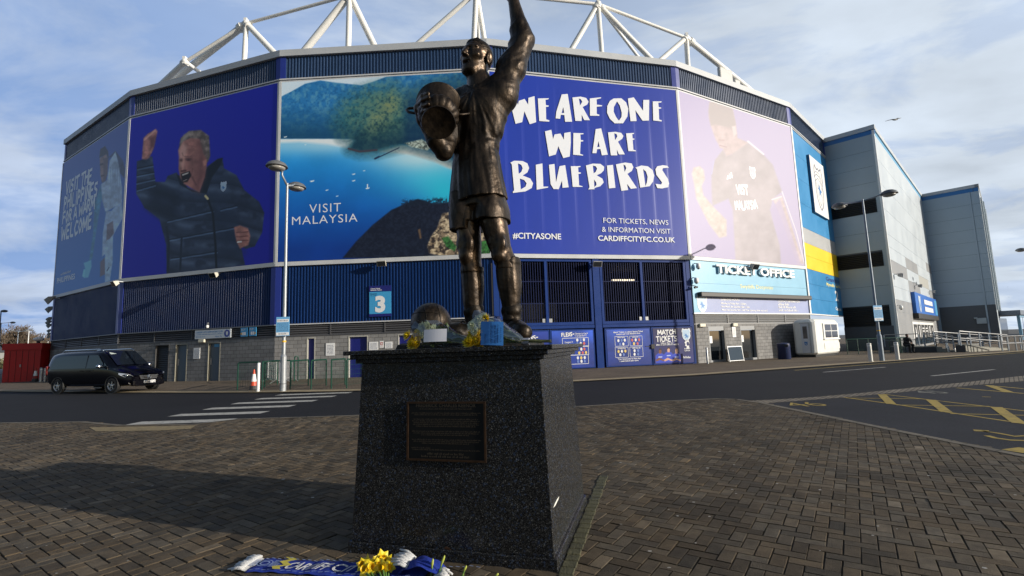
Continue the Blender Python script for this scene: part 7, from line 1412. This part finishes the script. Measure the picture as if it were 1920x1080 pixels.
bl = thing('daffodil_buds', 'few loose green daffodil stems with closed yellow green buds before the plinth', 'flowers', G(840, 1085, .03)); w, w2 = MB(), MB()
for (x0, y0, x1, y1, r) in ((806, 1092, 812, 1047, .007), (816, 1094, 834, 1041, .007), (862, 1092, 875, 1060, .006), (820, 1086, 841, 1077, .006), (922, 1094, 935, 1075, .006), (867, 1090, 869, 1072, .005)):
    Yb = G(840, 1090, .03).y; a, b = J(x0, y0, 0, Yb), J(x1, y1, 0, Yb + .02); a.z = max(a.z, .035); b.z = max(b.z, .05); m_ = a + (b - a) * .55; w.path([a, m_ + Vector((.004, 0, 0)), b - (b - a) * .18], [r * .6, r * .7, r * .6], 6); w2.path([b - (b - a) * .42, b - (b - a) * .22, b - (b - a) * .06, b], [r * .7, r * 1.25, r, r * .2], 7)
w.build('stems', MATS['daffodil_stem'], bl, smooth=True); w2.build('buds', mat('bud_green', (.36, .40, .06), .5), bl, smooth=True)
# ================================================================ sculpting: smooth union of simple volumes -> one continuous surface
class Sculpt:
    def __init__(s, lo, hi, h):
        s.lo = np.array(lo, float); s.h = h; s.n = np.ceil((np.array(hi, float) - s.lo) / h).astype(int) + 1
        s.f = np.full(s.n, .25, np.float32); s.ax = [s.lo[i] + h * np.arange(s.n[i]) for i in range(3)]
    def _win(s, a, b):
        i0 = np.clip(np.floor((a - s.lo) / s.h).astype(int), 0, s.n - 1); i1 = np.clip(np.ceil((b - s.lo) / s.h).astype(int) + 1, 1, s.n)
        sl_ = tuple(slice(p, q) for p, q in zip(i0, i1)); g = np.meshgrid(*[s.ax[k][sl_[k]] for k in range(3)], indexing='ij'); return sl_, np.stack(g, -1)
    def _put(s, sl_, d, k, sub=False):
        f = s.f[sl_]
        if sub: d = -d; h = np.clip(.5 - .5 * (d - f) / k, 0, 1) if False else np.clip(.5 - .5 * (f - d) / k, 0, 1); s.f[sl_] = f * (1 - h) + d * h + k * h * (1 - h)
        else: h = np.clip(.5 + .5 * (d - f) / k, 0, 1); s.f[sl_] = d * (1 - h) + f * h - k * h * (1 - h)
    def cap(s, a, b, r0, r1=None, k=.03, sub=False, flat=None):
        a, b = np.array(a, float), np.array(b, float); r1 = r0 if r1 is None else r1; R_ = max(r0, r1) + k + .05
        sl_, P = s._win(np.minimum(a, b) - R_, np.maximum(a, b) + R_); e = b - a; t = np.clip(((P - a) @ e) / (e @ e + 1e-12), 0, 1); q = P - a - t[..., None] * e
        if flat is not None: n = np.array(flat[0], float); n /= np.linalg.norm(n); q = q + (q @ n)[..., None] * n * (1 / flat[1] - 1)
        s._put(sl_, np.linalg.norm(q, axis=-1) - (r0 + (r1 - r0) * t), k, sub)
    def chain(s, pts, rs, k=.03):
        for i in range(len(pts) - 1): s.cap(pts[i], pts[i + 1], rs[i], rs[i + 1], k)
    def ell(s, c, r, B=None, k=.03, sub=False):
        c = np.array(c, float); r = np.array(r, float); R_ = r.max() + k + .05; sl_, P = s._win(c - R_, c + R_); q = P - c
        if B is not None: q = q @ np.array(B, float).T
        p = q / r; l0 = np.linalg.norm(p, axis=-1); l1 = np.linalg.norm(p / r, axis=-1); s._put(sl_, l0 * (l0 - 1) / np.maximum(l1, 1e-6), k, sub)
    def loft(s, tab, B, k=.03, sub=False):
        """upright elliptical volume: rows (z, cx, cy, half width along B[0], half depth along B[1])"""
        T_ = np.array(sorted([tuple(r) for r in tab])); z0, z1 = T_[0, 0], T_[-1, 0]; m_ = T_[:, 3:].max() + k + .06
        sl_, P = s._win(np.array([T_[:, 1].min() - m_, T_[:, 2].min() - m_, z0 - k - .06]), np.array([T_[:, 1].max() + m_, T_[:, 2].max() + m_, z1 + k + .06]))
        zc = np.clip(P[..., 2], z0, z1); cx, cy, a, b = [np.interp(zc, T_[:, 0], T_[:, i]) for i in (1, 2, 3, 4)]; x, y = P[..., 0] - cx, P[..., 1] - cy
        u = (x * B[0][0] + y * B[0][1]) / a; v = (x * B[1][0] + y * B[1][1]) / b; r = np.sqrt(u * u + v * v); d2 = (r - 1) * np.minimum(a, b); dz = np.abs(P[..., 2] - zc)
        s._put(sl_, np.where(dz > 0, np.sqrt(np.maximum(d2, 0) ** 2 + dz ** 2) + np.minimum(d2, 0) * (dz <= 0), d2), k, sub)
    def cut(s, p, n):          # keep the half space behind the plane
        n = np.array(n, float); n /= np.linalg.norm(n); g = np.meshgrid(*s.ax, indexing='ij', sparse=True); d = (g[0] - p[0]) * n[0] + (g[1] - p[1]) * n[1] + (g[2] - p[2]) * n[2]; s.f = np.maximum(s.f, d.astype(np.float32))
    def folds(s, fn, band=.05):
        i = np.argwhere(np.abs(s.f) < band); P = s.lo + i * s.h; s.f[tuple(i.T)] += fn(P[:, 0], P[:, 1], P[:, 2]).astype(np.float32)
    def mesh(s, name):
        f = s.f.copy(); f[0] = f[-1] = .2; f[:, 0] = f[:, -1] = .2; f[:, :, 0] = f[:, :, -1] = .2; ins = f < 0; nx, ny, nz = f.shape
        c = np.zeros((nx - 1, ny - 1, nz - 1), np.int8)
        for a in (0, 1):
            for b in (0, 1):
                for d in (0, 1): c += ins[a:nx - 1 + a, b:ny - 1 + b, d:nz - 1 + d]
        cell = np.argwhere((c > 0) & (c < 8)); idx = np.full(c.shape, -1, np.int64); idx[tuple(cell.T)] = np.arange(len(cell)); acc = np.zeros((len(cell), 3)); cnt = np.zeros(len(cell))
        cs = [(a, b, d) for a in (0, 1) for b in (0, 1) for d in (0, 1)]
        for p in cs:
            for ax in range(3):
                if p[ax] == 0:
                    q = list(p); q[ax] = 1; fa = f[tuple((cell + p).T)]; fb = f[tuple((cell + q).T)]; m_ = (fa < 0) != (fb < 0); t = np.where(m_, fa / np.where(m_, fa - fb, 1), 0); v = np.tile(np.array(p, float), (len(cell), 1)); v[:, ax] = t; acc += v * m_[:, None]; cnt += m_
        V = s.lo + (cell + acc / cnt[:, None]) * s.h; F_ = []
        for ax in range(3):
            u, w_ = [(1, 2), (2, 0), (0, 1)][ax]; sl1 = [slice(None)] * 3; sl2 = [slice(None)] * 3; sl1[ax] = slice(0, -1); sl2[ax] = slice(1, None); A_, B_ = ins[tuple(sl1)], ins[tuple(sl2)]; e = np.argwhere(A_ != B_); sg = A_[tuple(e.T)]
            ok = (e[:, u] > 0) & (e[:, w_] > 0) & (e[:, u] < f.shape[u] - 1) & (e[:, w_] < f.shape[w_] - 1); e, sg = e[ok], sg[ok]; du = np.eye(3, dtype=int)[u]; dw = np.eye(3, dtype=int)[w_]
            q = np.stack([idx[tuple((e - du - dw).T)], idx[tuple((e - dw).T)], idx[tuple(e.T)], idx[tuple((e - du).T)]], 1); q[~sg] = q[~sg][:, ::-1]; F_.append(q)
        return np_mesh(name, V, np.vstack(F_))
    def build(s, name, m, parent, smooth_it=2, local=False):
        me = s.mesh(name)
        if parent is not None and not local: me.transform(WM[parent.name].inverted())
        me.materials.append(m); me.polygons.foreach_set('use_smooth', [True] * len(me.polygons)); o = bpy.data.objects.new(name, me); C.objects.link(o)
        if parent is not None: o.parent = parent; WM[o.name] = WM[parent.name]
        if smooth_it: k = o.modifiers.new('smooth', 'SMOOTH'); k.factor = .5; k.iterations = smooth_it
        return o
# ---------------------------------------------------------------- bronze
def bronze(name, a, b_, rough=.42):
    m = mat(name, a, rough, .75, bump=.25, bscale=26); nt = m.node_tree; L = nt.links.new; b = nt.nodes['Principled BSDF']; tc = nt.nodes.new('ShaderNodeTexCoord')
    n1 = nt.nodes.new('ShaderNodeTexNoise'); n1.inputs['Scale'].default_value = 4.5; n1.inputs['Detail'].default_value = 7; n1.inputs['Roughness'].default_value = .65; L(tc.outputs['Object'], n1.inputs[0])
    mp = nt.nodes.new('ShaderNodeMapping'); mp.inputs['Scale'].default_value = (26, 26, 3); L(tc.outputs['Object'], mp.inputs[0]); n2 = nt.nodes.new('ShaderNodeTexNoise'); n2.inputs['Scale'].default_value = 1; n2.inputs['Detail'].default_value = 4; L(mp.outputs[0], n2.inputs[0])
    av = nt.nodes.new('ShaderNodeMath'); av.operation = 'ADD'; L(n1.outputs[0], av.inputs[0]); L(n2.outputs[0], av.inputs[1])
    cr = nt.nodes.new('ShaderNodeValToRGB'); e = cr.color_ramp.elements; e[0].position = .82 / 2; e[0].color = (*a, 1); e[1].position = 1.22 / 2; e[1].color = (*b_, 1); hf = nt.nodes.new('ShaderNodeMath'); hf.operation = 'MULTIPLY'; hf.inputs[1].default_value = .5; L(av.outputs[0], hf.inputs[0]); L(hf.outputs[0], cr.inputs[0]); L(cr.outputs[0], b.inputs['Base Color'])
    mr = nt.nodes.new('ShaderNodeMapRange'); mr.inputs[1].default_value = .35; mr.inputs[2].default_value = .7; mr.inputs[3].default_value = rough * 1.25; mr.inputs[4].default_value = rough * .75; L(n1.outputs[0], mr.inputs[0]); L(mr.outputs[0], b.inputs['Roughness'])
    return m
M_BR = bronze('bronze', (.014, .0105, .008), (.056, .040, .027), .43); M_BRS = bronze('polished_bronze', (.022, .016, .012), (.095, .064, .040), .34)
M_BR2 = bronze('dark_bronze', (.011, .009, .007), (.036, .026, .017), .42)
statue = thing('statue', 'dark bronze statue of a footballer holding a cup, one arm raised', 'statue', PC + Vector((0, 0, 1.503)), PA)
SY = 4.282
jj = lambda x, y, dy=0: np.array(J(x, y, dy, SY))
yaw = R(30); fwd = np.array([-math.sin(yaw), -math.cos(yaw), 0]); lft = np.array([math.cos(yaw), -math.sin(yaw), 0]); upv = np.array([0, 0, 1.0]); BB = np.array([lft, fwd, upv])
# joints (from the photograph, with depth)
neck = jj(902, 166); shR, shL = jj(862, 196, .10), jj(940, 176, -.05)
elR, wrR = jj(832, 284, -.16), jj(793, 224, -.26); elL, wrL = jj(980, 76, .02), jj(962, -2, .0)
hipR, hipL = jj(874, 378, .04), jj(922, 372, -.05); knR, knL = jj(884, 482, -.06), jj(944, 464, -.10); anR, anL = jj(888, 598, .02), jj(958, 590, -.06)
hc = jj(893, 113, -.02)
# --- body: head, neck, forearms, hands, thighs and knees in one surface
B = Sculpt((-1.05, 3.55, 1.5), (.45, 4.85, 5.05), .0085)
hy = R(34); hf_ = np.array([-math.sin(hy), -math.cos(hy), .10]); hf_ /= np.linalg.norm(hf_); hl = np.cross(upv, hf_); hl = hl / np.linalg.norm(hl); hu = np.cross(hf_, hl); HS = .38
tl_a = R(-6); hl, hu = hl * math.cos(tl_a) + hu * math.sin(tl_a), hu * math.cos(tl_a) - hl * math.sin(tl_a); HB = np.array([hl, hf_, hu])
H = lambda l, f, u: hc + (hl * l + hf_ * f + hu * u) * HS
B.ell(H(0, -.05, .13), np.array([.325, .405, .365]) * HS, HB, .02); B.ell(H(0, .10, -.16), np.array([.235, .285, .31]) * HS, HB, .05); B.ell(H(0, .235, -.40), np.array([.13, .11, .085]) * HS, HB, .05)
for s in (-1, 1):
    B.cap(H(s * .215, -.02, -.2), H(s * .12, .2, -.38), .065 * HS, .06 * HS, .05); B.ell(H(s * .19, .24, -.05), np.array([.09, .075, .06]) * HS, HB, .05)
    B.ell(H(s * .135, .375, .075), np.array([.085, .07, .05]) * HS, HB, .012, True); B.ell(H(s * .13, .30, .065), np.array([.062, .06, .05]) * HS, HB, .006)
    B.cap(H(s * .05, .36, .155), H(s * .22, .28, .15), .034 * HS, .028 * HS, .018)
    B.ell(H(s * .355, -.07, -.02), np.array([.045, .115, .175]) * HS, HB, .010); B.ell(H(s * .405, -.05, .0), np.array([.04, .065, .11]) * HS, HB, .006, True)
B.chain([H(0, .355, .13), H(0, .42, .0), H(0, .475, -.085)], [.035 * HS, .042 * HS, .055 * HS], .014); B.cap(H(-.055, .42, -.10), H(.055, .42, -.10), .036 * HS, .036 * HS, .012)
B.ell(H(0, .385, -.245), np.array([.10, .09, .05]) * HS, HB, .012, True); B.cap(H(-.09, .345, -.19), H(.09, .345, -.19), .030 * HS, .03 * HS, .012); B.cap(H(-.075, .325, -.305), H(.075, .325, -.305), .032 * HS, .032 * HS, .012); B.cap(H(-.06, .33, -.215), H(.06, .33, -.215), .016 * HS, k=.004)
B.cap(neck + fwd * -.02 - upv * .05, H(0, -.06, -.25), .106, .092, .04); B.cap(neck + fwd * .06, H(.12, -.02, -.25), .04, .04, .03)
# raised left arm: bare forearm and closed hand
B.chain([elL - upv * .05, elL + (wrL - elL) * .35, wrL], [.082, .078, .050], .03)
hdL = wrL + np.array([-.045, .0, .075]); B.ell(hdL, (.060, .045, .075), None, .03)
for k in range(4):
    b0 = hdL + np.array([-.005 - .0 * k, -.045 + .028 * k, .055]); m1_ = b0 + np.array([-.060, -.004, .012 - .006 * k]); e1_ = m1_ + np.array([-.012, .0, -.048]); B.chain([b0, m1_, e1_, e1_ + np.array([.032, 0, -.006])], [.019, .018, .017, .015], .006)
B.chain([hdL + np.array([.0, -.045, -.03]), hdL + np.array([-.05, -.06, -.005]), hdL + np.array([-.088, -.052, .012])], [.022, .019, .015], .008)
# right forearm hugging the cup, hand spread over it
B.chain([elR, elR + (wrR - elR) * .4, wrR], [.066, .078, .055], .03); plm = jj(787, 204, -.34); B.cap(wrR, plm, .05, .052, .03)
for (x0, y0, x1, y1, x2, y2) in ((785, 190, 792, 180, 803, 175.5), (784, 197, 793, 188, 804, 183), (785, 206, 793, 199, 803, 195.5), (787, 215, 794, 208, 801, 206)): B.chain([jj(x0, y0, -.36), jj(x1, y1, -.45), jj(x2, y2, -.50)], [.021, .020, .016], .006)
B.chain([jj(790, 212, -.40), jj(800, 216, -.30), jj(806, 210, -.24)], [.024, .02, .016], .008)
# legs, widths read off the photograph
MPX = .00470
def rows(lst, dy, bk=1.0, back=0.0):
    out = []
    for y, l, r in lst:
        p = jj((l + r) / 2, y, dy) - fwd * back; w = (r - l) / 2 * MPX; out.append((p[2], p[0], p[1], w, w * bk))
    return out
LEGR = [(392, 856, 898), (435, 857, 901), (455, 859, 902), (475, 862, 902), (490, 864, 902), (512, 867, 904)]; LEGL = [(380, 896, 944), (420, 902, 951), (440, 908, 954), (460, 915, 957), (475, 922, 962), (488, 929, 970), (505, 932, 972)]
for lst, dy, kn in ((LEGR, -.02, knR), (LEGL, -.08, knL)):
    B.loft(rows(lst, dy, 1.12), BB, .02); q = rows(lst, dy)[3 if lst is LEGR else 4]; kc_ = np.array([q[1], q[2], q[0]]) + fwd * q[3] * .95
    B.ell(kc_ - upv * .03, (.055, .04, .06), BB, .035); B.ell(kc_ + upv * .07 + lft * .045, (.04, .03, .06), BB, .04); B.ell(kc_ + upv * .07 - lft * .04, (.035, .03, .05), BB, .04)
B.ell((hipR + hipL) / 2, (.20, .15, .17), BB, .06); B.cap(neck, (hipR + hipL) / 2, .13, .17, .06)
B.folds(lambda x, y, z: .0008 * np.sin(x * 60 + 3 * np.sin(z * 25)) * np.sin(z * 40 + y * 30), .03)
B.build('body', M_BRS, statue)
# --- hair
Hh = Sculpt(hc - .36, hc + .36, .0085); Hh.ell(H(0, -.065, .15), np.array([.334, .412, .370]) * HS, HB, .01); Hh.ell(H(0, .36, -.08), np.array([.45, .42, .40]) * HS, HB, .03, True); Hh.ell(H(.40, -.02, -.10), np.array([.26, .26, .30]) * HS, HB, .02, True); Hh.ell(H(-.40, -.02, -.10), np.array([.26, .26, .30]) * HS, HB, .02, True); Hh.cut(H(0, -.1, -.22), -hu)
Hh.cap(H(-.10, .20, .36), H(.10, .18, .38), .045 * HS, .035 * HS, .05)
Hh.folds(lambda x, y, z: .0018 * np.sin(95 * ((x - hc[0]) * hl[0] + (y - hc[1]) * hl[1]) + 8 * np.sin(20 * z)), .03); Hh.build('hair', M_BR2, statue, 1)
# --- shirt with rolled sleeves
def ridge(a, b, seed): return 1 - np.abs(2 * fbm(a, b, seed, 3) - .94) * 2
T = Sculpt((-1.05, 3.5, 2.55), (.5, 4.95, 4.75), .0090)
SH = [(176, 868, 938), (188, 852, 950), (205, 845, 954), (225, 845, 949), (250, 846, 943), (270, 847, 940), (292, 844, 941), (320, 841, 945), (345, 838, 950), (372, 836, 956), (400, 834, 960)]
T.loft([(z, x, y, a * .965, b) for z, x, y, a, b in rows(SH, .0, .77)], BB, .03)
T.chain([neck - upv * .02, shL, elL * .45 + shL * .55, elL - (elL - shL) * .06], [.11, .140, .120, .104], .06); T.cap(neck - upv * .02, shR, .11, .13, .06); T.chain([shR, shR * .45 + elR * .55, elR], [.130, .106, .072], .04)
T.chain([elL - (elL - shL) * .10, elL + (wrL - elL) * .06], [.106, .106], .02); T.chain([elL + (wrL - elL) * .0, elL + (wrL - elL) * .26], [.114, .100], .010)
T.chain([elR, elR + (wrR - elR) * .35], [.074, .086], .03)
T.cap(jj(938, 190, -.05), jj(922, 240, -.06), .10, .08, .10); T.ell(jj(880, 215, 0) + fwd * .12, (.12, .07, .10), BB, .08); T.ell(jj(918, 212, 0) + fwd * .12, (.12, .07, .10), BB, .08)
g_ = np.meshgrid(*T.ax, indexing='ij', sparse=True); zh = jj(897, 381)[2]; un = (g_[0] - neck[0]) * lft[0] + (g_[1] - neck[1]) * lft[1]; T.f = np.maximum(T.f, (zh + .035 * un + .012 * np.sin(9 * un) - g_[2]).astype(np.float32))
T.cap(neck + fwd * .02 + upv * .03, neck + upv * .35 + fwd * .03, .122, .16, .012, True)
T.loft([(z, x, y, a * .90, b * .90) for z, x, y, a, b in rows([(374, 837, 953), (420, 836, 956)], 0, .77)], BB, .004, True)
def shirt_folds(x, y, z):
    cx, cy = neck[0], neck[1]; ph = np.arctan2((x - cx) * lft[0] + (y - cy) * lft[1], (x - cx) * fwd[0] + (y - cy) * fwd[1]); t = z - zh
    low = np.clip(1 - t / .75, 0, 1); hang = .017 * low * (ridge(ph * 2.3 + 1.2 * t, t * 1.1 + 5, 61) - .35)
    dx, dz = x - shL[0], z - shL[2]; a = np.arctan2(dz, dx + .25); r = np.hypot(dx, dz); pull = .014 * np.exp(-((r - .38) / .28) ** 2) * (ridge(a * 4.2, r * 1.6, 71) - .4) * (t > .35)
    wst = .011 * np.exp(-((t - .50) / .12) ** 2) * (ridge(ph * 1.5, t * 11, 81) - .4); arm = .008 * (z > shL[2] + .06) * (x > shL[0] - .08) * (ridge(x * 6 + z * 3, (z - .7 * x) * 9, 91) - .4)
    return -(hang + pull + wst + arm)
T.folds(shirt_folds, .05); T.build('shirt', M_BR, statue)
# --- shorts: one flared tube per leg under a common waist
Q_ = Sculpt((-.85, 3.6, 2.25), (.3, 4.9, 3.15), .0090)
Q_.loft([(z, x, y, a * .965, b) for z, x, y, a, b in rows([(340, 848, 936), (372, 845, 943), (392, 846, 947)], 0, .77)], BB, .02)
HR = [(365, 846, 900), (400, 845, 902), (437, 843, 901), (470, 842, 901)]; HL = [(360, 896, 942), (395, 893, 953.5), (421, 891, 957.5), (455, 890, 961)]
Q_.loft(rows(HR, .0, 1.25), BB, .02); Q_.loft(rows(HL, -.06, 1.25), BB, .02)
g_ = np.meshgrid(*Q_.ax, indexing='ij', sparse=True); mid = (jj(896, 430) + jj(896, 410)) / 2; un = (g_[0] - mid[0]) * lft[0] + (g_[1] - mid[1]) * lft[1]; zR = jj(871, 435)[2]; zL = jj(924, 419)[2]; Q_.f = np.maximum(Q_.f, (np.where(un < 0, zR + .02 * un, zL - .05 * (un - .14)) - g_[2]).astype(np.float32))
for lst, dy in ((HR, .0), (HL, -.06)): q = rows(lst, dy, 1.25); Q_.loft([(z, x, y, a - .026, b - .026) for z, x, y, a, b in q[2:] + [tuple((np.array(q[1]) * .45 + np.array(q[2]) * .55))]], BB, .004, True)
Q_.folds(lambda x, y, z: -.012 * (ridge((x * lft[0] + y * lft[1]) * 7 + z * 2, z * 2.4, 101) - .4), .04); Q_.build('shorts', M_BR, statue)
# --- socks and boots
SKR = [(501, 864, 907), (510, 864, 907.5), (514, 866, 906), (535, 866.5, 907), (555, 868, 906), (575, 871, 904.5), (592, 873.5, 903), (606, 874, 904)]; SKL = [(484, 927, 973.5), (494, 927.5, 976), (498, 930, 975), (520, 931, 976.5), (540, 935, 976.5), (560, 938.5, 975.5), (578, 942, 974), (592, 944, 975), (602, 944, 976)]
for lst, dy, kn, an, toe in ((SKR, .0, knR, anR, jj(848, 640, -.10)), (SKL, -.06, knL, anL, jj(975, 640, -.30))):
    q = rows(lst, dy, 1.12, .0); so = Sculpt(np.array([min(r[1] for r in q), min(r[2] for r in q), min(r[0] for r in q)]) - .25, np.array([max(r[1] for r in q), max(r[2] for r in q), max(r[0] for r in q)]) + .25, .0085)
    so.loft(q, BB, .004); so.cut((0, 0, q[0][0] - .002), (0, 0, 1)); so.folds(lambda x, y, z: -.006 * (ridge(z * 7 + 2 * x, (x * lft[0] + y * lft[1]) * 5, 111) - .45) - .0016 * np.sin(150 * (x * lft[0] + y * lft[1])), .03); so.build('sock', M_BR, statue)
    an = np.array([q[-2][1], q[-2][2], q[-2][0]])
    toe[2] = 1.60; ank = an.copy(); heel = an.copy(); heel[2] = 1.60; td = toe - heel; td[2] = 0; td /= np.linalg.norm(td); toe = heel + td * .34; heel = heel - td * .055
    bo = Sculpt(np.minimum(np.minimum(heel, toe), ank) - np.array([.2, .2, .12]), np.maximum(np.maximum(heel, toe), ank) + np.array([.2, .2, .2]), .0085)
    bo.cap(ank + upv * .03, heel + td * .05 + upv * .03, .080, .086, .03); bo.chain([heel + td * .02, heel + td * .22 + upv * .02, toe - upv * .0], [.082, .088, .066], .04); bo.cap(ank + upv * .045, ank + upv * .052, .090, k=.008); bo.cap(toe + upv * .005, toe - td * .05, .07, .07, .03)
    bo.cut((0, 0, 1.552), (0, 0, -1)); bo.folds(lambda x, y, z: .0035 * np.sin(60 * (x * td[0] + y * td[1])) * np.sin(50 * z), .03); bt = bo.build('boot', M_BR2, statue)
    w = MB(); sd2 = np.cross(upv, td)
    for k in range(4): p_ = heel + td * (.16 + .045 * k) + upv * (.115 - .016 * k); w.path([p_ - sd2 * .05, p_ + upv * .012, p_ + sd2 * .05], .009, 6)
    w.build('laces', M_BR2, bt, smooth=True)
    w = MB()
    for k in (.02, .2, .3): w.lathe(tuple(heel + td * k + np.array([0, 0, -.057])), [(.018, 0), (.022, .03)], n=8)
    w.build('stud', M_BR2, bt)
# --- cup
cb0 = Vector(jj(822, 231, -.48)); cax = Vector((-.09, .70, .71)).normalized(); cup_ = MB()
cup_.lathe(cb0, [(.0, .012), (.118, .006), (.136, .0), (.140, .012), (.125, .03), (.075, .052), (.052, .075), (.06, .095)], cax, n=40); cup = cup_.build('trophy_cup', M_BR, statue, smooth=50)
MB().lathe(cb0, [(.06, .09), (.12, .105), (.158, .14), (.172, .18), (.165, .215), (.14, .245), (.128, .26)], cax, n=96, lobes=lambda t, h: .055 * abs(math.sin(8 * t)) - .03).build('lobed_bowl', M_BR, cup, smooth=60)
MB().lathe(cb0, [(.126, .255), (.134, .29), (.150, .34), (.175, .40), (.194, .44), (.200, .448), (.198, .456), (.186, .452), (.12, .36), (.11, .28)], cax, n=48).build('cup_rim', M_BR, cup, smooth=50)
sx_ = cax.cross(Vector((0, 0, 1))).normalized()
for s in (-1, 1):
    f_ = lambda r, h: cb0 + cax * h + (sx_ * s * .97 + cax.cross(sx_) * (.1)) * r
    MB().path([f_(.15, .35), f_(.215, .42), f_(.265, .425), f_(.285, .38), f_(.265, .325), f_(.21, .285), f_(.14, .265)], [.012, .012, .013, .013, .012, .011, .011], 8).build('handle', M_BR, cup, smooth=True)
# --- ball and base
bc_ = jj(808, 606, .05); br_ = .178; bc_[2] = max(bc_[2], 1.555 + br_ * .97); bl_ = MB().ball(tuple(bc_), br_, 40, 26).build('football', M_BR, statue, smooth=True); w = MB()
def seam(n, off, a0=0, a1=6.3):
    n = Vector(n).normalized(); a = n.orthogonal().normalized(); b = n.cross(a); rr = math.sqrt(br_ ** 2 - off ** 2) + .0012; w.path([Vector(bc_) + n * off + (a * math.cos(t) + b * math.sin(t)) * rr for t in np.arange(a0, a1, .12)], .0028, 5)
for of in (-.06, .055): seam((1, .35, .1), of)
seam((.1, .2, 1), .05, 2.2, 4.6); seam((.1, .2, 1), -.06, 2.2, 4.6)
w.build('seam', M_BR2, bl_, smooth=True)
pb_ = MB(); ring = [(-.60, -.34), (-.2, -.40), (.35, -.40), (.52, -.30), (.58, .1), (.45, .38), (-.2, .42), (-.58, .30), (-.66, -.05)]
w = MB(); n = len(ring); vs = [(x, y, .0) for x, y in ring] + [(x * .98, y * .97, .035) for x, y in ring] + [(x * .93, y * .9, .05) for x, y in ring]; w.add(vs, [(k * n + i, k * n + (i + 1) % n, (k + 1) * n + (i + 1) % n, (k + 1) * n + i) for k in (0, 1) for i in range(n)] + [tuple(range(2 * n, 3 * n))]).build('base_plate', M_BR2, statue, local=True, bevel=.006)

# ================================================================ seated person by the entrance
pp = G(1703, 661.5, .03); person = thing('person', 'person in dark clothes sitting hunched on the end of the low entrance platform', 'person', pp)
Pz = lambda x, y, z: np.array(pp) + np.array([x, y, z]); ps = Sculpt(np.array(pp) - np.array([.5, .7, .05]), np.array(pp) + np.array([.5, .7, 1.45]), .016)
ps.ell(Pz(0, .10, .62), (.20, .16, .18), None, .05); ps.cap(Pz(0, .08, .66), Pz(0, -.02, 1.0), .17, .18, .06)
for s in (-1, 1):
    ps.chain([Pz(s * .10, .06, .56), Pz(s * .13, -.36, .56), Pz(s * .12, -.34, .12)], [.10, .085, .06], .04); ps.chain([Pz(s * .19, -.02, 1.04), Pz(s * .25, -.10, .80), Pz(s * .08, -.34, .70)], [.08, .065, .05], .04); ps.cap(Pz(s * .12, -.32, .05), Pz(s * .13, -.50, .04), .05, .045, .02)
ps.cap(Pz(0, -.03, 1.02), Pz(0, -.08, 1.2), .075, .06, .03); ps.build('body', mat('dark_clothes', (.010, .010, .012), .8), person)
hd = Sculpt(np.array(pp) + np.array([-.2, -.35, 1.05]), np.array(pp) + np.array([.2, .15, 1.48]), .010); hd.ell(Pz(0, -.09, 1.25), (.078, .095, .115), None, .02); hd.ell(Pz(0, -.19, 1.235), (.018, .02, .03), None, .01)
for s in (-1, 1): hd.ell(Pz(s * .03, -.185, 1.27), (.018, .015, .012), None, .006, True); hd.ell(Pz(s * .08, -.08, 1.25), (.012, .02, .03), None, .006)
hd.build('face', mat('skin', (.26, .15, .11), .6), person); hr = Sculpt(np.array(pp) + np.array([-.2, -.35, 1.05]), np.array(pp) + np.array([.2, .15, 1.5]), .010); hr.ell(Pz(0, -.07, 1.275), (.09, .10, .115), None, .01); hr.ell(Pz(0, -.2, 1.22), (.08, .09, .10), None, .01, True); hr.build('hair', mat('dark_hair', (.012, .010, .009), .7), person)
for s in (-1, 1):
    w = MB()
    for k in range(4): w.path([Pz(s * .05, -.37, .68 + .018 * k), Pz(s * .0, -.40, .68 + .018 * k), Pz(-s * .02, -.385, .67 + .018 * k)], .010, 5)
    w.path([Pz(s * .06, -.34, .74), Pz(s * .02, -.38, .75)], .011, 5); w.ball(tuple(Pz(s * .065, -.35, .70)), (.03, .04, .045), 8, 6)
    w.build('hand', MATS['skin'], person, smooth=True)
